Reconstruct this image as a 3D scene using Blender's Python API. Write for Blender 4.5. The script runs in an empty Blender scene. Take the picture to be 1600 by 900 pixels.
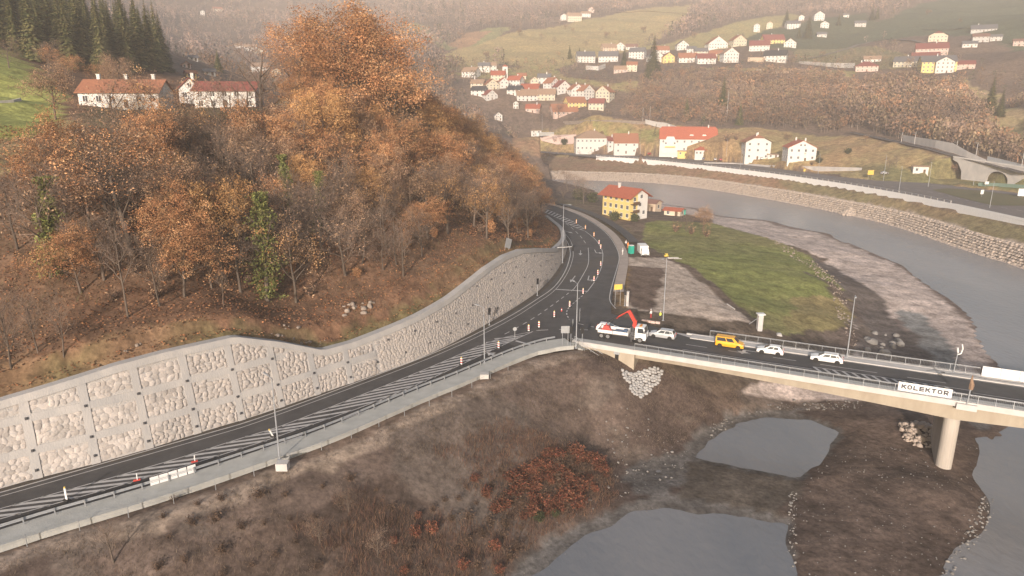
import bpy, bmesh, math, random
import numpy as np
from mathutils import Vector, Matrix, noise
from mathutils.geometry import tessellate_polygon
random.seed(7); rng = np.random.default_rng(7)
SC = bpy.context.scene
COL = SC.collection
R = math.radians

# ------------------------------------------------------------------ camera
CAM_H, PITCH, FPX = 40.0, R(15.3), 1067.0
cd = bpy.data.cameras.new('camera'); cam = bpy.data.objects.new('camera', cd); COL.objects.link(cam)
cd.sensor_width = 36; cd.lens = 36*FPX/1600; cd.clip_start = .5; cd.clip_end = 9000
cam.location = (0, 0, CAM_H); cam.rotation_euler = (R(90)-PITCH, 0, 0)
SC.camera = cam

# ------------------------------------------------------------------ sun and sky (low late sun behind the drone)
SUN_AZ, SUN_EL = R(13), R(15)         # light travels 13 deg right of straight ahead
w = bpy.data.worlds.new('World'); SC.world = w; w.use_nodes = True
nt = w.node_tree; bg = nt.nodes['Background']
sky = nt.nodes.new('ShaderNodeTexSky'); sky.sky_type = 'NISHITA'; sky.sun_disc = False
sky.sun_elevation = SUN_EL; sky.sun_rotation = R(180)+SUN_AZ
sky.air_density = 1.2; sky.dust_density = 3.0; sky.ozone_density = 1.0
nt.links.new(sky.outputs[0], bg.inputs[0]); bg.inputs[1].default_value = .15
sl = bpy.data.lights.new('sun', 'SUN'); so = bpy.data.objects.new('sun', sl); COL.objects.link(so)
sl.energy = 5.0; sl.angle = R(1.2); sl.color = (1.0, .88, .785)
so.rotation_euler = Vector((math.sin(SUN_AZ)*math.cos(SUN_EL), math.cos(SUN_AZ)*math.cos(SUN_EL), -math.sin(SUN_EL))).to_track_quat('-Z', 'Y').to_euler()
so.location = (0, -50, 200)
vs = SC.view_settings; vs.view_transform = 'Standard'; vs.look = 'None'; vs.gamma = 1; vs.exposure = .4
SC.render.engine = 'CYCLES'
SC.cycles.max_bounces = 5; SC.cycles.volume_bounces = 0; SC.cycles.transparent_max_bounces = 4

# ------------------------------------------------------------------ pixel -> place helpers (photo is 1600 x 900)
CP, SP = math.cos(PITCH), math.sin(PITCH)
def ray(px, py):
    u = (px-800)/FPX; v = (450-py)/FPX
    return u, CP+v*SP, v*CP-SP
def P(px, py, z=0.0):
    u, dy, dz = ray(px, py); t = (z-CAM_H)/dz
    return Vector((u*t, dy*t, z))
def D(px, py, y):
    u, dy, dz = ray(px, py); t = y/dy
    return Vector((u*t, y, CAM_H+dz*t))
def proj(p):
    Z = p[1]*CP-(p[2]-CAM_H)*SP; Y = p[1]*SP+(p[2]-CAM_H)*CP
    return 800+FPX*p[0]/Z, 450-FPX*Y/Z
def depth(p): return p[1]*CP-(p[2]-CAM_H)*SP

# ------------------------------------------------------------------ objects
def tag(o, label=None, cat=None, group=None, kind=None):
    if label: o['label'] = label
    if cat: o['category'] = cat
    if group: o['group'] = group
    if kind: o['kind'] = kind
    return o
def empty(name, loc=(0, 0, 0), rz=0.0, label=None, cat=None, group=None):
    o = bpy.data.objects.new(name, None); COL.objects.link(o); o.location = loc; o.rotation_euler = (0, 0, rz)
    o.empty_display_size = .3
    return tag(o, label, cat, group)
def link(name, me, parent=None, loc=None, rot=None, scale=None):
    o = bpy.data.objects.new(name, me); COL.objects.link(o)
    if parent: o.parent = parent
    if loc is not None: o.location = loc
    if rot is not None: o.rotation_euler = rot
    if scale is not None: o.scale = scale
    return o
KIDS = {}
def dup(o, parent=None):
    c = o.copy(); COL.objects.link(c)
    if parent: c.parent = parent
    for k in o.children: dup(k, c)
    return c

class MB:
    """collects polygons, links them as ONE mesh"""
    def __init__(s): s.v = []; s.f = []; s.m = []; s.c = []; s.cc = None
    def add(s, vs, fs, mi=0):
        b = len(s.v); s.v += [tuple(p) for p in vs]
        for f in fs: s.f.append([b+i for i in f]); s.m.append(mi)
        if s.cc is not None: s.c += [s.cc]*len(vs)
    def obox(s, o, ax, ay, az, mi=0):
        o, ax, ay, az = Vector(o), Vector(ax), Vector(ay), Vector(az)
        vs = [o, o+ax, o+ax+ay, o+ay, o+az, o+ax+az, o+ax+ay+az, o+ay+az]
        fs = [(0, 3, 2, 1), (4, 5, 6, 7), (0, 1, 5, 4), (1, 2, 6, 5), (2, 3, 7, 6), (3, 0, 4, 7)]
        if ax.cross(ay).dot(az) < 0: fs = [f[::-1] for f in fs]
        s.add(vs, fs, mi)
    def box(s, c, d, mi=0):
        s.obox((c[0]-d[0]/2, c[1]-d[1]/2, c[2]-d[2]/2), (d[0], 0, 0), (0, d[1], 0), (0, 0, d[2]), mi)
    def taper(s, c, d, top, mi=0, shift=(0, 0)):
        x, y, z = c; a, b, h = d; ta, tb = top; sx, sy = shift
        vs = [(x-a/2, y-b/2, z), (x+a/2, y-b/2, z), (x+a/2, y+b/2, z), (x-a/2, y+b/2, z),
              (x-ta/2+sx, y-tb/2+sy, z+h), (x+ta/2+sx, y-tb/2+sy, z+h), (x+ta/2+sx, y+tb/2+sy, z+h), (x-ta/2+sx, y+tb/2+sy, z+h)]
        s.add(vs, [(0, 3, 2, 1), (4, 5, 6, 7), (0, 1, 5, 4), (1, 2, 6, 5), (2, 3, 7, 6), (3, 0, 4, 7)], mi)
    def tube(s, p0, p1, r0, r1=None, n=6, mi=0, cap=True):
        p0, p1 = Vector(p0), Vector(p1); r1 = r0 if r1 is None else r1
        d = (p1-p0).normalized() if (p1-p0).length > 1e-6 else Vector((0, 0, 1))
        a = d.orthogonal().normalized(); b = d.cross(a)
        vs = []
        for p, r in ((p0, r0), (p1, r1)):
            for i in range(n):
                t = 2*math.pi*i/n; vs.append(p+a*(r*math.cos(t))+b*(r*math.sin(t)))
        fs = [(i, (i+1) % n, n+(i+1) % n, n+i) for i in range(n)]
        if cap: fs += [tuple(range(n))[::-1], tuple(range(n, 2*n))]
        s.add(vs, fs, mi)
    def path(s, pts, r, n=6, mi=0):
        for a, b in zip(pts, pts[1:]): s.tube(a, b, r, r, n, mi)
    def prism(s, prof, o, ax, ay, az, mi=0):
        """profile (a,b) in ax/ay plane, extruded by az; any simple polygon"""
        o, ax, ay, az = Vector(o), Vector(ax), Vector(ay), Vector(az); n = len(prof)
        lo = [o+ax*a+ay*b for a, b in prof]; hi = [p+az for p in lo]
        tri = tessellate_polygon([[Vector((a, b, 0)) for a, b in prof]])
        fs = [tuple(t) for t in tri]+[tuple(n+i for i in t[::-1]) for t in tri]+[(i, (i+1) % n, n+(i+1) % n, n+i) for i in range(n)]
        s.add(lo+hi, fs, mi)
    def quad(s, a, b, c, d, mi=0): s.add([a, b, c, d], [(0, 1, 2, 3)], mi)
    def mesh(s, name, mats, smooth=False):
        me = bpy.data.meshes.new(name); me.from_pydata(s.v, [], s.f)
        for m in (mats if isinstance(mats, (list, tuple)) else [mats]): me.materials.append(m)
        me.polygons.foreach_set('material_index', s.m)
        if s.c:
            a = me.color_attributes.new('col', 'FLOAT_COLOR', 'POINT')
            a.data.foreach_set('color', np.array([(c[0], c[1], c[2], 1) for c in s.c], dtype=np.float32).ravel())
        bm = bmesh.new(); bm.from_mesh(me); bmesh.ops.recalc_face_normals(bm, faces=bm.faces); bm.to_mesh(me); bm.free()
        if smooth: me.polygons.foreach_set('use_smooth', [True]*len(me.polygons))
        me.update(); return me
    def build(s, name, mats, parent=None, smooth=False, **k):
        return link(name, s.mesh(name, mats, smooth), parent, **k)

def np_mesh(name, V, F, mats, cols=None, mi=None, smooth=False):
    """V (N,3); F (M,3) or (M,4) uniform; per-vertex own colours"""
    V = np.ascontiguousarray(V, dtype=np.float32); F = np.ascontiguousarray(F, dtype=np.int32)
    me = bpy.data.meshes.new(name); M, k = F.shape
    me.vertices.add(len(V)); me.vertices.foreach_set('co', V.ravel())
    me.loops.add(M*k); me.loops.foreach_set('vertex_index', F.ravel())
    me.polygons.add(M); me.polygons.foreach_set('loop_start', np.arange(0, M*k, k, dtype=np.int32))
    for m in (mats if isinstance(mats, (list, tuple)) else [mats]): me.materials.append(m)
    if mi is not None: me.polygons.foreach_set('material_index', np.asarray(mi, dtype=np.int32))
    if smooth: me.polygons.foreach_set('use_smooth', np.ones(M, dtype=bool))
    me.update(calc_edges=True)
    if cols is not None:
        a = me.color_attributes.new('col', 'FLOAT_COLOR', 'POINT')
        c = np.ones((len(V), 4), dtype=np.float32); c[:, :3] = cols
        a.data.foreach_set('color', c.ravel())
    me.validate(); return me

# ------------------------------------------------------------------ materials (own colours only)
def mat(name, c, c2=None, rough=.8, scale=1.0, bump=0.0, bscale=None, spec=.3, metal=0.0, detail=4, coords='Object', stretch=(1, 1, 1), attr=False, rnd=0.0, contrast=1.0):
    m = bpy.data.materials.new(name); m.use_nodes = True; t = m.node_tree; b = t.nodes['Principled BSDF']
    b.inputs['Roughness'].default_value = rough; b.inputs['Specular IOR Level'].default_value = spec; b.inputs['Metallic'].default_value = metal
    N = lambda ty: t.nodes.new(ty); L = t.links.new
    tc = N('ShaderNodeTexCoord'); mp = N('ShaderNodeMapping'); mp.inputs['Scale'].default_value = stretch
    if coords == 'World':
        g = N('ShaderNodeNewGeometry'); L(g.outputs['Position'], mp.inputs[0])
    else: L(tc.outputs[coords], mp.inputs[0])
    nz = N('ShaderNodeTexNoise'); nz.inputs['Scale'].default_value = scale; nz.inputs['Detail'].default_value = detail; nz.inputs['Roughness'].default_value = .62
    L(mp.outputs[0], nz.inputs['Vector'])
    mr = N('ShaderNodeMapRange'); mr.inputs[1].default_value = .5-.22/contrast; mr.inputs[2].default_value = .5+.22/contrast
    L(nz.outputs[0], mr.inputs[0])
    mx = N('ShaderNodeMix'); mx.data_type = 'RGBA'
    if attr:
        at_ = N('ShaderNodeAttribute'); at_.attribute_name = 'col'
        k = c2 if c2 is not None else .35
        lo = N('ShaderNodeMix'); lo.data_type = 'RGBA'; lo.blend_type = 'MULTIPLY'; lo.inputs[0].default_value = 1; lo.inputs[7].default_value = (1-k, 1-k, 1-k, 1)
        hi = N('ShaderNodeMix'); hi.data_type = 'RGBA'; hi.blend_type = 'MULTIPLY'; hi.inputs[0].default_value = 1; hi.inputs[7].default_value = (1+k, 1+k, 1+k, 1)
        L(at_.outputs['Color'], lo.inputs[6]); L(at_.outputs['Color'], hi.inputs[6])
        L(lo.outputs[2], mx.inputs[6]); L(hi.outputs[2], mx.inputs[7])
    else:
        c2 = c2 or tuple(x*.75 for x in c)
        mx.inputs[6].default_value = (*c, 1); mx.inputs[7].default_value = (*c2, 1)
    L(mr.outputs[0], mx.inputs[0])
    out = mx.outputs[2]
    if rnd:
        oi = N('ShaderNodeObjectInfo'); m2 = N('ShaderNodeMapRange'); m2.inputs[3].default_value = 1-rnd; m2.inputs[4].default_value = 1+rnd
        L(oi.outputs['Random'], m2.inputs[0])
        vm = N('ShaderNodeVectorMath'); vm.operation = 'SCALE'; L(out, vm.inputs[0]); L(m2.outputs[0], vm.inputs[3]); out = vm.outputs[0]
    L(out, b.inputs['Base Color'])
    if bump:
        n2 = N('ShaderNodeTexNoise'); n2.inputs['Scale'].default_value = bscale or scale*4; n2.inputs['Detail'].default_value = 5
        L(mp.outputs[0], n2.inputs['Vector'])
        bp = N('ShaderNodeBump'); bp.inputs['Strength'].default_value = bump; bp.inputs['Distance'].default_value = .2
        L(n2.outputs[0], bp.inputs['Height']); L(bp.outputs[0], b.inputs['Normal'])
    return m

M = {}
M['ground'] = mat('ground', (0, 0, 0), .42, .95, .35, .8, .9, .1, coords='World', attr=True, detail=8, contrast=1.2)
def fine_grain(m, sc, k):
    t = m.node_tree; b = t.nodes['Principled BSDF']; src = b.inputs['Base Color'].links[0].from_socket
    g = t.nodes.new('ShaderNodeNewGeometry'); n = t.nodes.new('ShaderNodeTexNoise'); n.inputs['Scale'].default_value = sc; n.inputs['Detail'].default_value = 7; n.inputs['Roughness'].default_value = .7
    r = t.nodes.new('ShaderNodeMapRange'); r.inputs[1].default_value = .32; r.inputs[2].default_value = .68; r.inputs[3].default_value = 1-k; r.inputs[4].default_value = 1+k
    v = t.nodes.new('ShaderNodeVectorMath'); v.operation = 'SCALE'
    t.links.new(g.outputs['Position'], n.inputs['Vector']); t.links.new(n.outputs[0], r.inputs[0]); t.links.new(src, v.inputs[0]); t.links.new(r.outputs[0], v.inputs[3]); t.links.new(v.outputs[0], b.inputs['Base Color'])
fine_grain(M['ground'], 1.6, .38)
M['leaf'] = mat('leaf', (0, 0, 0), .2, .85, 1.5, attr=True, rnd=.22, spec=.1)
M['far_leaf'] = mat('far_leaf', (0, 0, 0), .15, .9, .02, attr=True, spec=.05)
M['needle'] = mat('needle', (0, 0, 0), .2, .85, 1.5, attr=True, rnd=.25, spec=.1)
M['bark'] = mat('bark', (.16, .125, .10), (.09, .07, .055), .9, 3, .4, rnd=.25, spec=.1)
M['twig'] = mat('twig', (.15, .105, .08), (.10, .07, .055), .9, 1, rnd=.3, spec=.1)
M['blade'] = mat('blade', (0, 0, 0), .2, .9, .5, attr=True, spec=.05)
M['asphalt'] = mat('asphalt', (.056, .054, .054), (.088, .084, .083), .8, .22, .25, 30, .25, coords='World', detail=8)
M['old_asphalt'] = mat('old_asphalt', (.17, .15, .14), (.13, .115, .11), .9, .2, coords='World')
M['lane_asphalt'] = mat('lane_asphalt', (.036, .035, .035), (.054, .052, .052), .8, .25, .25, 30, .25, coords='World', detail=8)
M['pier_concrete'] = mat('pier_concrete', (.43, .385, .335), (.34, .30, .26), .85, .5, .15, 5, coords='World', detail=7, stretch=(1, 1, .3))
M['cone_stone'] = mat('cone_stone', (.34, .33, .32), (.25, .24, .235), .9, .8, .3, 5, rnd=.2, coords='World')
M['gutter'] = mat('gutter', (.05, .043, .038), (.09, .075, .06), .9, .6, .3, 8, coords='World')
fine_grain(M['asphalt'], .5, .16)
M['sunlit_dust'] = mat('sunlit_dust_asphalt', (.072, .067, .063), (.088, .08, .074), .95, .5, coords='World', detail=8)
M['paint'] = mat('road_paint', (.52, .50, .48), (.36, .35, .34), .7, 1.2, coords='World', detail=7)
M['concrete'] = mat('concrete', (.43, .405, .385), (.33, .32, .315), .85, .35, .2, 6, coords='World', detail=8, contrast=1.2, stretch=(1, 1, .5))
M['grey_concrete'] = mat('grey_concrete', (.44, .435, .41), (.33, .33, .31), .85, .6, .2, 6, coords='World', detail=7)
M['bridge_concrete'] = mat('bridge_concrete', (.40, .345, .27), (.31, .26, .20), .85, .7, .15, 5, coords='World', detail=7, stretch=(1, 1, .25))
M['bend_concrete'] = mat('bend_concrete', (.40, .335, .29), (.30, .255, .225), .9, .4, .2, 6, coords='World', detail=7)
M['new_concrete'] = mat('new_concrete', (.52, .50, .48), (.42, .40, .38), .8, .6, .1, 6, coords='World')
M['stone'] = mat('wall_stone', (.45, .40, .365), (.375, .345, .325), .9, .9, .3, 5, rnd=.2, coords='World', contrast=1.4)
M['mortar'] = mat('mortar', (.43, .40, .375), (.36, .345, .335), .95, .8, .4, 6, coords='World')
M['grey_stone'] = mat('grey_stone', (.24, .225, .21), (.14, .13, .12), .9, .8, .4, 5, rnd=.25, coords='World')
M['bank_stone'] = mat('bank_stone', (.46, .38, .32), (.36, .30, .255), .9, .5, .3, 5, rnd=.2, coords='World')
M['warm_stone'] = mat('warm_stone', (.33, .27, .225), (.18, .145, .12), .9, .5, .4, 5, rnd=.25, coords='World')
M['steel'] = mat('galvanised_steel', (.42, .43, .44), (.32, .33, .34), .45, 3, metal=.5)
M['dark_steel'] = mat('dark_steel', (.08, .08, .085), (.05, .05, .055), .5, 3)
M['lampgrey'] = mat('lamp_grey', (.36, .38, .40), (.3, .31, .33), .5, 3, metal=.3)
M['black'] = mat('black_plastic', (.012, .012, .013), (.02, .02, .02), .5, 3)
M['rubber'] = mat('rubber', (.018, .018, .018), (.03, .028, .027), .85, 4)
M['rim'] = mat('rim_alloy', (.4, .4, .41), (.3, .3, .3), .35, 5, metal=.7)
M['glass'] = mat('window_glass', (.035, .042, .05), (.05, .055, .06), .12, .7, spec=.6)
M['carwhite'] = mat('white_paint', (.78, .77, .75), (.70, .69, .67), .3, .8, spec=.5)
M['carsilver'] = mat('silver_paint', (.55, .56, .57), (.48, .49, .50), .3, .8, spec=.5, metal=.3)
M['caryellow'] = mat('yellow_paint', (.80, .40, .02), (.72, .35, .02), .35, .8, spec=.5)
M['cardark'] = mat('dark_paint', (.04, .045, .055), (.03, .03, .04), .3, .8, spec=.5)
M['carred'] = mat('red_paint', (.45, .05, .05), (.38, .04, .04), .35, .8, spec=.5)
M['carblue'] = mat('blue_paint', (.08, .12, .2), (.06, .1, .17), .35, .8, spec=.5)
M['cranered'] = mat('crane_red', (.62, .055, .04), (.50, .045, .03), .4, 1.5, spec=.4)
M['headlight'] = mat('headlight', (.7, .72, .74), (.6, .6, .62), .15, 4, spec=.6)
M['taillight'] = mat('taillight', (.4, .02, .015), (.3, .015, .01), .25, 4, spec=.5)
M['white'] = mat('white_board', (.74, .73, .72), (.64, .63, .62), .6, 1.5)
M['red'] = mat('red_board', (.62, .07, .05), (.5, .06, .05), .6, 1.5)
M['orange'] = mat('orange_board', (.75, .28, .05), (.62, .22, .05), .6, 1.5)
M['signyellow'] = mat('yellow_sign', (.70, .50, .10), (.6, .42, .09), .6, 2)
M['signgrey'] = mat('sign_back', (.38, .39, .40), (.31, .32, .33), .5, 2, metal=.3)
M['letter'] = mat('letter_grey', (.05, .05, .06), (.06, .06, .07), .7, 2)
M['toilet'] = mat('green_plastic', (.02, .36, .27), (.02, .30, .22), .5, 2)
M['skin'] = mat('skin', (.5, .3, .22), (.44, .26, .19), .6, 9)
M['cloth_dark'] = mat('dark_trousers', (.05, .05, .07), (.035, .035, .05), .9, 9)
M['vest_yellow'] = mat('yellow_vest', (.6, .66, .12), (.5, .56, .1), .8, 9)
M['vest_orange'] = mat('orange_vest', (.75, .25, .06), (.65, .2, .05), .8, 9)
M['vest_white'] = mat('white_jacket', (.72, .7, .68), (.6, .58, .56), .8, 9)
M['wood'] = mat('timber', (.14, .085, .05), (.09, .055, .035), .8, 3)
M['tarp'] = mat('brown_cloth', (.30, .20, .13), (.2, .13, .09), .9, 2)
M['soil'] = mat('soil', (.13, .09, .07), (.09, .065, .05), .95, .8, .5, 5, coords='World')
M['wood_grey'] = mat('grey_timber', (.30, .28, .25), (.22, .2, .18), .8, 2)
M['leafbare'] = M['twig']
WALLC = {'white': (.64, .62, .59), 'cream': (.60, .54, .42), 'yellow': (.72, .56, .22), 'pink': (.62, .46, .40), 'grey': (.5, .49, .47), 'tan': (.55, .43, .32)}
ROOFC = {'red': (.42, .12, .07), 'rust': (.36, .155, .09), 'brown': (.24, .13, .10), 'grey': (.16, .155, .16), 'dark': (.055, .055, .06), 'tan': (.38, .25, .17), 'maroon': (.26, .085, .07)}
for k, c in WALLC.items(): M['w_'+k] = mat('render_'+k, c, tuple(x*.9 for x in c), .9, .5, rnd=.05)
for k, c in ROOFC.items(): M['r_'+k] = mat('rooftile_'+k, c, tuple(x*.72 for x in c), .85, 1.5, .3, 9, rnd=.08)
# ------------------------------------------------------------------ main lines of the place (plan coordinates, metres)
def V2(px, py, z=0.0): p = P(px, py, z); return (p.x, p.y)
LW = [(-100, 24.4)] + [V2(*a) for a in [(0,762),(100,737),(215,707),(315,675),(400,650),(495,617),(600,581),(672,554),(737,520),(797,485),(840,457),(863,434),(879,409),(887,390),(884,370),(868,350),(850,335)]]
RE = [(-95, 17.0)] + [V2(*a) for a in [(0,827),(200,771),(307,738),(405,705),(500,675),(650,610),(700,592),(797,550),(845,535),(866,531.5),(884,529.5)]]
OE = [(-92, 13.5)] + [V2(*a) for a in [(0,865),(100,832),(225,800),(400,742),(575,672),(650,640),(700,622),(797,575),(862,549),(890,545),(908,544)]]
R2 = [V2(*a) for a in [(955,490),(955,470),(961,440),(968,410),(968,399),(965,388),(955,370),(936,353),(906,335),(874,324),(850,318)]]
def smooth(pts, it=2):
    for _ in range(it):
        q = [pts[0]]
        for a, b in zip(pts, pts[1:]):
            q += [(a[0]*.75+b[0]*.25, a[1]*.75+b[1]*.25), (a[0]*.25+b[0]*.75, a[1]*.25+b[1]*.75)]
        pts = q+[pts[-1]]
    return pts
LW, RE, OE, R2 = smooth(LW), smooth(RE), smooth(OE), smooth(R2)
class Line:
    def __init__(s, pts):
        s.p = np.array(pts, float); s.S = np.r_[0, np.cumsum(np.hypot(*np.diff(s.p, axis=0).T))]; s.len = s.S[-1]
    def at(s, d): return np.array([np.interp(d, s.S, s.p[:, 0]), np.interp(d, s.S, s.p[:, 1])])
    def tan(s, d, e=2.5):
        v = s.at(min(d+e, s.len))-s.at(max(d-e, 0)); return v/np.hypot(*v)
    def nrm(s, d, e=2.5): t = s.tan(d, e); return np.array([-t[1], t[0]])
    def dist(s, x, y):
        """signed distance (left positive) and arc length for arrays"""
        best = np.full(x.shape, 1e18); sd = np.zeros(x.shape); ar = np.zeros(x.shape)
        for i in range(len(s.p)-1):
            a, b = s.p[i], s.p[i+1]; d = b-a; l = np.hypot(*d); d = d/l
            t = np.clip((x-a[0])*d[0]+(y-a[1])*d[1], 0, l); qx, qy = a[0]+d[0]*t, a[1]+d[1]*t
            r = (x-qx)**2+(y-qy)**2; m = r < best
            best = np.where(m, r, best); sd = np.where(m, np.sign(d[0]*(y-qy)-d[1]*(x-qx))*np.sqrt(r), sd); ar = np.where(m, s.S[i]+t, ar)
        return sd, ar
WALL, KERB, EDGE = Line(LW), Line(RE), Line(OE)
_hs = [0,55,62,65.5,69.5,73.5,78.5,87.5,93.5,99.5,104.5,110.5,117.5,126.5,134.5,141,149.5,157.5,168,185.5,206,225,247,268]
_hh = [6.5,8.2,8.8,9.2,9.7,10.2,10.4,10.4,8.3,5.6,5.5,5.9,6.4,7.2,8.4,9.4,10.1,9.8,8.0,4.5,3.0,2.4,.9,.4]
def wall_h(s): return np.interp(s, _hs, _hh)
BAT = .25
# bridge frame: near edge line A + d*s, across n*t
BA, BD, BN = np.array((21.2, 106.1)), np.array((.9, -.436)), np.array((.436, .9))
def B(s, t, z=0.0): q = BA+BD*s+BN*t; return Vector((q[0], q[1], z))
def bs(px, t, z=0.0):
    lo, hi = -15., 90.
    for _ in range(40):
        m = (lo+hi)/2
        if proj(B(m, t, z))[0] < px: lo = m
        else: hi = m
    return lo
WATER = -11.5
# ------------------------------------------------------------------ terrain control points
C = []
for s in np.arange(0, 266, 7.0):
    p, n, h = WALL.at(s), WALL.nrm(s, 6), wall_h(s)
    w0 = BAT*h+1.0
    for sd, g in ((w0, -.25), (w0+8, 3.2), (w0+16, 6.6), (w0+26, 10.6), (w0+38, 15.5), (w0+50, 20.5)):
        if s > 150 and sd > 22: continue
        q = p+n*sd; C.append((q[0], q[1], h+g))
    C.append((p[0]-n[0]*1.5, p[1]-n[1]*1.5, -.4))
for s in np.arange(0, EDGE.len-4, 6.0):
    p, n = EDGE.at(s), -EDGE.nrm(s, 6)
    for d, z in ((.4, -.3), (4, -1.9), (8, -4.2), (14, -7.6), (19, -10.2), (24, -11.1), (32, -11.2)):
        if s > EDGE.len-18 and d > 6: continue
        q = p+n*d; C.append((q[0], q[1], z))
Rl = Line(R2)
for s in np.arange(0, Rl.len, 7.0):
    p, n = Rl.at(s), -Rl.nrm(s, 6)
    for d, z in ((-1.5, -.4), (3.0, -.5), (8, -1.0 if s < 75 else -2.6)):
        q = p+n*d; C.append((q[0], q[1], z))
def cz(lst, z=None):
    for a in lst:
        zz = z if z is not None else a[2]; p = P(a[0], a[1], zz); C.append((p.x, p.y, zz))
def cy(lst):
    for a in lst: p = D(*a); C.append(tuple(p))
# abutment, under the bridge, mud bank
cz([(986,583,-3.7),(1000,620,-6.5),(1030,575,-3.6),(960,590,-2.6),(930,570,-1.6),(905,552,-.5),(940,640,-6.2),(1000,660,-8.3),(1060,600,-6.3),(1100,640,-9.4),(1060,690,-10.8),(1170,652,-11.0),(1235,632,-11.0),(1160,600,-8.6),(1010,700,-10.6),(960,720,-10.7)])
cz([(1300,650,-11.1),(1400,690,-11.0),(1470,740,-10.8),(1490,765,-9.9),(1510,782,-10.2),(1462,778,-10.5),(1290,850,-11.1),(1420,850,-11.2),(1360,760,-11.0),(1500,700,-10.9),(1520,790,-11.15),(1300,730,-11.0),(1400,800,-11.1),(1180,760,-11.2),(1110,740,-11.15),(1220,770,-11.2),(1000,850,-11.22),(900,870,-11.2),(1050,830,-11.25),(1030,910,-11.25),(930,960,-11.2),(850,930,-11.15),(1080,790,-11.2),(1040,760,-11.15),(1420,655,-10.5),(1350,640,-10.9)])
cz([(1160,700,-11.15),(1230,690,-11.15),(1270,680,-11.15),(1170,880,-11.15),(1150,920,-11.2),(1210,900,-11.2),(1590,680,-13),(1600,760,-13),(1590,850,-12.6),(1640,700,-13.5),(1650,850,-13.5)])
# yard, plot, meadow beyond the bridge
cz([(1000,400,-.9),(1030,440,-1.2),(1080,460,-1.6),(1150,500,-2.6),(1040,490,-1.2),(1100,500,-2.4),(1210,512,-5.0),(1290,533,-7.6),(1345,552,-9.4),(1250,525,-6.4),(1050,375,-2.8),(1150,380,-4.5),(1250,412,-5.5),(1295,450,-6.0),(1305,500,-6.8),(1200,470,-5.0),(1120,430,-3.4),(1120,345,-5.6),(1200,373,-5.2),(1000,350,-3.0),(940,335,-3.2),(1050,335,-4.4),(910,310,-4.0),(900,290,-6.5)])
cz([(1150,352,-9.6),(1230,372,-9.6),(1312,425,-9.8),(1352,480,-10.1),(1375,530,-10.6),(1440,560,-10.9),(1480,548,-11.0),(1525,562,-11.2),(1460,580,-10.9),(1500,592,-11.0),(1440,605,-10.8),(1540,600,-11.25),(1555,645,-11.25),(1440,480,-10.6),(1380,430,-10.4),(1300,385,-10.3),(1340,505,-9.9)])
cz([(1120,337,-11.35),(1200,345,-11.35),(1290,365,-11.3),(1400,412,-11.3),(1470,462,-11.35),(1520,512,-11.4),(1548,560,-11.4),(1090,325,-11.6)])
cz([(1000,283,-13.3),(1100,305,-13.5),(1200,325,-13.5),(1300,345,-13.5),(1400,378,-13.5),(1500,430,-13.5),(1580,480,-13.5),(1590,560,-13.3),(900,275,-12.6)])
C += [(95,60,-13.2),(105,30,-13),(110,0,-13),(120,95,-13.3),(140,140,-13.4),(90,-40,-12.5)]
# far river wall: foot, head, bank, road
FRZ = -.5
RW = [(870,280),(930,282),(1000,284),(1060,289),(1130,299),(1230,316),(1320,334),(1400,352),(1510,391),(1600,418)]
RWp = [V2(a, b, WATER) for a, b in RW]+[(160, 150), (156, 100), (150, 40), (145, -60)]
RWL = Line(smooth(RWp))
RP = [(840,238),(930,246),(1000,249.5),(1100,260),(1200,272),(1300,286),(1400,303),(1480,319),(1600,346)]
RPp = [V2(a, b, FRZ) for a, b in RP]+[(182, 180), (180, 100), (174, 30), (168, -60)]
RPL = Line(smooth(RPp))
for s in np.arange(0, RWL.len, 8.0):
    p, n = RWL.at(s), RWL.nrm(s, 10)
    for d, z in ((-3, -12.8), (.5, -11.4), (6.5, -6.8)): q = p+n*d; C.append((q[0], q[1], z))
for s in np.arange(0, RPL.len, 11.0):
    p, n = RPL.at(s), RPL.nrm(s, 10)
    for d, z in ((-2.5, FRZ-2.4), (0, FRZ-1.2), (8, FRZ-.3)): q = p+n*d; C.append((q[0], q[1], z))
# beyond the far road
cz([(1380,283,-0.8),(1460,293,-0.8),(1600,312,-0.8),(1530,300,-0.8),(1450,300,-0.8),(1560,330,-0.8),(930,243,0.0),(1000,245,0.0),(1100,252,-0.1),(1190,260,-0.1),(1270,268,-0.1)])
cz([(900,236,1.0),(960,240,0.7),(1500,285,-0.3),(1560,290,-0.3),(1600,300,-0.3)])
cy([(850,215,500),(890,205,545),(960,198,560),(1060,195,548),(1150,200,510),(1240,206,505),(1330,212,470),(1390,222,424),(1000,225,490),(1130,222,480),(1230,228,465),(1320,235,430),(1400,245,394),(1080,243,446),(1187,250,433),(1255,252,421),(1330,262,398),(1400,272,370),(1440,272,368),(1290,220,470),(1360,228,430)])
RAIL = [(1330,207,480),(1400,221,428),(1450,232,393),(1500,246,370),(1550,257,352),(1600,270,335)]
RAILp = [D(*a) for a in RAIL]+[Vector((290, 290, 11)), Vector((330, 200, 11))]
RAILL = Line([(p.x, p.y) for p in RAILp])
for a, b in zip(RAILp, RAILp[1:]):
    for k in range(4):
        q = a.lerp(b, k/4); C.append((q.x, q.y, q.z-.4)); d = (b-a).normalized(); nn = Vector((-d.y, d.x, 0))
        C.append((q.x+nn.x*6, q.y+nn.y*6, q.z+.3))
        if k in (0, 2): C.append((q.x-nn.x*11, q.y-nn.y*11, q.z-3.4))
cy([(1590,235,380),(1560,215,420),(1600,200,450),(1600,170,520)])
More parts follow.
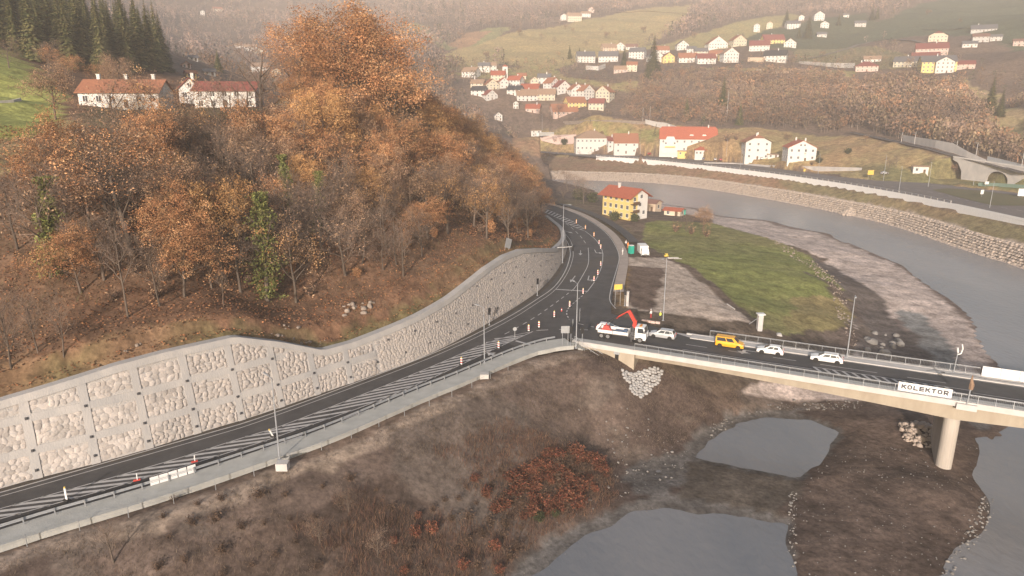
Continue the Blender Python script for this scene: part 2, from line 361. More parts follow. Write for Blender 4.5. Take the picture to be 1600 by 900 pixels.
# slope under the right village, terraces
cy([(960,180,600),(1050,170,600),(1150,165,590),(1250,165,560),(1350,165,530),(1450,170,500),(1540,180,470),(1000,122,690),(1100,112,705),(1200,110,700),(1250,113,690),(1320,113,670),(1380,117,645),(1440,118,625),(1500,118,605),(1600,122,585)])
cy([(720,195,555),(780,190,560),(850,188,565),(920,186,575),(960,165,620),(740,150,640),(800,150,640),(880,150,640),(940,140,660),(730,112,740),(800,115,735),(860,112,745),(930,108,760),(1000,100,770),(1100,95,775),(1200,95,770),(1260,95,760),(1340,95,745),(1420,95,690),(1480,90,680),(1560,75,720),(1630,80,700)])
cy([(900,78,900),(1000,78,880),(1100,75,880),(1170,72,870),(1240,75,860),(1300,75,850),(1370,70,840),(1450,60,800),(1540,50,810)])
cy([(700,95,820),(650,80,900),(760,70,950),(820,50,1050),(900,35,1150),(900,60,1000),(1000,15,1300),(1000,45,1100),(1080,30,1150),(1100,50,1020),(1200,35,1050),(1230,55,960),(1300,30,1050),(1350,50,960),(1400,10,1150),(1500,0,1150),(1600,-10,1150),(1500,30,960),(1600,25,960)])
cy([(640,40,1150),(700,20,1350),(620,5,1500),(800,5,1600),(540,30,1350),(450,40,1200),(330,20,1300),(330,60,1000),(420,75,950),(300,95,760),(360,120,680),(430,110,720),(330,135,600),(430,160,520),(560,130,650),(600,90,850),(280,-30,1500),(150,-40,1200)])
cy([(600,-40,1900),(900,-40,2000),(1200,-40,1900),(1500,-60,1700),(1700,-60,1600),(100,-60,1500),(-100,-80,1300),(850,-120,2600),(300,-120,2500),(1400,-120,2500)])
# left plateau, meadow and spruce hill
C += [(-103,180,38),(-130,180,39),(-60,185,38.3),(-80,200,38.5),(-110,200,39),(-45,175,36.5),(-45,200,36.5),(-30,200,32.5),(-15,232,22),(-5,262,13),(-22,285,17),(-42,245,31),(-70,245,38),(0,305,4),(-8,300,9),(-30,320,20),(-60,300,34),(-95,150,36),(-70,150,35),(-40,140,31),(-60,160,36),(12,330,-2),(20,380,-4),(0,400,4),(-40,400,20),(-100,420,30),(-20,480,8),(30,470,2)]
cy([(0,150,170),(0,75,232),(90,150,190),(60,110,215),(40,200,150),(-60,100,190),(-60,170,140),(100,105,250),(200,105,262),(270,128,262),(140,120,235),(0,55,270),(-100,30,300)])
C += [(-260,300,88),(-330,380,140),(-450,420,190),(-300,200,84),(-420,200,150),(-600,400,260),(-200,380,70),(-150,330,52),(-160,420,55),(-200,550,50),(-260,700,60),(-150,100,34),(-220,100,60),(-160,40,22),(-260,0,50)]
# hills out of frame on the right (they shade the meadow above) and behind
C += [(260,250,14),(330,330,30),(340,250,36),(420,330,85),(420,250,100),(520,420,170),(560,330,230),(640,450,260),(700,350,290),(800,500,290),(900,300,310),(500,100,200),(320,100,60),(240,60,16),(260,-80,30),(600,600,190),(760,650,210),(420,470,95),(900,800,250),(1200,900,320),(1300,500,340)]
C += [(-60,-40,-9),(0,-30,-11.2),(40,0,-11.3),(60,30,-11.6),(0,20,-11.2),(-40,-10,-8),(0,-200,10),(-150,-200,30),(150,-200,10),(-400,-200,120),(400,-200,120),(-1200,800,380),(-1300,0,330),(1300,-100,350),(-700,1200,330),(-1300,2400,440),(1500,2400,440),(1500,1500,400)]
C = np.array(C, float); CC = 5.0
def _phi(ax, ay, bx, by): return np.sqrt((ax-bx)**2+(ay-by)**2+CC*CC)
_A = _phi(C[:, None, 0], C[:, None, 1], C[None, :, 0], C[None, :, 1]); _n = len(C)
_A += -np.eye(_n)*.35
_K = np.zeros((_n+1, _n+1)); _K[:_n, :_n] = _A; _K[_n, :_n] = 1; _K[:_n, _n] = 1
_w = np.linalg.solve(_K, np.r_[C[:, 2], 0])
def rbf(x, y):
    x = np.atleast_1d(np.asarray(x, float)); y = np.atleast_1d(np.asarray(y, float)); out = np.empty(x.size); fx, fy = x.ravel(), y.ravel()
    for i in range(0, x.size, 8000):
        out[i:i+8000] = _phi(fx[i:i+8000, None], fy[i:i+8000, None], C[None, :, 0], C[None, :, 1]) @ _w[:_n] + _w[_n]
    return out.reshape(x.shape)
def inpoly(x, y, poly):
    r = np.zeros(x.shape, bool); n = len(poly)
    for i in range(n):
        x0, y0 = poly[i][0], poly[i][1]; x1, y1 = poly[i-1][0], poly[i-1][1]
        if y0 == y1: continue
        c = ((y0 > y) != (y1 > y)) & (x < (x1-x0)*(y-y0)/(y1-y0)+x0); r ^= c
    return r
def vnoise(x, y, sc, seed=0):
    """cheap smooth value noise in -1..1"""
    x = x/sc+seed*17.3; y = y/sc-seed*9.1; xi = np.floor(x).astype(np.int64); yi = np.floor(y).astype(np.int64); fx = x-xi; fy = y-yi
    fx = fx*fx*(3-2*fx); fy = fy*fy*(3-2*fy)
    def h(a, b):
        v = (a*374761393+b*668265263+seed*974711) & 0x7fffffff; v = (v ^ (v >> 13))*1274126177 & 0x7fffffff; return ((v ^ (v >> 16)) & 0xffff)/32767.5-1
    return (h(xi, yi)*(1-fx)+h(xi+1, yi)*fx)*(1-fy)+(h(xi, yi+1)*(1-fx)+h(xi+1, yi+1)*fx)*fy
def fbm(x, y, sc, seed=0, o=4): return sum(vnoise(x, y, sc/2**k, seed+k)*.55**k for k in range(o))
# paved area outline: carriageway plus both verges and the bridge throat
BT0, BT1, BTW = 1.7, 10.3, 12.6        # near kerb, far kerb, far edge of the deck
SB = 95.0
ROAD = [tuple(p) for p in LW]+[tuple(p) for p in R2[::-1]]+[tuple(B(7, BT1)[:2]), tuple(B(SB, BT1)[:2]), tuple(B(SB, BT0)[:2]), tuple(B(-8, BT0)[:2])]+[tuple(p) for p in RE[::-1]]
PAVED = [tuple(p) for p in LW]+[(30, 300)]+[(q[0]+2.6, q[1]) for q in R2[::-1]]+[tuple(B(8, BTW)[:2]), tuple(B(4, 0)[:2]), tuple(B(-2, 0)[:2])]+[tuple(p) for p in OE[::-1]]
FARROAD = [tuple(V2(a, b, FRZ)) for a, b in [(845,236),(930,241),(1010,243.5),(1100,250),(1200,261),(1300,275),(1370,282),(1450,286),(1530,294),(1610,304)]]
FARROADP = RPp[:9]+[(190, 205)]+FARROAD[::-1]
GBAR = smooth([V2(a, b, WATER) for a, b in [(1095,330),(1120,338),(1200,347),(1290,367),(1350,390),(1400,412),(1470,462),(1520,512),(1548,562),(1566,610),(1580,690),(1500,680),(1420,600),(1350,540),(1335,480),(1290,420),(1180,360)]], 2)
GOUT = [V2(a, b, WATER) for a, b in [(1120,330),(1300,362),(1420,412),(1500,470),(1550,540),(1580,600),(1610,600),(1600,460),(1500,410),(1400,372),(1300,352),(1200,335)]]
POOLS = [[V2(a, b, WATER) for a, b in [(1085,716),(1105,692),(1150,663),(1200,652),(1262,655),(1312,672),(1298,704),(1250,749)]],
         [V2(a, b, WATER) for a, b in [(818,905),(868,866),(925,835),(985,806),(1040,790),(1070,800),(1120,806),(1180,812),(1232,822),(1240,870),(1242,905),(1250,1100),(700,1100)]]]
POOLL = [Line(p+[p[0]]) for p in POOLS]
def terrain(x, y, detail=True):
    x = np.atleast_1d(np.asarray(x, float)); y = np.atleast_1d(np.asarray(y, float))
    z = rbf(x, y)
    if detail:
        far = np.clip((y-350)/600, 0, 1)
        wild = np.clip(np.abs(z-FRZ)/3, .15, 1)*(z > -10.8)
        z = z+fbm(x, y, 9, 3)*.28*wild*(1-far)+fbm(x, y, 60, 9)*2.6*far*(y > 620)
        bed = (z < -10.7) & (y < 130)
        z = z+bed*fbm(x, y, 7, 5)*.10
    near = (y < 330) & (np.abs(x) < 140)
    if near.any():
        xs, ys, zs = x[near], y[near], z[near]
        sd, s = WALL.dist(xs, ys); h = wall_h(s)
        zs = np.where((sd > -1.2) & (sd < BAT*h+.15) & (s < 260), np.minimum(zs, -.5), zs)
        top = (sd >= BAT*h+.15) & (sd < BAT*h+3.5) & (s < 260) & (s > 5)
        zs = np.where(top, np.minimum(zs, h-.3+.3*(sd-BAT*h-.15)), zs)
        pv = inpoly(xs, ys, PAVED) | inpoly(xs, ys, ROAD) & (xs < 24)
        zs = np.where(pv, np.minimum(zs, -.4), zs)
        jx_, jy_ = fbm(xs, ys, 6, 77)*.7, fbm(xs, ys, 6, 78)*.7
        for pl, pl_line in zip(POOLS, POOLL):
            k = (ys < 115) & (xs > -10) & (xs < 70)
            if not k.any(): continue
            d_ = np.abs(pl_line.dist(xs[k]+jx_[k], ys[k]+jy_[k])[0]); s_ = np.where(inpoly(xs[k]+jx_[k], ys[k]+jy_[k], pl), -d_, d_)
            zs[k] = np.where(s_ < 2.2, np.minimum(zs[k], np.maximum(WATER+s_*.16, WATER-.6)), zs[k])
        z[near] = zs
    z = np.where(z > 200, 200+85*np.tanh((z-200)/85), z)
    gb = (y > 60) & (y < 320) & (x > 50) & (x < 150)
    if gb.any():
        xs, ys, zs = x[gb], y[gb], z[gb]; z[gb] = np.where(inpoly(xs, ys, GBAR), np.maximum(zs, -11.22+.12*fbm(xs, ys, 9, 55)*.4), np.where(inpoly(xs, ys, GOUT), np.minimum(zs, -12.2), zs))
    fb = (y > 30) & (y < 640) & (x > 20)
    if fb.any():
        xs, ys, zs = x[fb], y[fb], z[fb]; sd, _ = RWL.dist(xs, ys); sp2, _ = RPL.dist(xs, ys); on = (sd > -5) & (sp2 < 0)
        up = -6.8+(FRZ-2.3+6.8)*np.clip((sd-6.5)/np.maximum(sd-6.5+np.abs(sp2), .5), 0, 1)+fbm(xs, ys, 9, 3)*.25
        zb = np.where(sd < 6.5, np.interp(sd, [-5, -3, .5, 6.5], [-13.2, -12.8, -11.4, -6.8]), up)
        z[fb] = np.where(on, np.where(sd < -2, np.minimum(zs, zb), zb), zs)
    vi = (x > 150) & (y > 180) & (y < 420)
    if vi.any():
        xs, ys, zs = x[vi], y[vi], z[vi]; d_, s_ = RAILL.dist(xs, ys); on = (s_ > RAILL.S[3]-2) & (s_ < RAILL.S[6])
        lo = FRZ+.4+np.clip((-d_-16)/14, 0, 1)*6
        z[vi] = np.where(on & (d_ < 3.2) & (d_ > -30), np.minimum(zs, lo), zs)
    fr = inpoly(x, y, FARROADP); z = np.where(fr, np.minimum(z, FRZ-.4), z)
    return z
def th(x, y): return float(terrain(x, y)[0])
_T = np.r_[np.arange(45, 420, 1.5), np.arange(420, 2600, 6.0)]
def at(px, py):
    """the spot on the ground that the photograph shows at this pixel"""
    u, dy, dz = ray(px, py); t = _T/dy
    zz = CAM_H+dz*t-terrain(u*t, dy*t); k = np.argmax(zz < 0)
    if zz[k] >= 0: k = len(t)-1
    a = zz[k-1]/(zz[k-1]-zz[k]) if k else 0
    tt = t[k-1]+(t[k]-t[k-1])*a if k else t[0]
    return Vector((u*tt, dy*tt, CAM_H+dz*tt))
def atp(lst): return [at(*a) for a in lst]
def mpx(p): return depth(p)/FPX          # metres per photo pixel at p

# ------------------------------------------------------------------ ground sheet
def axis(pts):
    out = [pts[0][0]]
    for (a, st), (b, _) in zip(pts, pts[1:]):
        n = max(1, int(round((b-a)/st))); out += list(a+(b-a)*(np.arange(1, n+1)/n))
    return np.array(out)
gx = axis([(-1500, 60), (-600, 25), (-250, 8), (-130, 2.0), (-85, 1.0), (78, 1.5), (110, 1.6), (200, 3.5), (420, 8), (800, 20), (1600, 0)])
gy = axis([(-300, 40), (0, 8), (44, 1.0), (200, 1.7), (330, 3.0), (560, 4.5), (800, 7), (1300, 20), (2700, 0)])
GX, GY = np.meshgrid(gx, gy); GZ = terrain(GX, GY)
x, y, z = GX.ravel(), GY.ravel(), GZ.ravel()
jx, jy = fbm(x, y, 9, 21)*1.3, fbm(x, y, 9, 33)*1.3
col = np.empty((x.size, 3)); n1 = fbm(x, y, 40, 2)[:, None]; n2 = fbm(x, y, 7, 12)[:, None]; n3 = fbm(x, y, 14, 41)[:, None]
def setc(mask, c, c2=None, nz=None):
    c = np.array(c); c2 = np.array(c2) if c2 is not None else c*.7; k = np.clip((nz if nz is not None else n2)*.8+.5, 0, 1)
    full = c*(1-k)+c2*k; mask = mask.ravel(); col[mask] = full[mask]
def zone(lst, c, c2=None, nz=None, jit=1.0, zz=None, k=None):
    poly = [(p.x, p.y) for p in (atp(lst) if zz is None else [P(a, b, zz) for a, b in lst])]
    setc(inpoly(x+jx*jit, y+jy*jit, poly), c, c2, nz); return poly
FIELDS = []
def field(*a, **k): FIELDS.append(zone(*a, **k))
setc(np.ones(x.size, bool), (.17, .12, .09), (.13, .095, .075), n1)                                    # wooded hills
sdw, sw = WALL.dist(x, y)
LEFTW = (sdw > 0) & (y < 330) & (x < 20) & (x > -200)
setc(LEFTW, (.20, .112, .068), (.125, .08, .052), n2*.6+n1*.6)                                        # leaf litter
sde, se = EDGE.dist(x+jx, y+jy)
EMB = (sde < .5) & (y < 125) & (x < 60) & (z > -11.25)
setc((y < 130) & (x < 85) & (sde < .5), (.135, .10, .082), (.085, .062, .052), n3+n2*.5)              # bare bank
setc(EMB & (x < -2) & (z < -3), (.105, .075, .06), (.06, .044, .036), n3+n2*.4)
setc(EMB & (fbm(x, y, 16, 91) > .3), (.14, .112, .095), (.11, .085, .07), n2)
setc((z < -11.2) & (y < 125), (.165, .152, .143), (.14, .128, .12), n3)                               # silt
zone([(1232,640),(1330,640),(1420,655),(1560,672),(1580,690),(1578,740),(1560,780),(1535,830),(1500,905),(1400,1000),(1235,1000),(1240,860),(1230,780),(1245,748),(1300,705),(1314,668)], (.125, .09, .073), (.095, .07, .058), n3, zz=-11)
zone([(1082,716),(1245,752),(1232,812),(1130,795),(1060,775)], (.115, .095, .078), (.09, .075, .062), n3, zz=-11.2)
field([(-300,40),(-60,45),(0,70),(40,95),(70,125),(95,150),(110,185),(80,215),(40,228),(-100,250)], (0.295, 0.301, 0.088), (0.248, 0.260, 0.083), jit=1.5)
field([(110,180),(140,210),(210,235),(200,285),(60,265),(-100,270),(-60,225),(60,215)], (0.319, 0.242, 0.124), (0.248, 0.195, 0.094), jit=1.5)
field([(130,168),(280,165),(420,170),(440,215),(300,215),(200,235),(140,215)], (0.142, 0.118, 0.059), (0.100, 0.075, 0.045))
field([(700,112),(690,85),(760,60),(850,45),(960,22),(1030,10),(1085,8),(1070,35),(1010,70),(900,98),(870,108),(790,100)], (0.366, 0.277, 0.136), (0.295, 0.242, 0.118), n1*.7+n2*.4, jit=3)
field([(632,40),(700,78),(770,62),(800,42),(760,44),(700,70),(650,35)], (0.295, 0.277, 0.136), None, jit=2)
field([(700,70),(730,50),(770,48),(745,66),(720,78)], (0.389, 0.236, 0.142), None, jit=2)
field([(860,100),(880,120),(960,130),(1000,128),(990,145),(900,130),(820,130),(700,115)], (0.307, 0.271, 0.118), (0.271, 0.201, 0.106), jit=2)
field([(990,78),(1060,62),(1130,42),(1230,22),(1260,25),(1200,50),(1160,72),(1090,80)], (0.319, 0.277, 0.130), (0.295, 0.236, 0.112), jit=2)
field([(1140,70),(1200,45),(1350,20),(1380,40),(1340,72),(1250,80)], (0.085, 0.095, 0.055), (0.070, 0.080, 0.048), jit=2)  # shade of the hollow painted in as darker grass
field([(1240,78),(1340,72),(1420,85),(1440,105),(1370,108),(1335,106),(1245,98)], (0.177, 0.165, 0.088), (0.201, 0.159, 0.088), n1, jit=2)
field([(1335,70),(1380,30),(1440,5),(1700,-60),(1750,80),(1560,62),(1440,55)], (0.085, 0.100, 0.060), (0.070, 0.085, 0.052), n1, jit=3)  # upper right meadow: hill shade put into a darker green
field([(1330,120),(1240,118),(1200,112),(1060,108),(1240,108),(1340,112)], (0.295, 0.248, 0.118), None, jit=2)
field([(1500,120),(1545,180),(1560,225),(1600,235),(1620,190),(1560,150)], (0.330, 0.271, 0.130), (0.271, 0.201, 0.118), jit=2)
field([(835,205),(900,190),(960,186),(1060,196),(1150,200),(1240,206),(1330,212),(1400,224),(1480,262),(1610,292),(1610,318),(1300,272),(1100,248),(1000,242),(900,238),(840,232)], (0.342, 0.224, 0.118), (0.295, 0.230, 0.112), n1+n2*.5, jit=2)
zone([(905,196),(1000,198),(1045,205),(1010,225),(950,214),(900,210)], (.23, .22, .085), (.26, .19, .09), jit=2)
zone([(1330,262),(1420,264),(1500,262),(1620,262),(1620,300),(1500,290),(1360,281)], (.16, .165, .07), (.2, .16, .08), n1, jit=1.5)
sdr, sr = RWL.dist(x+jx*.5, y+jy*.5); sdp, sp_ = RPL.dist(x, y)
bank = (sdr > 0) & (sdp < 0) & (y > 20) & (y < 620) & (x > 0)
setc(bank & (x < 150), (.29, .175, .11), (.23, .16, .095), n2); setc(bank & (x >= 150), (.24, .175, .10), (.19, .16, .085), n1+n2*.5)
setc(bank & (sdr < 7.5), (.38, .31, .255), (.32, .26, .21))
setc((sdr <= 0) & (y > 110) & (x > 40) & (z < -9.0), (.46, .38, .335), (.42, .345, .305), n3)                # gravel bar
setc((sdr <= 0) & (y > 110) & (x > 40) & (z < -11.15) & (z > -12.2), (.24, .185, .16))
NEARB = (sdr <= 0) & (y > 108) & (y < 330) & (x > 5) & (sdw < 0) & (z > -9.0)
setc(NEARB, (.15, .11, .085), (.11, .085, .065), n2+n1)
zone([(1110,341),(1200,350),(1290,369),(1400,413),(1470,463),(1520,513),(1550,565),(1500,590),(1450,525),(1400,455),(1345,415),(1285,404),(1200,373),(1115,348)], (.47, .385, .34), (.42, .345, .305), n3, jit=.5)
zone([(1262,398),(1310,420),(1372,465),(1425,525),(1490,598),(1410,600),(1345,545),(1322,480)], (.13, .11, .10), (.10, .082, .073), n3, jit=1.2)
zone([(1400,480),(1440,490),(1500,560),(1490,590),(1440,545)], (.24, .235, .225), (.2, .195, .185), n3, jit=1.0)
MEADOW = zone([(1020,345),(1115,348),(1195,370),(1268,404),(1316,450),(1322,508),(1235,524),(1188,510),(1130,455),(1080,415),(1030,395),(1000,365)], (.185, .20, .065), (.20, .185, .08), n1*1.2+n2*.4, jit=.8)
zone([(1230,470),(1320,462),(1325,520),(1230,518)], (.24, .19, .09), (.21, .18, .08), n1, jit=1.5)
zone([(1255,420),(1310,450),(1350,510),(1345,565),(1300,545),(1330,500)], (.12, .09, .075), (.16, .125, .10), n2, jit=2)
zone([(972,402),(1040,402),(1070,420),(1120,460),(1172,505),(1120,503),(985,482),(965,470),(968,420)], (.46, .375, .31), (.37, .30, .245), n2, jit=.6)
zone([(982,415),(1040,420),(1032,450),(1020,487),(985,478),(980,445)], (.15, .107, .085), (.125, .09, .07), n2, jit=.5)
zone([(962,478),(978,418),(968,412),(972,400),(985,420),(978,480)], (.24, .155, .075), (.2, .13, .07), n2, jit=.3)
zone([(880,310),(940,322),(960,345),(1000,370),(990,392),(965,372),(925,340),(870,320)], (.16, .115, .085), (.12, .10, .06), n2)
setc((sde < .6) & (sde > -1.7) & (y < 118) & (x < 13) & (z > -1.6), (.29, .225, .175), (.23, .18, .145))           # tan shoulder
setc((sdw > wall_h(sw)*BAT+.2) & (sdw < wall_h(sw)*BAT+4.0+2*n2[:, 0]) & (sw < 200) & (y < 200), (.15, .125, .06), (.18, .11, .065), n2)
wet = np.clip((z-WATER)/.4, 0, 1)[:, None]; wet = np.where(((y < 330) & (x > -60))[:, None], wet, 1)
col = np.clip(col*(1+n2*.12)*(.6+.4*wet), .01, 1)
nx, ny = len(gx), len(gy); I = np.arange(nx*ny).reshape(ny, nx)
F4 = np.stack([I[:-1, :-1], I[:-1, 1:], I[1:, 1:], I[1:, :-1]], -1).reshape(-1, 4)
ground = link('ground', np_mesh('ground', np.stack([x, y, z], 1), F4, M['ground'], col, smooth=True)); tag(ground, kind='structure')

# ------------------------------------------------------------------ river: one sheet, the bed dips below it
def water_mat():
    m = mat('water', (.135, .143, .155), (.225, .215, .21), .25, .035, coords='World', spec=.5, detail=7, stretch=(1, .35, 1))
    t = m.node_tree; b = t.nodes['Principled BSDF']; g = t.nodes.new('ShaderNodeNewGeometry')
    mp = t.nodes.new('ShaderNodeMapping'); mp.inputs['Scale'].default_value = (1, .6, 1); mp.inputs['Rotation'].default_value = (0, 0, .6)
    nz = t.nodes.new('ShaderNodeTexNoise'); nz.inputs['Scale'].default_value = .9; nz.inputs['Detail'].default_value = 5
    bp = t.nodes.new('ShaderNodeBump'); bp.inputs['Strength'].default_value = .5; bp.inputs['Distance'].default_value = .3
    t.links.new(g.outputs['Position'], mp.inputs[0]); t.links.new(mp.outputs[0], nz.inputs['Vector']); t.links.new(nz.outputs[0], bp.inputs['Height']); t.links.new(bp.outputs[0], b.inputs['Normal'])
    return m
M['water'] = water_mat()
wb = MB(); wb.quad((-70, -120, WATER), (230, -120, WATER), (230, 640, WATER), (-70, 640, WATER))
tag(wb.build('river', M['water']), kind='structure')

# ------------------------------------------------------------------ roads (flat sheets with painted lines just above)
def sheet(name, poly, z, m, kind='structure', parent=None, t=0.0):
    b = MB(); tri = tessellate_polygon([[Vector((p[0], p[1], 0)) for p in poly]])
    b.add([(p[0], p[1], z) for p in poly], [tuple(q) for q in tri]); o = b.build(name, m, parent)
    if kind: o['kind'] = kind
    if o.data.polygons and o.data.polygons[0].normal.z < 0: o.data.flip_normals()
    return o
road = sheet('road', ROAD, 0.0, M['asphalt'])
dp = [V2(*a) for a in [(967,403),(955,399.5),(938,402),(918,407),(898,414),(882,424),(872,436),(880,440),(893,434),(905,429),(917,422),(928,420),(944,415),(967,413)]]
sheet('sunlit_dust_film', dp, .005, M['sunlit_dust'])  # lighter sheet: road dust with the sunlit haze over it painted in
# gutter strip along the wall foot
b = MB()
ss = np.arange(20, 262, 2.0)
for s0, s1 in zip(ss, ss[1:]):
    q = []
    for s_, d in ((s0, -.05), (s1, -.05), (s1, -.95), (s0, -.95)):
        p, n = WALL.at(s_), WALL.nrm(s_); q.append((p[0]+n[0]*d, p[1]+n[1]*d, .006))
    b.quad(*q)
tag(b.build('gutter', M['gutter']), kind='structure')
# light concrete strip and a dark footpath outside the bend
def band(name, d0, d1, s0, s1, z_, m):
    b = MB(); prev = None
    for q_ in np.arange(s0, s1+.1, 2.0):
        p, n = Rl.at(q_), -Rl.nrm(q_); sec = [(*(p+n*d0), -.4), (*(p+n*d0), z_), (*(p+n*d1), z_), (*(p+n*d1), -.6)]
        if prev:
            for i in range(3): b.quad(prev[i], sec[i], sec[i+1], prev[i+1])
        prev = sec
    tag(b.build(name, m), kind='structure')
band('verge', 0, 2.3, 16, Rl.len, .12, M['bend_concrete']); band('footpath', 4.6, 7.4, 72, 150, -.12, M['asphalt'])
# painted lines
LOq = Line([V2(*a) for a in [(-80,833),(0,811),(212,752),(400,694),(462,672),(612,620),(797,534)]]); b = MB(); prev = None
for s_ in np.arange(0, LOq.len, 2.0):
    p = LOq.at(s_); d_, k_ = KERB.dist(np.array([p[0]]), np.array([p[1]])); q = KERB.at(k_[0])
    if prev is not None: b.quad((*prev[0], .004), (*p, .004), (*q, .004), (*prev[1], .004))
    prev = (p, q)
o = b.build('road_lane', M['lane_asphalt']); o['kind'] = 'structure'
pl = MB(); ZP = .010
def stripe(pts, wdt, z=ZP, dash=None, mb=None):
    mb = mb or pl; L_ = Line(smooth(pts, 2) if len(pts) > 2 else pts); d = 0.0
    segs = []
    if dash:
        while d < L_.len: segs.append((d, min(d+dash[0], L_.len))); d += dash[0]+dash[1]
    else: segs = [(0, L_.len)]
    for a, b_ in segs:
        k = max(1, int((b_-a)/2.0)); ds = np.linspace(a, b_, k+1)
        for d0, d1 in zip(ds, ds[1:]):
            p0, p1, m0, m1 = L_.at(d0), L_.at(d1), L_.nrm(d0, 1.0), L_.nrm(d1, 1.0); h = wdt/2
            mb.quad((*(p0-m0*h), z), (*(p1-m1*h), z), (*(p1+m1*h), z), (*(p0+m0*h), z))
px_ = lambda l: [V2(*a) for a in l]
stripe(px_([(-60,786),(0,770),(325,677),(400,656),(600,582),(700,543.5),(797,495),(840,467),(867,449),(884,424),(890.5,403),(891.6,395),(888,379),(877,365),(858,347),(846,338)]), .22)
stripe(px_([(-60,792),(0,776),(355,675),(400,661),(600,587.5),(706,546),(797,501),(840,473),(869,453.5),(889,424),(895.5,403),(895.8,395),(893.7,379),(885.5,367),(868,352.7),(852,342)]), .14)
UP = Line(px_([(-80,817),(0,795),(262,722),(400,677),(425,672),(662,579),(771,530),(833,518)])); LO = Line(px_([(-80,833),(0,811),(212,752),(400,694),(462,672),(612,620),(797,534),(833,518)]))
stripe([tuple(p) for p in UP.p], .16); stripe([tuple(p) for p in LO.p], .16)
d = .5
while d < UP.len-6:
    p0 = UP.at(d)
    dirv = np.array(V2(607, 616))-np.array(V2(540, 629)); dirv = dirv/np.hypot(*dirv)
    # heading turned relative to the local line so the hatching follows the bend
    base = UP.tan(150 if UP.len > 150 else UP.len/2); tl = UP.tan(d, 6); an = math.atan2(tl[1], tl[0])-math.atan2(base[1], base[0])
    dv = np.array((dirv[0]*math.cos(an)-dirv[1]*math.sin(an), dirv[0]*math.sin(an)+dirv[1]*math.cos(an)))
    ks = np.linspace(.2, 14, 120); qx, qy = p0[0]+dv[0]*ks, p0[1]+dv[1]*ks
    sd, _ = LO.dist(qx, qy)
    hit = np.argmax(sd < 0) if (sd < 0).any() else None
    if sd[0] > 0 and hit: stripe([tuple(p0), (qx[hit], qy[hit])], .42)
    d += 2.35
stripe(px_([(806,532.5),(831,539.5)]), .5); stripe(px_([(868,452),(918,455.2)]), .55)
stripe(px_([(919,387),(920,399.5),(919.5,414.6),(909,433),(901.6,445.5),(896,452)]), .18)
stripe(px_([(896,452),(870,472),(841,492.7),(812,510),(783,525)]), .2, dash=(1.6, 1.6))
stripe(px_([(915,380),(908.5,370.6),(900,362),(891,354),(878,345)]), .2, dash=(4, 3.4))
stripe(px_([(914,361),(926,370),(935,379),(942,393),(942,403),(940.6,416),(933,434),(925,446),(918,455)]), .2)
stripe(px_([(918,455),(903,468),(889,479.7),(884,489),(889.4,499)]), .22, dash=(1.0, .9))
stripe(px_([(868,321),(906,336),(936,354),(954,370.6),(965,390),(968,402),(966,413),(959,436),(953,458),(952,471),(962,482)]), .18)
stripe(px_([(838,516.5),(862,515),(889,514.5)]), .22, dash=(2.2, 2)); stripe(px_([(903,505.5),(928,511)]), .25, dash=(1.2, 1.6)); stripe(px_([(906,515),(930,516)]), .22, dash=(1.5, 2))
A1 = Line(px_([(842,328),(858,334.5),(880,345),(897,355),(913,361)])); A2 = Line(px_([(842,323),(862,330),(884,340),(902,350),(915,359)]))
stripe([tuple(p) for p in A1.p], .18); stripe([tuple(p) for p in A2.p], .18)
for k in np.linspace(.02, .93, 15):
    stripe([tuple(A1.at(k*A1.len)), tuple(A2.at(min(k+.03, 1)*A2.len))], .7)
# bridge lines
def bl(s0, s1, t, wd, dash=None): stripe([tuple(B(s0, t)[:2]), tuple(B(s1, t)[:2])], wd, dash=dash)
bl(-9, SB, BT0+.35, .14); bl(12, SB, BT1-.3, .14)
bl(6, 30, 7.0, .15, (3.5, 3.5)); bl(6, 26, 4.3, .15); bl(26, 45, 3.7, .14); bl(26, 47, 5.4, .14); bl(47, SB, 4.55, .14); bl(30, 46, 7.0, .14, (5, 4))
for k in range(14): stripe([tuple(B(27.2+k*1.35, 3.75)[:2]), tuple(B(26.2+k*1.35, 5.35)[:2])], .42)
def arrow(px, py, ang, kind='s', sc=1.0):
    o = Vector((*V2(px, py), ZP)); f = Vector((math.cos(ang), math.sin(ang), 0))*sc; r = Vector((f.y, -f.x, 0))
    def pg(pts): pl.add([o+f*a+r*b_ for a, b_ in pts], [tuple(range(len(pts)))])
    if kind == 's': pg([(-2.4, -.09), (.6, -.09), (.6, .09), (-2.4, .09)]); pg([(.6, -.42), (2.4, 0), (.6, .42)])
    else:
        sg = 1 if kind == 'r' else -1
        pg([(-2.4, -.09), (.9, -.09), (.9, .09), (-2.4, .09)]); pg([(.5, .09*sg), (.9, .09*sg), (.9, .6*sg), (.5, .6*sg)]); pg([(.1, .6*sg), (1.5, .6*sg), (.8, 1.5*sg)])
dn = math.atan2(*(np.array(V2(906, 405))-np.array(V2(907, 388)))[::-1])
arrow(907, 395, dn, 's', 1.35); arrow(931, 394, dn+.1, 'l', 1.35); arrow(887, 362, dn+.6, 's', 1.35)
d2 = math.atan2(*(np.array(V2(891, 441))-np.array(V2(898, 432)))[::-1])
arrow(895, 436, d2, 's', 1.3); arrow(919, 436, d2+.1, 'l', 1.3)
d3 = math.atan2(BD[1], BD[0])
arrow(1180, 541, d3+math.pi, 's', 1.5); arrow(1172, 548.5, d3+math.pi, 'l', 1.3); arrow(1390, 575, d3+math.pi, 'r', 1.8)
d4 = math.atan2(*(np.array(V2(480, 677))-np.array(V2(430, 694)))[::-1])
arrow(455, 687, d4, 'r', 1.6); d5 = math.atan2(*(np.array(V2(780, 553))-np.array(V2(755, 563)))[::-1]); arrow(768, 558, d5, 'l', 1.3)
stripe(px_([(534,656.5),(577,640)]), .15)
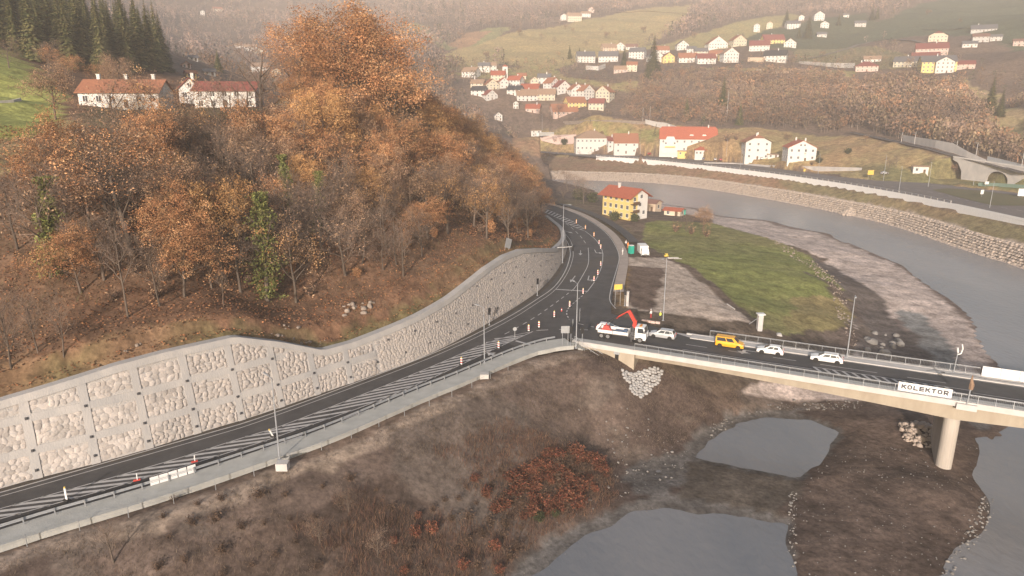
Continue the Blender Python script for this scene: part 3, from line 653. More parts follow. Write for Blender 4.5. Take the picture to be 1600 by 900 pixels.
tag(pl.build('road_marking', M['paint']), kind='structure')
# ------------------------------------------------------------------ retaining wall: concrete grid, stone panels, coping
def WP(s, h, out=0.0):
    p, n = WALL.at(s), WALL.nrm(s, 3); f = np.array((-n[0], -n[1], BAT)); f /= np.linalg.norm(f)
    return Vector((p[0]+n[0]*BAT*h+f[0]*out, p[1]+n[1]*BAT*h+f[1]*out, h+f[2]*out))
wall = empty('retaining_wall', WP(100, 0), 0, 'long pale stone retaining wall with concrete ribs beside the road below the wooded slope', 'retaining wall')
def wpart(mb, name, m, smooth_=False):
    o = mb.build(name, m, None, smooth_); o.parent = wall; o.matrix_parent_inverse = Matrix.Translation(-wall.location); return o
S0, S1 = 14.0, 262.0
b = MB(); g = np.arange(S0, S1, 1.0)
for s0, s1 in zip(g, g[1:]):
    h0, h1 = wall_h(s0), wall_h(s1); k = 4
    for i in range(k): b.quad(WP(s0, h0*i/k-.3*(i == 0)), WP(s1, h1*i/k-.3*(i == 0)), WP(s1, h1*(i+1)/k), WP(s0, h0*(i+1)/k))
wpart(b, 'backing', M['mortar'])
b = MB()
CT, CH = .9, .75
for s0, s1 in zip(g, g[1:]):
    h0, h1 = wall_h(s0), wall_h(s1)
    sec = []
    for s_, h_ in ((s0, h0), (s1, h1)):
        n = WALL.nrm(s_, 3); t0 = WP(s_, h_, .2); bk = Vector((n[0], n[1], 0))
        ch = min(CH, h_*.6)
        sec.append([WP(s_, h_-ch, -.05), WP(s_, h_-ch, .2), t0+Vector((0, 0, .1)), t0+bk*(CT+.35)+Vector((0, 0, .1)), t0+bk*(CT+.35)+Vector((0, 0, -1.2))])
    for i in range(4): b.quad(sec[0][i], sec[1][i], sec[1][i+1], sec[0][i+1])
for s_ in (g[0], g[-1]): pass
wpart(b, 'coping', M['concrete'])
RIBS = [58.5+5.55*i for i in range(-8, 9)]
BEAMS = [3.05, 6.55]
for s_ in RIBS:
    h_ = wall_h(s_)-CH+.02; b = MB(); k = 4
    for i in range(k):
        a0, a1 = h_*i/k-.2*(i == 0), h_*(i+1)/k
        A, B_, C_, D_ = [(WP(s_+e, hh, -.1), WP(s_+e, hh, .13)) for e, hh in ((-.45, a0), (.45, a0), (.45, a1), (-.45, a1))]
        b.quad(A[1], B_[1], C_[1], D_[1]); b.quad(A[0], A[1], D_[1], D_[0]); b.quad(B_[1], B_[0], C_[0], C_[1])
    wpart(b, 'rib', M['concrete'])
for hb in BEAMS:
    for s0 in RIBS:
        a, e = s0+.45, s0+5.1
        if wall_h(a) < hb+1.5 or wall_h(e) < hb+1.5: continue
        b = MB(); q = np.linspace(a, e, 4)
        for u, v in zip(q, q[1:]):
            p = [(WP(t, hb-.42, -.1), WP(t, hb-.42, .115), WP(t, hb+.42, .115), WP(t, hb+.42, -.1)) for t in (u, v)]
            for i in range(3): b.quad(p[0][i], p[1][i], p[1][i+1], p[0][i+1])
        wpart(b, 'beam', M['concrete'])
# anchor heads: small dark blocks on the rib crossings and along the plain stretch
ab = MB(); ab.box((0, 0, .05), (.3, .3, .12)); ab.taper((0, 0, .11), (.18, .18, .08), (.1, .1)); anchor_me = ab.mesh('anchor_head', M['dark_steel'])
def frame_on_wall(s_, h_, out):
    t = WALL.tan(s_, 3); n = WALL.nrm(s_, 3); X = Vector((t[0], t[1], 0)); Y = Vector((n[0]*BAT, n[1]*BAT, 1)).normalized(); Z = X.cross(Y)
    m = Matrix((X, Y, Z)).transposed().to_4x4(); m.translation = WP(s_, h_, out); return m
winv = Matrix.Translation(-wall.location)
def wall_bit(name, me, m):
    o = link(name, me, wall); o.matrix_parent_inverse = Matrix.Identity(4); o.matrix_basis = winv @ m; return o
for s_ in RIBS:
    for hb in [.9]+BEAMS:
        if wall_h(s_) > hb+1.2 and s_ > 50: wall_bit('anchor_head', anchor_me, frame_on_wall(s_, hb+.0, .13))
for s_ in np.arange(108, 186, 5.6):
    for k, hb in enumerate((1.7, 4.4, 7.2)):
        if wall_h(s_) > hb+1.3: wall_bit('anchor_head', anchor_me, frame_on_wall(s_+2.8*(k % 2), hb, .05))
# weep holes are too small; stones next
def stone_verts(seed, n=9):
    r = random.Random(seed); ring = []
    ph = r.random()*6
    rad = [1+.16*math.sin(2*i/n*6.28+ph)+r.uniform(-.14, .14) for i in range(n)]
    vs = [(rad[i]*math.cos(6.283*i/n), rad[i]*math.sin(6.283*i/n), -.35) for i in range(n)]
    vs += [(rad[i]*.93*math.cos(6.283*i/n), rad[i]*.93*math.sin(6.283*i/n), .45+r.uniform(-.1, .1)) for i in range(n)]
    vs += [(rad[i]*.55*math.cos(6.283*i/n+.3), rad[i]*.55*math.sin(6.283*i/n+.3), .85+r.uniform(-.18, .12)) for i in range(n)]
    vs += [(r.uniform(-.1, .1), r.uniform(-.1, .1), .95)]
    fs = []
    for a in (0, n):
        for i in range(n): j = (i+1) % n; fs += [(a+i, a+j, a+n+j), (a+i, a+n+j, a+n+i)]
    fs += [(2*n+i, 2*n+(i+1) % n, 3*n) for i in range(n)]
    return np.array(vs), np.array(fs)
SVAR = [stone_verts(k) for k in range(8)]
SME = [np_mesh('stone', v, f, M['stone']) for v, f in SVAR]
cand = []   # (distance, matrix, variant)
rs = random.Random(3)
for s_a in [RIBS[0]+5.55*i for i in range(48)]:
    gridp = s_a < RIBS[-1]+1
    lim = [0]+BEAMS+[99]
    a, e = (s_a+.45, s_a+5.1) if gridp else (s_a-.1, s_a+5.65)
    sz = .60 if gridp else .55
    y0 = .12
    while y0 < 10.2:
        rowh = sz*rs.uniform(.8, 1.2)
        xx = a+.05
        while xx < e-.2:
            ww = min(sz*rs.uniform(.7, 1.7), e-xx); sc = xx+ww/2
            hh = y0+rowh/2+rs.uniform(-.1, .1)
            inbeam = gridp and any(abs(hh-hb) < .42+rowh*.25 and wall_h(sc) > hb+1.5 for hb in BEAMS)
            if hh > rowh*.35 and hh+rowh*.42 < wall_h(sc)-min(CH, wall_h(sc)*.6) and not inbeam and ww > .3 and sc < S1-1:
                m = frame_on_wall(sc, hh, .0) @ Matrix.Rotation(rs.uniform(-.5, .5), 4, 'Z') @ Matrix.Diagonal((ww*.60*rs.uniform(.85, 1.05), rowh*.63*rs.uniform(.85, 1.1), (.10 if gridp else .07)*rs.uniform(.6, 1.15), 1))
                cand.append(((m.translation-cam.location).length, m, rs.randrange(8), sc))
            xx += ww
        y0 += rowh*.84
cand.sort(key=lambda c: c[0] if 58 < c[3] < 120 else c[0]+500)
for d_, m, k, _ in cand[:290]: wall_bit('stone', SME[k], m)
VV, FF, o_ = [], [], 0
for d_, m, k, _ in cand[290:]:
    v, f = SVAR[k]; A = np.array(m)
    VV.append(v @ A[:3, :3].T+A[:3, 3]); FF.append(f+o_); o_ += len(v)
sw_ = link('stone_facing', np_mesh('stone_facing', np.concatenate(VV), np.concatenate(FF), M['stone']), wall); sw_.matrix_parent_inverse = winv; sw_['kind'] = 'stuff'

# ------------------------------------------------------------------ road verge by the river side: concrete strip + guard rail
b = MB(); g = np.arange(2, KERB.len+.1, 2.0)
prev = None
for s_ in g:
    p, n = KERB.at(s_), KERB.nrm(s_, 3); d, e = EDGE.dist(np.array([p[0]]), np.array([p[1]])); wd = min(abs(d[0])-1.15, 3.0) if s_ < KERB.len-8 else abs(d[0])-1.15
    wd = max(wd, 1.2)
    sec = [(p[0], p[1], -.3), (p[0], p[1], .14), (p[0]-n[0]*wd, p[1]-n[1]*wd, .10), (p[0]-n[0]*wd, p[1]-n[1]*wd, -.6)]
    if prev:
        for i in range(3): b.quad(prev[i], sec[i], sec[i+1], prev[i+1])
    prev = sec
vend = prev
tag(b.build('verge', M['grey_concrete']), kind='structure')
gr = empty('guard_rail', (*KERB.at(60), .14), 0, 'long grey steel guard rail along the river side of the road', 'guard rail')
def in_place(o, par): o.matrix_parent_inverse = Matrix.Translation(-par.location); return o
b = MB(); prev = None
for s_ in np.arange(2, KERB.len-1.5, 2.0):
    p, n = KERB.at(s_), KERB.nrm(s_, 3); q = Vector((p[0]-n[0]*.45, p[1]-n[1]*.45, .14)); nn = Vector((n[0], n[1], 0))
    sec = [q+nn*.10+Vector((0, 0, z_))+nn*o for z_, o in ((.42, 0), (.50, .06), (.58, 0), (.66, .06), (.74, 0))]
    if prev:
        for i in range(4): b.quad(prev[i], sec[i], sec[i+1], prev[i+1])
    prev = sec
in_place(b.build('beam', M['steel'], gr), gr)
pb = MB(); pb.box((0, 0, .38), (.12, .07, .8)); pb.box((0, .06, .6), (.08, .1, .3)); post_me = pb.mesh('post', M['steel'])
for s_ in np.arange(3, KERB.len-2, 2.6):
    p, n = KERB.at(s_), KERB.nrm(s_, 3)
    o = link('post', post_me, gr); o.location = Vector((p[0]-n[0]*.45, p[1]-n[1]*.45, .14))-gr.location; o.rotation_euler = (0, 0, math.atan2(n[1], n[0])-math.pi/2)
# low fence posts at the outer edge of the shoulder
fe = empty('post_fence', (*EDGE.at(60), 0), 0, 'row of short posts with wire at the outer edge of the road shoulder', 'fence')
fm = MB(); fm.tube((0, 0, -.3), (0, 0, .95), .045, n=5); fme = fm.mesh('post', M['steel'])
b = MB(); prev = None
for s_ in np.arange(8, EDGE.len-14, 4.2):
    p, n = EDGE.at(s_), EDGE.nrm(s_, 3); q = Vector((p[0]+n[0]*.35, p[1]+n[1]*.35, -.12))
    o = link('post', fme, fe); o.location = q-fe.location
    if prev:
        for zz in (.55, .9): b.tube(prev+Vector((0, 0, zz)), q+Vector((0, 0, zz)), .012, n=3, cap=False)
    prev = q
in_place(b.build('wire', M['steel'], fe), fe)

# ------------------------------------------------------------------ bridge
br = empty('road_bridge', B(30, 6, 0), d3, 'pale concrete road bridge with haunched girder and railings over the riverbed', 'bridge')
def bpart(mb, name, m, smooth_=False, par=None):
    o = mb.build(name, m, par or br, smooth_)
    if par is None: o.matrix_parent_inverse = br.matrix_world.inverted() if False else (Matrix.Translation(br.location) @ Matrix.Rotation(d3, 4, 'Z')).inverted()
    return o
def xsec(mb, ss, prof, mi=0):
    """prof(s) -> list of (t,z); lofted along the bridge"""
    prev = None
    for s_ in ss:
        sec = [B(s_, t, z_) for t, z_ in prof(s_)]
        if prev:
            for i in range(len(sec)): j = (i+1) % len(sec); mb.quad(prev[i], sec[i], sec[j], prev[j], mi)
        else: mb.add(sec, [tuple(range(len(sec)))], mi)
        prev = sec
    mb.add(prev, [tuple(range(len(prev)))[::-1]], mi)
PS = bs(1478, 6.0, -6)
def gird(s_):
    u = abs(s_-PS)/40.0
    return 1.15+1.45*max(0, 1-min(u, 1))**1.5
b = MB(); sl_ = np.arange(-2.5, SB+.1, 2.5)
xsec(b, sl_, lambda s_: [(.55, -.45), (BTW-.55, -.45), (BTW-1.0, -.45-gird(s_)), (1.0, -.45-gird(s_))])
bpart(b, 'girder', M['bridge_concrete'])
b = MB(); xsec(b, sl_, lambda s_: [(.1, -.02), (BTW-.1, -.02), (BTW-.1, -.43), (.1, -.43)]); bpart(b, 'deck', M['concrete'])
for t0, t1, nm in ((-.05, .3, 'n'), (BTW-.3, BTW+.05, 'f')):
    b = MB(); xsec(b, np.arange(-12, SB, 5.0) if nm == 'n' else np.arange(5, SB, 5), lambda s_: [(t0, .2), (t1, .2), (t1, -.62), (t0, -.62)]); bpart(b, 'edge_beam', M['new_concrete'])
b = MB(); xsec(b, np.arange(-12, SB, 5.0), lambda s_: [(.305, .14), (BT0, .14), (BT0, -.1), (.305, -.1)]); bpart(b, 'kerb', M['grey_concrete'])
b = MB(); xsec(b, np.arange(6, SB, 5.0), lambda s_: [(BT1, .15), (BTW-.305, .15), (BTW-.305, -.1), (BT1, -.1)]); bpart(b, 'footway', M['new_concrete'])
# pier: long blade with round noses, flat cap bearing
b = MB(); prof = []
for i in range(13):
    a = -math.pi/2+math.pi*i/12; prof.append((1.05*math.sin(a), 3.0-0-1.05*math.cos(a)+0.0))
prof = [(1.05*math.cos(a), 2.35-1.05*math.sin(a)) for a in np.linspace(0, math.pi, 11)]+[(1.05*math.cos(a), 9.9+1.05*math.sin(a)) for a in np.linspace(math.pi, 0, 11)]
def ring(z_, k=1.0): return [B(PS+(a*k), 6.1+(c-6.1)*(1 if k == 1 else 1.02), z_) for a, c in prof]
r0, r1 = ring(-13.5), ring(-.42-gird(PS)); n_ = len(prof)
b.add(r0+r1, [(i, (i+1) % n_, n_+(i+1) % n_, n_+i) for i in range(n_)]+[tuple(range(n_, 2*n_))])
bpart(b, 'pier', M['pier_concrete'])
# pier-head widening under the edge beam
b = MB(); b.obox(B(PS-.2, -.45, -.02), Vector((*BD, 0))*2.4, Vector((*BN, 0))*.75, (0, 0, -.85)); bpart(b, 'lamp_plinth', M['new_concrete'])
# abutment with wing wall and a small doorway
b = MB(); D3, N3 = Vector((*BD, 0)), Vector((*BN, 0))
prof = [(-11.5, -.6), (-1.0, -.6), (-1.0, -6.5), (-3.2, -6.5), (-5.2, -4.6), (-8.5, -2.4)]
b.prism([(a, c) for a, c in prof], B(0, .15, 0), D3, (0, 0, 1), N3*.7)
b.obox(B(-3.2, .86, -7), D3*2.19, N3*(BTW-1.9), (0, 0, 6.35))
bpart(b, 'abutment', M['bridge_concrete'])
b = MB(); b.obox(B(-4.3, .06, -3.0), D3*.62, N3*.3, (0, 0, 1.9)); bpart(b, 'doorway', M['black'])  # black block painting the dark inside of the opening
b = MB(); b.obox(B(-4.5, .02, -.62), D3*1.0, N3*.12, (0, 0, -.5)); bpart(b, 'drain_box', M['signgrey'])
# railings
def railing(name, t, s0, s1, label, step=2.0, hgt=1.1, zb=.2):
    r = empty(name, B(s0, t, zb), d3, label, 'railing'); inv = (Matrix.Translation(r.location) @ Matrix.Rotation(d3, 4, 'Z')).inverted()
    pm = MB(); pm.box((0, 0, hgt/2), (.06, .06, hgt)); pm.box((0, 0, .02), (.16, .16, .04)); pme = pm.mesh('post', M['steel'])
    k = int((s1-s0)/step)
    L_ = (s1-s0); sc = 1/np.hypot(*BD)
    for i in range(k+1): o = link('post', pme, r); o.location = ((i*step), 0, 0)
    tb = MB(); tb.box((L_/2, 0, hgt), (L_, .09, .07)); tb.build('handrail', M['steel'], r)
    for j, zz in enumerate((.12, hgt-.12)): qb = MB(); qb.box((L_/2, 0, zz), (L_, .035, .035)); qb.build('rail', M['steel'], r)
    vb = MB()
    for i in np.arange(.2, L_, .2): vb.box((i, 0, hgt/2), (.012, .012, hgt-.24))
    o = vb.build('baluster', M['steel'], r); o['kind'] = 'stuff'
    return r
railing('bridge_railing', .12, -1, SB-6, 'galvanised railing on the near edge of the bridge, carrying the white banner')
railing('bridge_railing', BTW-.12, 9, bs(1532, BTW, 1.2), 'galvanised railing on the far edge of the bridge, behind the cars')
# stone pitching below the abutment
pit = [(968,577),(986,583),(1030,574),(1037,584),(1026,602),(1011,616),(999,622),(990,618),(982,602),(975,590)]
pw = [at(*a) for a in pit]; VV, FF, o_ = [], [], 0
poly = [(p.x, p.y) for p in pw]; xs0, xs1 = min(p.x for p in pw), max(p.x for p in pw); ys0, ys1 = min(p.y for p in pw), max(p.y for p in pw)
gx_, gy_ = np.meshgrid(np.arange(xs0, xs1, .5), np.arange(ys0, ys1, .5)); gx_ = gx_.ravel()+rng.uniform(-.15, .15, gx_.size); gy_ = gy_.ravel()+rng.uniform(-.15, .15, gy_.size)
ok = inpoly(gx_, gy_, poly); gx_, gy_ = gx_[ok], gy_[ok]; gz_ = terrain(gx_, gy_)
for i in range(len(gx_)):
    v, f = SVAR[i % 8]; a = rng.uniform(0, 6.28); q = v*np.array((.33, .33, .3)); q = np.stack([q[:, 0]*math.cos(a)-q[:, 1]*math.sin(a), q[:, 0]*math.sin(a)+q[:, 1]*math.cos(a), q[:, 2]], 1)
    VV.append(q+np.array((gx_[i], gy_[i], gz_[i]+.08))); FF.append(f+o_); o_ += len(v)
pitch = link('stone_pitching', np_mesh('stone_pitching', np.concatenate(VV), np.concatenate(FF), M['cone_stone'])); tag(pitch, 'grey stone pitching fanning down from the bridge abutment', 'stone pitching', kind='stuff')
# stair down the bank beside the wing wall
st = empty('bank_stair', at(911, 546), 0, 'narrow concrete stair with a handrail going down beside the bridge wing wall', 'stair')
a0, a1 = Vector((*B(-11.5, -.8)[:2], -.1)), Vector((*B(-2.3, -1.0)[:2], -4.3)); ns = 22
sm = MB(); sm.box((0, 0, -.12), (.5, 1.0, .34)); sme = sm.mesh('step', M['grey_concrete'])
for i in range(ns):
    o = link('step', sme, st); o.location = a0.lerp(a1, i/(ns-1))-st.location+Vector((0, 0, .15)); o.rotation_euler = (0, 0, d3)
for tt in (-.62, .62):
    b = MB(); off = N3*tt+Vector((0, 0, .25)); b.tube(a0+off+Vector((0, 0, .9)), a1+off+Vector((0, 0, .9)), .035, n=5)
    for i in range(0, 9): q = a0.lerp(a1, i/8)+off; b.tube(q-Vector((0, 0, .3)), q+Vector((0, 0, .9)), .03, n=5)
    in_place(b.build('handrail', M['steel'], st), st)
# rocks: loose stone heaps and the edge of the mud bank
def heap(name, polypx, n, s0, s1, m, label, cat, z=None, lift=.0, mound=0.0):
    pw = [P(a, c, z) if z is not None else at(a, c) for a, c in polypx]; poly = [(p.x, p.y) for p in pw]
    xs, ys = np.array([p[0] for p in poly]), np.array([p[1] for p in poly]); X = rng.uniform(xs.min(), xs.max(), n*6); Y = rng.uniform(ys.min(), ys.max(), n*6)
    k = inpoly(X, Y, poly); X, Y = X[k][:n], Y[k][:n]; Z = terrain(X, Y); VV, FF, o_ = [], [], 0; cx, cy_ = xs.mean(), ys.mean(); rx = max(np.ptp(xs), np.ptp(ys))/2
    for i in range(len(X)):
        v, f = SVAR[i % 8]; s_ = s0+(s1-s0)*rng.random()**2.5; a = rng.uniform(0, 6.28); q = v*np.array((s_, s_*rng.uniform(.6, 1), s_*rng.uniform(.6, 1)))
        q = np.stack([q[:, 0]*math.cos(a)-q[:, 1]*math.sin(a), q[:, 0]*math.sin(a)+q[:, 1]*math.cos(a), q[:, 2]], 1)
        mz = mound*max(0, 1-math.hypot(X[i]-cx, Y[i]-cy_)/rx)*rng.random()
        VV.append(q+np.array((X[i], Y[i], Z[i]+s_*.15+lift+mz))); FF.append(f+o_); o_ += len(v)
    o = link(name, np_mesh(name, np.concatenate(VV), np.concatenate(FF), m)); return tag(o, label, cat, kind='stuff')
heap('rock_pile', [(1405,662),(1440,660),(1466,672),(1468,700),(1430,698),(1408,685)], 190, .18, .55, M['bank_stone'], 'heap of pale rocks beside the bridge pier', 'rocks', mound=1.2)
heap('rock_edge', [(1563,690),(1580,705),(1574,740),(1562,790),(1540,830),(1505,880),(1480,905),(1468,895),(1500,850),(1520,800),(1545,760),(1560,720)], 700, .06, .26, M['grey_stone'], 'pale stones strewn along the water edge of the mud bank', 'rocks')
heap('gravel_edge', [(1232,770),(1246,765),(1243,905),(1229,905)], 160, .05, .18, M['grey_stone'], 'small stones along the left edge of the mud bank', 'rocks')
heap('bank_rubble', [(900,640),(1000,640),(1090,700),(1060,745),(1000,770),(930,800),(880,830),(860,810),(960,740),(940,690)], 150, .05, .22, M['grey_stone'], 'scattered stones at the foot of the bare bank', 'rocks')
heap('bank_rubble', [(1110,650),(1240,622),(1350,628),(1345,640),(1240,640),(1160,652),(1110,690)], 170, .06, .26, M['grey_stone'], 'stones under the bridge along the grey pool', 'rocks')
heap('river_pebbles', [(760,905),(900,840),(1000,790),(1090,800),(1100,905)], 110, .04, .13, M['grey_stone'], 'pebbles on the grey silt flat in front', 'pebbles')
heap('mud_stones', [(1250,760),(1310,700),(1400,680),(1540,700),(1550,770),(1480,880),(1400,905),(1250,905)], 420, .03, .12, M['grey_stone'], 'small stones scattered over the mud bank', 'stones')
heap('rock_outcrop', [(520,478),(585,470),(580,500),(545,505),(528,495)], 16, .2, .6, M['warm_stone'], 'pale rock outcrop in the slope above the dip of the wall', 'rocks')
heap('rock_outcrop', [(425,505),(470,512),(510,530),(500,546),(450,535),(420,522)], 14, .12, .4, M['warm_stone'], 'pale rocks just behind the low point of the wall', 'rocks')
heap('rock_outcrop', [(182,538),(222,520),(230,534),(200,552)], 5, .15, .4, M['warm_stone'], 'few pale rocks above the ribbed wall', 'rocks')
heap('shore_stones', [(1195,370),(1275,410),(1320,452),(1328,500),(1342,545),(1328,548),(1312,500),(1300,455),(1262,416)], 420, .08, .34, M['warm_stone'], 'stones along the scarp between the meadow and the gravel bar', 'rocks')
heap('wet_rocks', [(1350,512),(1400,525),(1420,560),(1370,560),(1345,540)], 14, .4, 1.3, M['grey_stone'], 'grey rocks on the dark gravel behind the bridge', 'rocks')
# stone revetment of the far bank
VV, FF, o_ = [], [], 0
for s_ in np.arange(0, RWL.len, .95):
    p, n = RWL.at(s_), RWL.nrm(s_, 10)
    if p[1] < 150 or p[1] > 560: continue
    for d_ in np.arange(-.6, 7.4, .95):
        q = p+n*(d_+rng.uniform(-.3, .3))+RWL.tan(s_)*rng.uniform(-.3, .3); v, f = SVAR[rng.integers(8)]; sc_ = rng.uniform(.45, .8)
        VV.append(v*np.array((sc_, sc_, sc_*.7))+np.array((q[0], q[1], np.interp(d_, [-3, .5, 6.5], [-12.8, -11.4, -6.8])+.15))); FF.append(f+o_); o_ += len(v)
o = link('stone_revetment', np_mesh('stone_revetment', np.concatenate(VV), np.concatenate(FF), M['bank_stone'])); tag(o, 'long sloping stone revetment along the far bank of the river', 'revetment', kind='stuff')
for (a, c), lb in (((1133, 297), 'stone groyne jutting into the river below the red-roofed inn'), ((1330, 336), 'square stone groyne at the middle of the far bank'), ((1525, 387), 'low stone groyne nearest the right end of the far bank')):
    p = P(a, c, WATER); VV, FF, o_ = [], [], 0
    for i in range(130):
        r_ = 4.2*math.sqrt(rng.random()); t_ = rng.uniform(0, 6.28); v, f = SVAR[i % 8]; sc_ = rng.uniform(.4, .9)
        VV.append(v*sc_+np.array((p.x+r_*math.cos(t_), p.y+2+r_*math.sin(t_)*1.1, WATER+max(0, (4.2-r_))*.75*rng.random()**.5+.1))); FF.append(f+o_); o_ += len(v)
    o = link('stone_groyne', np_mesh('stone_groyne', np.concatenate(VV), np.concatenate(FF), M['bank_stone'])); tag(o, lb, 'groyne', 'stone groynes of the far bank')
# ------------------------------------------------------------------ vehicles
WHEEL = {}
def wheel_mesh(r, w_):
    k = (r, w_)
    if k not in WHEEL:
        t = MB(); t.tube((0, -w_/2, 0), (0, w_/2, 0), r, n=16); q = MB()
        q.tube((0, w_/2-.01, 0), (0, w_/2+.012, 0), r*.64, n=12); q.tube((0, -w_/2-.012, 0), (0, -w_/2+.01, 0), r*.64, n=12)
        WHEEL[k] = (t.mesh('tyre', M['rubber'], False), q.mesh('rim', M['rim']))
    return WHEEL[k]
def add_wheels(root, xs, tr, r, w_):
    ty, ri = wheel_mesh(r, w_)
    for x_ in xs:
        for sd in (-1, 1):
            h = link('wheel', ty, root, loc=(x_, sd*tr, r)); link('rim', ri, h)
def body_loft(mb, st, zb):
    """st: x, shoulder z, half width, top-centre z"""
    prev = None
    for x_, zs, hw, zc in st:
        sec = [(x_, -hw*.92, zb), (x_, -hw, zb+.22), (x_, -hw, zs*.78), (x_, -hw*.95, zs), (x_, -hw*.55, zc), (x_, hw*.55, zc), (x_, hw*.95, zs), (x_, hw, zs*.78), (x_, hw, zb+.22), (x_, hw*.92, zb)]
        if prev:
            for i in range(10): j = (i+1) % 10; mb.add([prev[i], sec[i], sec[j], prev[j]], [(0, 1, 2, 3)])
        else: mb.add(sec, [tuple(range(10))])
        prev = sec
    mb.add(prev, [tuple(range(10))[::-1]])
def car(name, loc, rz, paint, label, kind='hatch', group=None, L=None, simple=False):
    """+x is the front"""
    root = empty(name, loc, rz, label, 'van' if kind == 'combi' else 'car', group)
    if kind == 'combi': L = L or 4.5; W, H, zs = 1.83, 1.85, 1.02
    elif kind == 'estate': L = L or 4.75; W, H, zs = 1.84, 1.48, .92
    elif kind == 'suv': L = L or 4.5; W, H, zs = 1.85, 1.62, .98
    else: L = L or 4.15; W, H, zs = 1.76, 1.47, .92
    hw = W/2; f, r = L/2, -L/2; b = MB()
    hood = f-.95 if kind != 'combi' else f-.8
    st = [(r, zs*.72, hw*.82, zs*.72), (r+.1, zs*.95, hw*.94, zs), (r+.6, zs, hw, zs+.03), (0, zs, hw, zs+.03), (hood-.25, zs, hw, zs+.05), (hood, zs*.98, hw, zs+.03), (f-.45, zs*.9, hw*.97, zs*.93), (f-.1, zs*.76, hw*.88, zs*.78), (f, zs*.55, hw*.78, zs*.58)]
    body_loft(b, st, .24)
    # cabin
    if kind == 'combi': bx, rx, rb = hood-.05, hood-.85, (r+.05, r+.03)
    elif kind == 'estate': bx, rx, rb = hood-.1, hood-1.05, (r+.75, r+.15)
    elif kind == 'suv': bx, rx, rb = hood-.1, hood-.95, (r+.5, r+.12)
    else: bx, rx, rb = hood-.1, hood-1.0, (r+.62, r+.12)
    z0, zt = zs-.01, H-.05; w0, w1 = hw*.93, hw*.72 if kind != 'combi' else hw*.84
    cab = [(bx, -w0, z0), (bx, w0, z0), (rb[1], w0, z0), (rb[1], -w0, z0), (rx, -w1, zt), (rx, w1, zt), (rb[0], w1, zt), (rb[0], -w1, zt)]
    b.add(cab, [(0, 1, 5, 4), (2, 3, 7, 6), (1, 2, 6, 5), (3, 0, 4, 7)])
    mid = (rx+rb[0])/2
    b.add([cab[4], cab[5], cab[6], cab[7], (rx-.2, -w1*.8, H), (rx-.2, w1*.8, H), (rb[0]+.2, w1*.8, H), (rb[0]+.2, -w1*.8, H)], [(0, 1, 5, 4), (1, 2, 6, 5), (2, 3, 7, 6), (3, 0, 4, 7), (4, 5, 6, 7)])
    b.build('body', paint, root)
    V = [Vector(p) for p in cab]
    def pane(q, u0, u1, v0, v1, nm):
        a, bb, c, d = q; nrm = (bb-a).cross(d-a).normalized()*.012; cen = Vector((mid, 0, (z0+zt)/2))
        if nrm.dot((a+c)/2-cen) < 0: nrm = -nrm
        pt = lambda u, v: (a.lerp(bb, u)).lerp(d.lerp(c, u), v)+nrm
        m_ = MB(); m_.quad(pt(u0, v0), pt(u1, v0), pt(u1, v1), pt(u0, v1)); return m_.build(nm, M['glass'], root)
    pane((V[0], V[1], V[5], V[4]), .06, .94, .1, .93, 'windscreen'); pane((V[2], V[3], V[7], V[6]), .08, .92, .2, .9, 'rear_window')
    for q in ((V[1], V[2], V[6], V[5]), (V[0], V[3], V[7], V[4])):
        pane(q, .13, .46, .14, .88, 'side_window'); pane(q, .50, .80 if kind != 'combi' else .93, .14, .88, 'side_window')
        if kind in ('estate', 'suv'): pane(q, .83, .93, .2, .82, 'side_window')
    for sd in (-1, 1):
        h = MB(); h.taper((f-.16, sd*hw*.6, zs*.60), (.26, .34, .2), (.2, .3)); h.build('headlight', M['headlight'], root)
        h = MB(); h.taper((r+.05, sd*hw*.74, zs*.68), (.12, .2, .3), (.1, .18)); h.build('taillight', M['taillight'], root)
        h = MB(); h.box((bx-.35, sd*(hw+.07), zs+.07), (.14, .18, .13)); h.build('mirror', paint, root)
        for ax_ in (r+.80, f-.85): h = MB(); h.tube((ax_, sd*(hw-.015), .32), (ax_, sd*(hw+.004), .32), .39, n=14); h.build('wheel_arch', M['black'], root)
    h = MB(); h.box((f-.02, 0, .42), (.07, 1.1, .16)); h.build('grille', M['black'], root)
    h = MB(); h.box((r+.01, 0, .5), (.05, .5, .11)); h.build('number_plate', M['white'], root)
    if kind in ('estate', 'suv', 'combi'):
        for sd in (-1, 1): h = MB(); h.box((mid, sd*w1*.78, H+.03), (abs(rx-rb[0])*.8, .035, .035)); h.build('roof_rail', M['dark_steel'], root)
    add_wheels(root, (r+.80, f-.85), hw-.12, .32, .22)
    return root
def bspot(px, t): s_ = bs(px, t); return B(s_, t, .004)
tol = d3+math.pi
car('parked_car', bspot(1035, 8.7), tol, M['carsilver'], 'silver sport utility car just behind the crane truck on the bridge', 'suv', 'cars on the bridge')
car('yellow_van', bspot(1140, 9.0), d3, M['caryellow'], 'bright yellow small van facing right on the bridge', 'combi', 'cars on the bridge', L=4.6)
car('parked_car', bspot(1203, 8.7), tol, M['carwhite'], 'white hatchback between the yellow van and the white estate car', 'hatch', 'cars on the bridge')
car('parked_car', bspot(1291, 8.8), tol, M['carwhite'], 'long white estate car rightmost in the row on the bridge', 'estate', 'cars on the bridge')
car('parked_car', P(950, 517, 0.004), d3+.12, M['carwhite'], 'white car half hidden behind the crane truck at the junction', 'hatch', 'cars on the bridge')
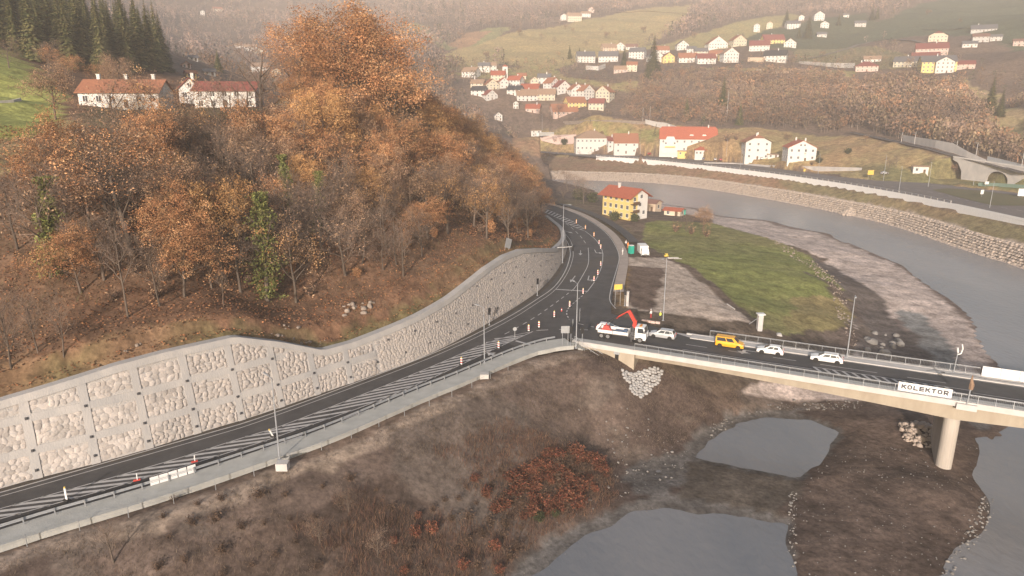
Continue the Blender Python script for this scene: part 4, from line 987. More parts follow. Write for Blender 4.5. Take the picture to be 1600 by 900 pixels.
# crane truck, front towards the right
tp = P(973, 529.5, 0); ct = empty('crane_truck', (tp.x, tp.y, .004), d3+.06, 'white flatbed truck with a folded red loader crane lifting a red bucket at the junction', 'truck')
b = MB(); b.box((-.2, 0, .78), (8.0, .8, .3)); b.box((2.1, 0, .75), (1.0, 2.1, .5)); b.box((-2.9, .0, .6), (.9, 1.9, .1)); b.build('chassis', M['dark_steel'], ct)
b = MB(); b.taper((3.25, 0, .55), (1.9, 2.3, 1.2), (1.9, 2.3)); b.taper((3.2, 0, 1.75), (1.8, 2.3, 1.05), (1.45, 2.1), shift=(-.12, 0)); b.build('cab', M['carwhite'], ct)
b = MB(); b.quad((4.115, -.98, 1.82), (4.115, .98, 1.82), (3.84, .9, 2.68), (3.84, -.9, 2.68)); b.build('windscreen', M['glass'], ct)
for sd in (-1, 1):
    b = MB(); b.quad((2.75, sd*1.165, 1.82), (3.9, sd*1.165, 1.82), (3.65, sd*1.085, 2.62), (2.75, sd*1.085, 2.62)); b.build('side_window', M['glass'], ct)
    b = MB(); b.box((4.21, sd*.85, .95), (.06, .35, .2)); b.build('headlight', M['headlight'], ct)
    b = MB(); b.box((4.0, sd*1.28, 2.1), (.12, .2, .45)); b.build('mirror', M['black'], ct)
    b = MB(); b.box((3.05, sd*1.14, .72), (1.3, .06, .34)); b.build('mudguard', M['dark_steel'], ct)
b = MB(); b.box((4.22, 0, .62), (.12, 2.3, .26)); b.build('bumper', M['dark_steel'], ct)
b = MB(); b.box((3.1, 0, 2.86), (.35, 1.2, .12)); b.build('beacon_bar', M['orange'], ct)
b = MB(); b.box((-1.55, 0, 1.08), (5.3, 2.45, .12)); b.build('flatbed', M['wood_grey'], ct)
for sd in (-1, 1):
    for x0, x1 in ((-4.18, -1.58), (-1.5, 1.08)): b = MB(); b.box(((x0+x1)/2, sd*1.22, 1.38), (x1-x0, .06, .5)); b.build('sideboard', M['white'], ct)
for x_ in (-4.18, 1.1): b = MB(); b.box((x_, 0, 1.42), (.06, 2.4, .6 if x_ < 0 else .9)); b.build('headboard', M['white'], ct)
b = MB(); b.box((-.6, -.2, 1.35), (1.4, 1.0, .42)); b.box((.4, .4, 1.4), (.7, .9, .5)); b.build('load', M['carblue'], ct)
b = MB(); b.taper((1.75, 0, 1.0), (.7, 1.5, .6), (.5, .9)); b.tube((1.75, 0, 1.5), (1.75, 0, 2.6), .24, n=10); b.build('crane_base', M['dark_steel'], ct)
b = MB(); b.tube((1.75, 0, 2.2), (1.95, 0, 3.7), .22, .18, 8); b.obox((1.6, -.2, 2.3), (.6, 0, 0), (0, .5, 0), (.15, 0, 1.3)); b.obox((1.7, -.22, 3.4), (.55, 0, 0.1), (0, .44, 0), (-1.1, 0, 1.8)); b.build('crane_column', M['cranered'], ct)
b = MB(); b.obox((.72, -.26, 4.9), (.4, 0, .58), (0, .52, 0), (-2.0, 0, -1.35)); b.tube((1.0, -.25, 4.85), (1.75, -.25, 3.9), .07, n=6); b.build('crane_boom', M['cranered'], ct)
b = MB(); b.obox((-1.15, -.17, 3.66), (.27, 0, .38), (0, .34, 0), (-1.9, 0, -1.28)); b.obox((.62, -.26, 5.0), (.2, 0, -.16), (0, .08, 0), (-1.7, 0, -1.15)); b.build('boom_extension', M['black'], ct)
b = MB(); b.tube((-2.95, 0, 2.6), (-2.95, 0, 2.1), .07, n=6); b.taper((-2.95, 0, 1.35), (1.4, 1.1, .75), (.9, .8)); b.box((-2.95, 0, 1.3), (1.9, .35, .22)); b.build('grab_bucket', M['cranered'], ct)
for sd in (-1, 1): b = MB(); b.box((1.75, sd*1.15, .7), (.2, .2, 1.0)); b.box((1.75, sd*1.15, .14), (.45, .45, .06)); b.build('outrigger', M['dark_steel'], ct)
add_wheels(ct, (3.2, -2.4), 1.0, .5, .34); add_wheels(ct, (-3.55,), 1.0, .5, .34)
# white box-bodied pickup truck on the yard, seen from the front
vp = at(1005, 399); vt = empty('box_truck', (vp.x, vp.y, vp.z+.02), math.atan2(-vp.y, -vp.x)+.22, 'white box truck parked on the gravel yard facing the camera', 'truck')
b = MB(); b.box((-1.1, 0, 1.75), (4.1, 2.25, 2.1)); b.build('box_body', M['carwhite'], vt)
b = MB(); b.taper((1.75, 0, .5), (1.9, 2.05, .95), (1.8, 2.0)); b.taper((1.65, 0, 1.45), (1.7, 2.0, .95), (1.15, 1.75), shift=(-.22, 0)); b.build('cab', M['carwhite'], vt)
b = MB(); b.quad((2.46, -.85, 1.52), (2.46, .85, 1.52), (2.02, .78, 2.32), (2.02, -.78, 2.32)); b.build('windscreen', M['glass'], vt)
for sd in (-1, 1):
    b = MB(); b.quad((1.1, sd*1.0, 1.5), (2.25, sd*1.0, 1.5), (1.9, sd*.9, 2.25), (1.1, sd*.9, 2.25)); b.build('side_window', M['glass'], vt)
    b = MB(); b.box((2.7, sd*.75, .95), (.06, .35, .2)); b.build('headlight', M['headlight'], vt)
b = MB(); b.box((2.7, 0, .62), (.08, 1.9, .2)); b.box((2.7, 0, .95), (.05, .9, .16)); b.build('bumper', M['black'], vt)
b = MB(); b.box((-.6, 0, .6), (4.6, .8, .2)); b.build('chassis', M['dark_steel'], vt)
add_wheels(vt, (1.7, -1.9), .9, .38, .26)
# far lorry with a long grey trailer, parked cars by the houses
lp = at(857, 214); sl_m = mpx(lp); lt = empty('articulated_lorry', (lp.x, lp.y, lp.z), math.pi+.28, 'long grey articulated lorry on the pale yard across the river', 'lorry')
b = MB(); b.box((2.0, 0, 2.5), (13, 2.6, 2.9)); b.build('trailer', M['carsilver'], lt); b = MB(); b.box((10.2, 0, 2.0), (2.2, 2.5, 2.9)); b.build('cab', M['carwhite'], lt)
b = MB(); b.box((11.32, 0, 2.5), (.06, 2.1, 1.0)); b.build('windscreen', M['glass'], lt); b = MB(); b.box((3, 0, .8), (15, 1.2, .3)); b.build('chassis', M['dark_steel'], lt)
for sd in (-1, 1): b = MB(); b.box((2.0, sd*1.32, 2.5), (12.4, .02, 2.2)); b.build('curtain_side', M['grey_concrete'], lt)
add_wheels(lt, (10, 6.5, -2, -3.3), 1.05, .55, .4)
for i, (px, py, mk, an, lb) in enumerate([(1045,247,'cardark',1.2,'dark car, left one of the pair parked before the inn'),(1051.5,247,'carwhite',1.2,'white car, right one of the pair parked before the inn'),(1076,247.5,'cardark',1.4,'dark car parked alone before the inn middle'),(1099,249,'carblue',1.3,'blue car parked before the red-roofed extension of the inn'),(1117.5,250,'carsilver',1.3,'silver car parked at the right end before the inn'),(1126,250.5,'carred',1.3,'dull red car parked rightmost before the inn'),(1189,248.5,'carwhite',1.5,'white car beside the door of the white house right of the inn'),(1016,241.5,'carred',.3,'red car in the lane left of the inn'),(1382,272,'carsilver',.2,'pale car beside the small white shed')]):
    p = at(px, py); car('parked_car', (p.x, p.y, p.z+.03), an, M[mk], lb, 'hatch', 'cars parked by the houses across the river')

# ------------------------------------------------------------------ street furniture
def pole_h(b_, t_): return mpx(b_)*abs(t_)/math.cos(PITCH)*1.0
LAMP = {}
def lamp(p, h, ang, label, group='street lamps', arm=1.4):
    r = empty('street_lamp', p, ang, label, 'street lamp', group)
    b = MB(); b.tube((0, 0, -.1), (0, 0, h*.5), .10, .085, 8); b.tube((0, 0, h*.5), (0, 0, h), .085, .05, 8); b.box((0, 0, .04), (.4, .4, .08)); b.build('pole', M['lampgrey'], r)
    b = MB(); b.tube((0, 0, h-.05), (arm, 0, h+.12), .035, n=6); b.build('arm', M['lampgrey'], r)
    b = MB(); b.taper((arm+.3, 0, h+.05), (.85, .3, .12), (.7, .2)); b.build('lamp_head', M['signgrey'], r)
    return r
def kspot(px, py, z=0): return P(px, py, z)
for px, py, ty, an, lb, zz in [(437,718,590,2.3,'tall street lamp nearest the camera on the road verge',.12),(757,567,482,2.3,'street lamp on the verge beside the end of the hatched median',.12),(900,544,446,1.9,'street lamp with black signal heads at the bridge corner',.1),(879,411,303,-.5,'tall street lamp at the far end of the stone wall',.0)]:
    p = kspot(px, py, zz); lamp(p, min(mpx(p)*(py-ty)*1.06, 15), an, lb)
for px, ty, an, lb in [(1323,452,-2.0,'tall street lamp on the far side of the bridge beyond the white estate car')]:
    p = B(bs(px, 11.9, .15), 11.9, .15); lamp(p, mpx(p)*(548-ty)*1.05, an, lb)
p = at(1036, 501); lamp(p, mpx(p)*96*1.05, -2.2, 'street lamp by the gravel yard beside the two workers')
pb_ = MB(); pb_.box((0, 0, .45), (1.3, 1.0, .9)); pq = kspot(437, 722, .1); o = pb_.build('lamp_footing', M['new_concrete'], loc=(pq.x+.6, pq.y-.8, -.35)); tag(o, 'pale concrete footing block at the base of the nearest lamp', 'footing')
pb_ = MB(); pb_.box((0, 0, .4), (1.3, 1.2, .8)); pq = kspot(757, 586, 0); o = pb_.build('lamp_footing', M['new_concrete'], loc=(pq.x, pq.y, -.5)); tag(o, 'pale concrete footing block below the lamp by the hatched median', 'footing')
for px, py, ty, lb in [(1278,273,243,'street lamp on the far road below the house with the round bush'),(1157,262,230,'street lamp on the far road left of the white house'),(1134,252,219,'street lamp at the right end of the inn'),(1380,283,245,'street lamp on the far road by the yellow sign'),(1404,301,263,'street lamp at the parapet near its right end'),(1450,293,256,'street lamp beside the small white shed'),(1520,293,276,'short street lamp in front of the arched viaduct'),(1546,326,286,'street lamp at the right edge by the traffic island'),(1000,248,217,'street lamp between the two pale houses and the inn'),(847,204,181,'pale mast beside the articulated lorry')]:
    p = at(px, py); lamp(p, mpx(p)*(py-ty)*1.05, -2.3, lb, 'street lamps on the far bank', 1.0)
for px, py, ty, lb in [(1408,223,208,'leftmost railway mast above the pale retaining wall'),(1428.5,226,207,'second railway mast from the left above the pale retaining wall'),(1493.5,239,221,'railway mast at the middle of the line'),(1524,248,222,'railway mast left of the arched viaduct'),(1594,271,240,'railway mast nearest, right of the arched viaduct'),(1004,192,170,'left one of two thin masts by the white terrace wall'),(1015,192,168,'right one of two thin masts by the white terrace wall'),(1135,190,145,'tall pale pole in the brown wood under the village')]:
    p = at(px, py); r = empty('mast', p, .3, lb, 'mast', 'masts across the valley'); h = mpx(p)*(py-ty)*1.05
    b = MB(); b.tube((0, 0, -.3), (0, 0, h), .16, .12, 6); b.build('pole', M['new_concrete'], r)
    if px > 1300: b = MB(); b.tube((0, 0, h-1), (-2.6, 0, h-.6), .06, n=5); b.tube((0, 0, h-2), (-2.6, 0, h-.7), .05, n=5); b.build('bracket', M['steel'], r)
# signals
def signal(p, h, ang, label, heads=1, arm=0, dz=0):
    r = empty('traffic_light', p, ang, label, 'traffic light', 'traffic lights of the junction')
    b = MB(); b.tube((0, 0, -.05), (0, 0, h), .07, n=8); b.box((0, 0, .03), (.35, .35, .06)); b.build('pole', M['lampgrey'], r)
    if arm: b = MB(); b.tube((0, 0, h-.15), (arm, 0, h-.15), .06, n=6); b.build('arm', M['white'], r)
    pos = [(0, -.16, h-.55)]+([(arm, -.16, h-.6)] if arm else [])
    for q in pos:
        b = MB(); b.box(q, (.34, .22, 1.05)); hd = b.build('signal_head', M['black'], r)
        for k, mm in enumerate(('red', 'signyellow', 'toilet')): b = MB(); b.tube((q[0], q[1]-.115, q[2]+.32-.32*k), (q[0], q[1]-.15, q[2]+.32-.32*k), .11, n=10); b.build('lens', M['cardark'], hd)
        b = MB(); b.box((q[0], q[1]+.05, q[2]), (.52, .03, 1.3)); b.build('backboard', M['black'], hd)
    return r
p = P(764.5, 508, 0); signal(p, mpx(p)*26*1.05, .5, 'traffic light at the wall foot left of the junction')
p = P(839.5, 462, 0); signal(p, mpx(p)*26*1.05, .5, 'traffic light at the wall foot between the other two wall-side signals')
p = P(868, 414, .02); signal(p, 4.6, .3, 'traffic light with a second signal on a long arm at the wall end', arm=4.6)
p = P(976, 478, .1); signal(p, mpx(p)*26*1.05, -.3, 'traffic light behind the crane beside the yellow sign')
p = P(895, 541, .1); r = empty('traffic_light', p, 0, 'pair of black signal heads either side of the lamp at the bridge corner', 'traffic light', 'traffic lights of the junction')
for sx in (-.35, 1.55):
    b = MB(); b.box((sx, 0, 2.9), (.5, .35, 1.2)); hd = b.build('signal_head', M['black'], r); b = MB(); b.tube((sx, 0, 0), (sx, 0, 2.4), .05, n=6); b.build('post', M['lampgrey'], r)
    for k in range(3): b = MB(); b.tube((sx, .17, 3.25-.35*k), (sx, .23, 3.25-.35*k), .12, n=10); b.build('lens', M['cardark'], hd)
# signs
def sign(p, w_, h_, zc, ang, face, back, label, posts=2, shape='rect'):
    r = empty('road_sign', p, ang, label, 'sign')
    for sx in ([-w_*.32, w_*.32] if posts == 2 else [0]): b = MB(); b.tube((sx, .05, -.3), (sx, .05, zc+h_*.4), .045, n=6); b.build('post', M['steel'], r)
    b = MB()
    if shape == 'rect': b.box((0, 0, zc), (w_, .05, h_))
    else: b.tube((0, -.025, zc), (0, .025, zc), w_/2, n=16)
    b.build('panel', face, r)
    if back: b = MB(); [b.box((0, .05, zc+k*h_*.3), (w_*.92, .05, .06)) for k in (-1, 0, 1)]; b.build('bracing', M['steel'], r)
    return r
p = P(883, 539, .1); sign(p, 1.5, 1.25, 2.75, .1, M['signgrey'], True, 'grey back of a road sign on two posts at the bridge corner')
p = P(804.5, 529, .1); sign(p, .7, .7, 1.75, .1, M['signgrey'], False, 'small round sign on a post at the tip of the hatched median', 1, 'round')
p = P(965, 475, .1); sign(p, 1.75, 1.1, 3.6, .25, M['signyellow'], True, 'yellow sign beside the road behind the crane truck')
p = P(906, 502, 0); sign(p, .7, .7, 2.2, 1.2, M['signgrey'], False, 'grey sign on a portable base left of the white car', 1, 'round')
p = P(895, 511, 0); sign(p, .35, 1.2, .9, .9, M['signgrey'], False, 'narrow grey marker seen edge on beside the junction lamp', 1)
p = D(792, 378, 139); r = sign((p.x, p.y, 10.2), 1.9, 2.0, 1.4, .9, M['signgrey'], True, 'tilted grey panel standing on top of the stone wall'); r.rotation_euler[1] = .35
p = at(1359, 282); sign(p, 3.6, 2.4, 4.2, .2, M['signyellow'], False, 'yellow road sign on two posts beside the far road')
p = at(1256, 276); sign(p, 1.2, 1.2, 3.5, .2, M['signyellow'], False, 'small yellow sign on the far verge below the house with the cypress', 1)
p = at(1533, 310); sign(p, 1.6, 1.9, 2.8, .2, M['white'], False, 'white sign on a post on the far traffic island', 1)
p = at(1598, 310); sign(p, 4.4, 3.2, 2.6, -.2, M['white'], True, 'large white panel at the right edge by the far road')
p = at(1541, 292); sign(p, 2.2, 1.3, 1.9, .2, M['white'], False, 'white board on the green fence by the far road', 2)
b = MB(); b.tube((0, 0, -.2), (0, 0, 3.0), .32, n=10); b.tube((0, 0, 3.0), (0, 0, 3.12), .36, n=10); p = at(980, 478); tag(b.build('pipe_post', M['new_concrete'], loc=p), 'pale thick pipe standing upright by the traffic light behind the crane', 'pipe')
# beacons (red and white marker boards) and cones
def marker(p, ang, label, h=1.15, tilt=0, cols=('white', 'red')):
    r = empty('marker_board', p, ang, label, 'road marker', 'marker boards on the road'); r.rotation_euler[1] = tilt
    b = MB(); b.taper((0, 0, 0), (.5, .8, .12), (.42, .7)); b.build('foot', M['rubber'], r)
    n_ = 5; b = MB()
    for k in range(n_): b.box((0, 0, .14+h/n_*(k+.5)), (.06, .28, h/n_-.002), k % 2)
    b.build('board', [M[cols[0]], M[cols[1]]], r); b = MB(); b.tube((0, 0, .12+h), (0, 0, .3+h), .09, n=8); b.build('lamp', M['signyellow'], r); return r
MK = [(779,545,'marker board left of the round sign on the hatched median'),(826,518,'marker board on the tip of the hatched median'),(842,512.5,'marker board just right of the median tip'),(866,496,'marker board at the dashed turning line'),(890,480,'marker board left of the lamp at the curved dashes'),(911,459.5,'marker board at the right end of the stop line'),(928,440,'marker board beside the left-turn arrow'),(934,430,'marker board right above the left-turn arrow'),(938.5,416,'marker board in the dusty sunlit strip'),(938.5,389,'lower one of two marker boards by the bend'),(936,382,'upper one of two marker boards by the bend'),(721,570.5,'marker board on the hatching left of the verge lamp')]
for px, py, lb in MK: marker(P(px, py, .012), 1.4+.3*math.sin(px), lb, 1.05)
for px, py, lb in [(928,370,'orange marker nearest in the far bend'),(914.7,358.5,'orange marker in the middle of the far bend'),(900.6,349.5,'orange marker farthest at the ladder marking')]: marker(P(px, py, .012), 1.2, lb, 1.2, cols=('orange', 'white'))
marker(P(104.5, 782, .012), 1.2, 'white marker board on the hatching at far left', 1.3, cols=('white', 'white'))
marker(P(427, 682, .012), 1.2, 'white marker board leaning over on the hatching near the tall lamp', 1.1, -.45, cols=('white', 'white'))
for px, py, lb in [(214,751,'red lying marker with white post left of the white panels'),(304,722,'red lying marker with white post above the white panels')]:
    r = empty('marker_board', P(px, py, .012), .5, lb, 'road marker', 'fallen markers'); b = MB(); b.box((0, 0, .08), (.7, .25, .12)); b.build('foot', M['red'], r); b = MB(); b.box((.05, 0, .5), (.1, .08, .75)); b.build('board', M['white'], r)
r = empty('traffic_cone', P(877.5, 486.5, .012), 0, 'small cone standing alone inside the dashed curve', 'cone'); b = MB(); b.tube((0, 0, .03), (0, 0, .7), .17, .03, 10); b.build('cone', M['red'], r); b = MB(); b.tube((0, 0, .3), (0, 0, .48), .125, .085, 10); b.build('band', M['white'], r); b = MB(); b.box((0, 0, .02), (.42, .42, .04)); b.build('foot', M['rubber'], r)
# white panels on the near guard rail
for i in range(5):
    px = 243+14.2*i; py = 758-5.0*i
    p = P(px, py, .25); s_ = KERB.dist(np.array([p.x]), np.array([p.y]))[1][0]; k, n = KERB.at(s_), KERB.nrm(s_, 3)
    b = MB(); b.box((0, 0, .5), (.86, .03, .95)); o = b.build('white_panel', M['white'], loc=(k[0]-n[0]*.30, k[1]-n[1]*.30, .2), rot=(0, 0, math.atan2(n[1], n[0])-math.pi/2))
    tag(o, ['leftmost', 'second from left', 'middle', 'second from right', 'rightmost'][i]+' of the five blank white panels on the near guard rail', 'panel', 'white panels on the guard rail')
# banner with its lettering, hung on the near bridge railing
s0, s1 = bs(1403, .03, .7), bs(1487, .03, .7); bw = s1-s0
ban = empty('banner', B(s0, .03, .42), d3, 'white banner reading KOLEKTOR on the near bridge railing', 'banner')
b = MB(); b.box((bw/2, 0, .62), (bw, .03, 1.3)); b.build('sheet', M['white'], ban)
lw = MB(); LH = .66; LWD = bw*.09; TH = .17
def seg(x0, z0_, x1, z1_, t=TH):
    d_ = Vector((x1-x0, 0, z1_-z0_)); l = d_.length; d_.normalize(); nn_ = Vector((-d_.z, 0, d_.x))*t/2
    o = Vector((x0, -.026, z0_)); lw.add([o-nn_, o+d_*l-nn_, o+d_*l+nn_, o+nn_, o-nn_+Vector((0, .02, 0)), o+d_*l-nn_+Vector((0, .02, 0)), o+d_*l+nn_+Vector((0, .02, 0)), o+nn_+Vector((0, .02, 0))], [(0, 1, 2, 3), (0, 4, 5, 1), (1, 5, 6, 2), (2, 6, 7, 3), (3, 7, 4, 0)])
def letter(ch, x, z_):
    a, e, h, t = x, x+LWD, LH, TH/2
    if ch == 'K': seg(a+t, z_, a+t, z_+h); seg(a+t*2, z_+h*.5, e, z_+h-.03, TH*1.05); seg(a+t*3, z_+h*.55, e, z_+.03, TH*1.05)
    if ch == 'O':
        c = .16; pts = [(a+c, z_+t), (e-c, z_+t), (e-t, z_+c), (e-t, z_+h-c), (e-c, z_+h-t), (a+c, z_+h-t), (a+t, z_+h-c), (a+t, z_+c)]
        for i in range(8): p, q = pts[i], pts[(i+1) % 8]; seg(*p, *q)
    if ch == 'L': seg(a+t, z_, a+t, z_+h); seg(a, z_+t, e, z_+t)
    if ch == 'E': seg(a+t, z_, a+t, z_+h); [seg(a, z_+k, e, z_+k) for k in (t, h/2, h-t)]
    if ch == 'T': seg((a+e)/2, z_, (a+e)/2, z_+h); seg(a, z_+h-t, e, z_+h-t)
    if ch == 'R': seg(a+t, z_, a+t, z_+h); seg(a, z_+h-t, e-.08, z_+h-t); seg(e-t, z_+h-.1, e-t, z_+h*.48); seg(a, z_+h*.42, e-.08, z_+h*.42); seg(a+LWD*.45, z_+h*.42, e-t*.5, z_)
for i, ch in enumerate('KOLEKTOR'): letter(ch, bw*.06+i*bw*.1125, .31)
lw.build('lettering', M['letter'], ban)
# poles on the bridge with wrapped tops
p = B(bs(1490, 11.9, .15), 11.9, .15); r = empty('wrapped_pole', p, d3, 'thin pole with a forked bare top on the far side of the bridge', 'pole'); b = MB(); b.tube((0, 0, 0), (.1, 0, 3.6), .07, n=6); b.build('pole', M['lampgrey'], r); b = MB(); b.path([(.1, 0, 2.9), (.5, 0, 3.1), (.62, 0, 3.9), (.45, 0, 4.6)], .09, 5); b.path([(.1, 0, 3.2), (-.05, 0, 4.0)], .12, 5); b.build('forked_top', M['white'], r)
p = B(PS+1.0, -.15, -.02); r = empty('wrapped_pole', p, d3, 'short pole wrapped in brown cloth at the pier on the near bridge edge', 'pole'); b = MB(); b.tube((0, 0, 0), (.12, 0, 3.2), .09, n=6); b.build('pole', M['lampgrey'], r)
b = MB(); b.tube((.1, 0, 2.2), (.14, 0, 2.9), .26, .34, 7); b.tube((.14, 0, 2.9), (.02, 0, 3.6), .3, .16, 7); b.tube((.02, 0, 3.6), (.06, 0, 4.3), .16, .04, 6); b.build('cloth', M['tarp'], r)
# white concrete wall elements on the far edge, cable on the footway
for i in range(6):
    s_ = bs(1534, BTW-.25, .6)+i*2.35; b = MB(); b.box((1.15, 0, .75), (2.3, .16, 1.5)); b.box((1.15, 0, .1), (2.3, .4, .2)); o = b.build('barrier_element', M['white'], loc=B(s_, BTW-.3, .15), rot=(0, 0, d3))
    tag(o, 'white barrier element '+['at the left end of the row on the far bridge edge', 'second in the row on the far bridge edge', 'third in the row on the far bridge edge', 'at the right of the row on the far bridge edge', 'standing beyond the right frame edge', 'last beyond the frame edge'][i], 'barrier', 'white barrier elements on the bridge')
b = MB(); s_ = bs(1465, 11, .2); b.path([B(s_-1.5, 10.8, .2), B(s_-.2, 11.6, .22), B(s_+1, 11.2, .2), B(s_+.4, 10.7, .2), B(s_+3.5, 11.3, .2), B(s_+7, 10.9, .2), B(s_+12, 11.2, .2)], .03, 5); tag(b.build('cable', M['black']), 'black cable lying in loops on the far footway of the bridge', 'cable')
# portable toilet
p = at(986, 396); r = empty('portable_toilet', p, .5, 'turquoise portable toilet left of the white box truck', 'toilet'); b = MB(); b.box((0, 0, 1.1), (1.15, 1.15, 2.2)); b.build('cabin', M['toilet'], r); b = MB(); b.taper((0, 0, 2.2), (1.2, 1.2, .22), (.9, .9)); b.build('roof', M['new_concrete'], r); b = MB(); b.box((0, -.59, 1.1), (.75, .03, 1.85)); b.build('door', M['toilet'], r)
# chimney-like concrete shaft and small things below the bridge railing
p = at(1186, 516); r = empty('manhole_shaft', p, 0, 'tall pale concrete shaft with a flat lid beyond the bridge railing', 'shaft'); b = MB(); b.box((0, 0, 1.6), (.95, .95, 3.4)); b.build('shaft', M['new_concrete'], r); b = MB(); b.box((.05, 0, 3.4), (1.5, 1.3, .18)); b.build('lid', M['white'], r); b = MB(); b.tube((-.4, 0, 2.6), (-2.1, 0, 1.3), .06, n=5); b.build('pipe', M['steel'], r)
p = at(1217, 524); b = MB(); b.taper((0, 0, -.1), (1.1, .8, .6), (.7, .5)); tag(b.build('concrete_block', M['new_concrete'], loc=p), 'pale concrete lump on the ground beyond the railing right of the shaft', 'block')
# timber left on the track
p0, p1 = at(1136, 476), at(1148, 484); b = MB(); b.tube(p0+Vector((0, 0, .15)), p1+Vector((0, 0, .15)), .12, n=6); tag(b.build('timber', M['new_concrete']), 'pale beam lying beside the sandy track', 'beam')
r = empty('plate_compactor', at(1041, 401), .4, 'small yellow machine on the sandy track', 'machine'); b = MB(); b.taper((0, 0, .1), (1.1, .7, .35), (.8, .6)); b.box((0, 0, .65), (.6, .5, .5)); b.build('body', M['signyellow'], r); b = MB(); b.path([(-.3, -.2, .6), (-1.0, -.2, 1.1), (-1.0, .2, 1.1), (-.3, .2, .6)], .04, 5); b.build('handle', M['black'], r)
b = MB(); p = at(1050, 404)
for i in range(9): b.obox((rng.uniform(-1.5, 1.5), rng.uniform(-1, 1), .05+i*.03), (rng.uniform(.8, 1.8), rng.uniform(-.5, .5), 0), (rng.uniform(-.15, .15), .25, 0), (0, 0, .12))
tag(b.build('rubble_heap', M['new_concrete'], loc=p), 'pale broken slabs lying at the end of the sandy track', 'rubble')

# ------------------------------------------------------------------ people (one continuous skinned body each)
def person(p, ang, label, top, legs, helmet, lean=0.0, arms=.2):
    r = empty('person', p, ang, label, 'person')
    v = [(0, 0, .95), (0, 0, 1.12), (0, .01+lean*.2, 1.36), (0, .02+lean*.3, 1.5), (0, .03+lean*.35, 1.6), (0, .05+lean*.4, 1.74)]
    e = [(0, 1), (1, 2), (2, 3), (3, 4), (4, 5)]; rad = [.16, .15, .17, .06, .08, .085]
    for sx in (-1, 1):
        i = len(v); v += [(sx*.10, 0, .90), (sx*.11, .03*sx, .48), (sx*.12, -.02*sx, .07), (sx*.13, .14-.02*sx, .04)]; e += [(0, i), (i, i+1), (i+1, i+2), (i+2, i+3)]; rad += [.10, .075, .05, .04]
        i = len(v); v += [(sx*.2, lean*.25, 1.42), (sx*.27, .05+lean*.2, 1.15), (sx*.25, arms+.05, .95), (sx*.25, arms+.11, .88)]; e += [(2, i), (i, i+1), (i+1, i+2), (i+2, i+3)]; rad += [.07, .05, .04, .04]
    me = bpy.data.meshes.new('body'); me.from_pydata(v, e, []); o = link('body', me, r)
    mo = o.modifiers.new('skin', 'SKIN'); o.modifiers.new('sub', 'SUBSURF').levels = 1
    for k, q in zip(me.skin_vertices[0].data, rad): k.radius = (q, q*.85)
    me.skin_vertices[0].data[0].use_root = True
    dg = bpy.context.evaluated_depsgraph_get(); m2 = bpy.data.meshes.new_from_object(o.evaluated_get(dg)); o.modifiers.clear(); o.data = m2
    m2.materials.clear()
    for k in (legs, top, M['skin']): m2.materials.append(k)
    for f in m2.polygons: c = f.center; f.material_index = 0 if c.z < .93 and abs(c.x) < .22 and not (c.z > .8 and abs(c.x) > .2) else (2 if c.z > 1.53 or (c.z < .95 and abs(c.x) > .2 and c.y > arms-.02) else 1)
    b = MB(); hx = v[5]
    b.tube((0, hx[1], 1.75), (0, hx[1], 1.84), .115, .085, 10); b.tube((0, hx[1], 1.84), (0, hx[1], 1.875), .085, .03, 10); b.box((0, hx[1]+.11, 1.755), (.16, .1, .015)); b.build('helmet', helmet, r)
    b = MB(); b.tube((0, .01+lean*.1, 1.0), (0, .01+lean*.22, 1.42), .20, .205, 10); o2 = b.build('vest', top, r); o2.scale = (1, .8, 1)
    return r
p = at(1017, 497); person(p, .6, 'worker in a white top and reddish trousers standing by the bridge end', M['vest_white'], M['carred'], M['white'])
p = at(1031, 500); person(p, -.7, 'worker in a yellow-green vest by the lamp at the bridge end', M['vest_yellow'], M['cloth_dark'], M['white'], .3)
p = at(978, 385); person(p, .3, 'person in white behind the turquoise toilet', M['vest_white'], M['cloth_dark'], M['white'])
p = at(981, 388); person(p, -.3, 'person in an orange vest beside the turquoise toilet', M['vest_orange'], M['vest_orange'], M['orange'])
p = P(973, 398, .1); person(p, 1.2, 'person in pale clothes on the road shoulder by the yard entrance', M['vest_white'], M['vest_white'], M['white'])
r = empty('kerb_stones', at(1014, 504), d3, 'stack of pinkish kerb stones by the two workers', 'kerb stones'); b = MB()
for i in range(4): b.box((-1+i*.9, .1*(i % 2), .2), (.8, .45, .4))
b.build('stones', M['w_pink'], r)
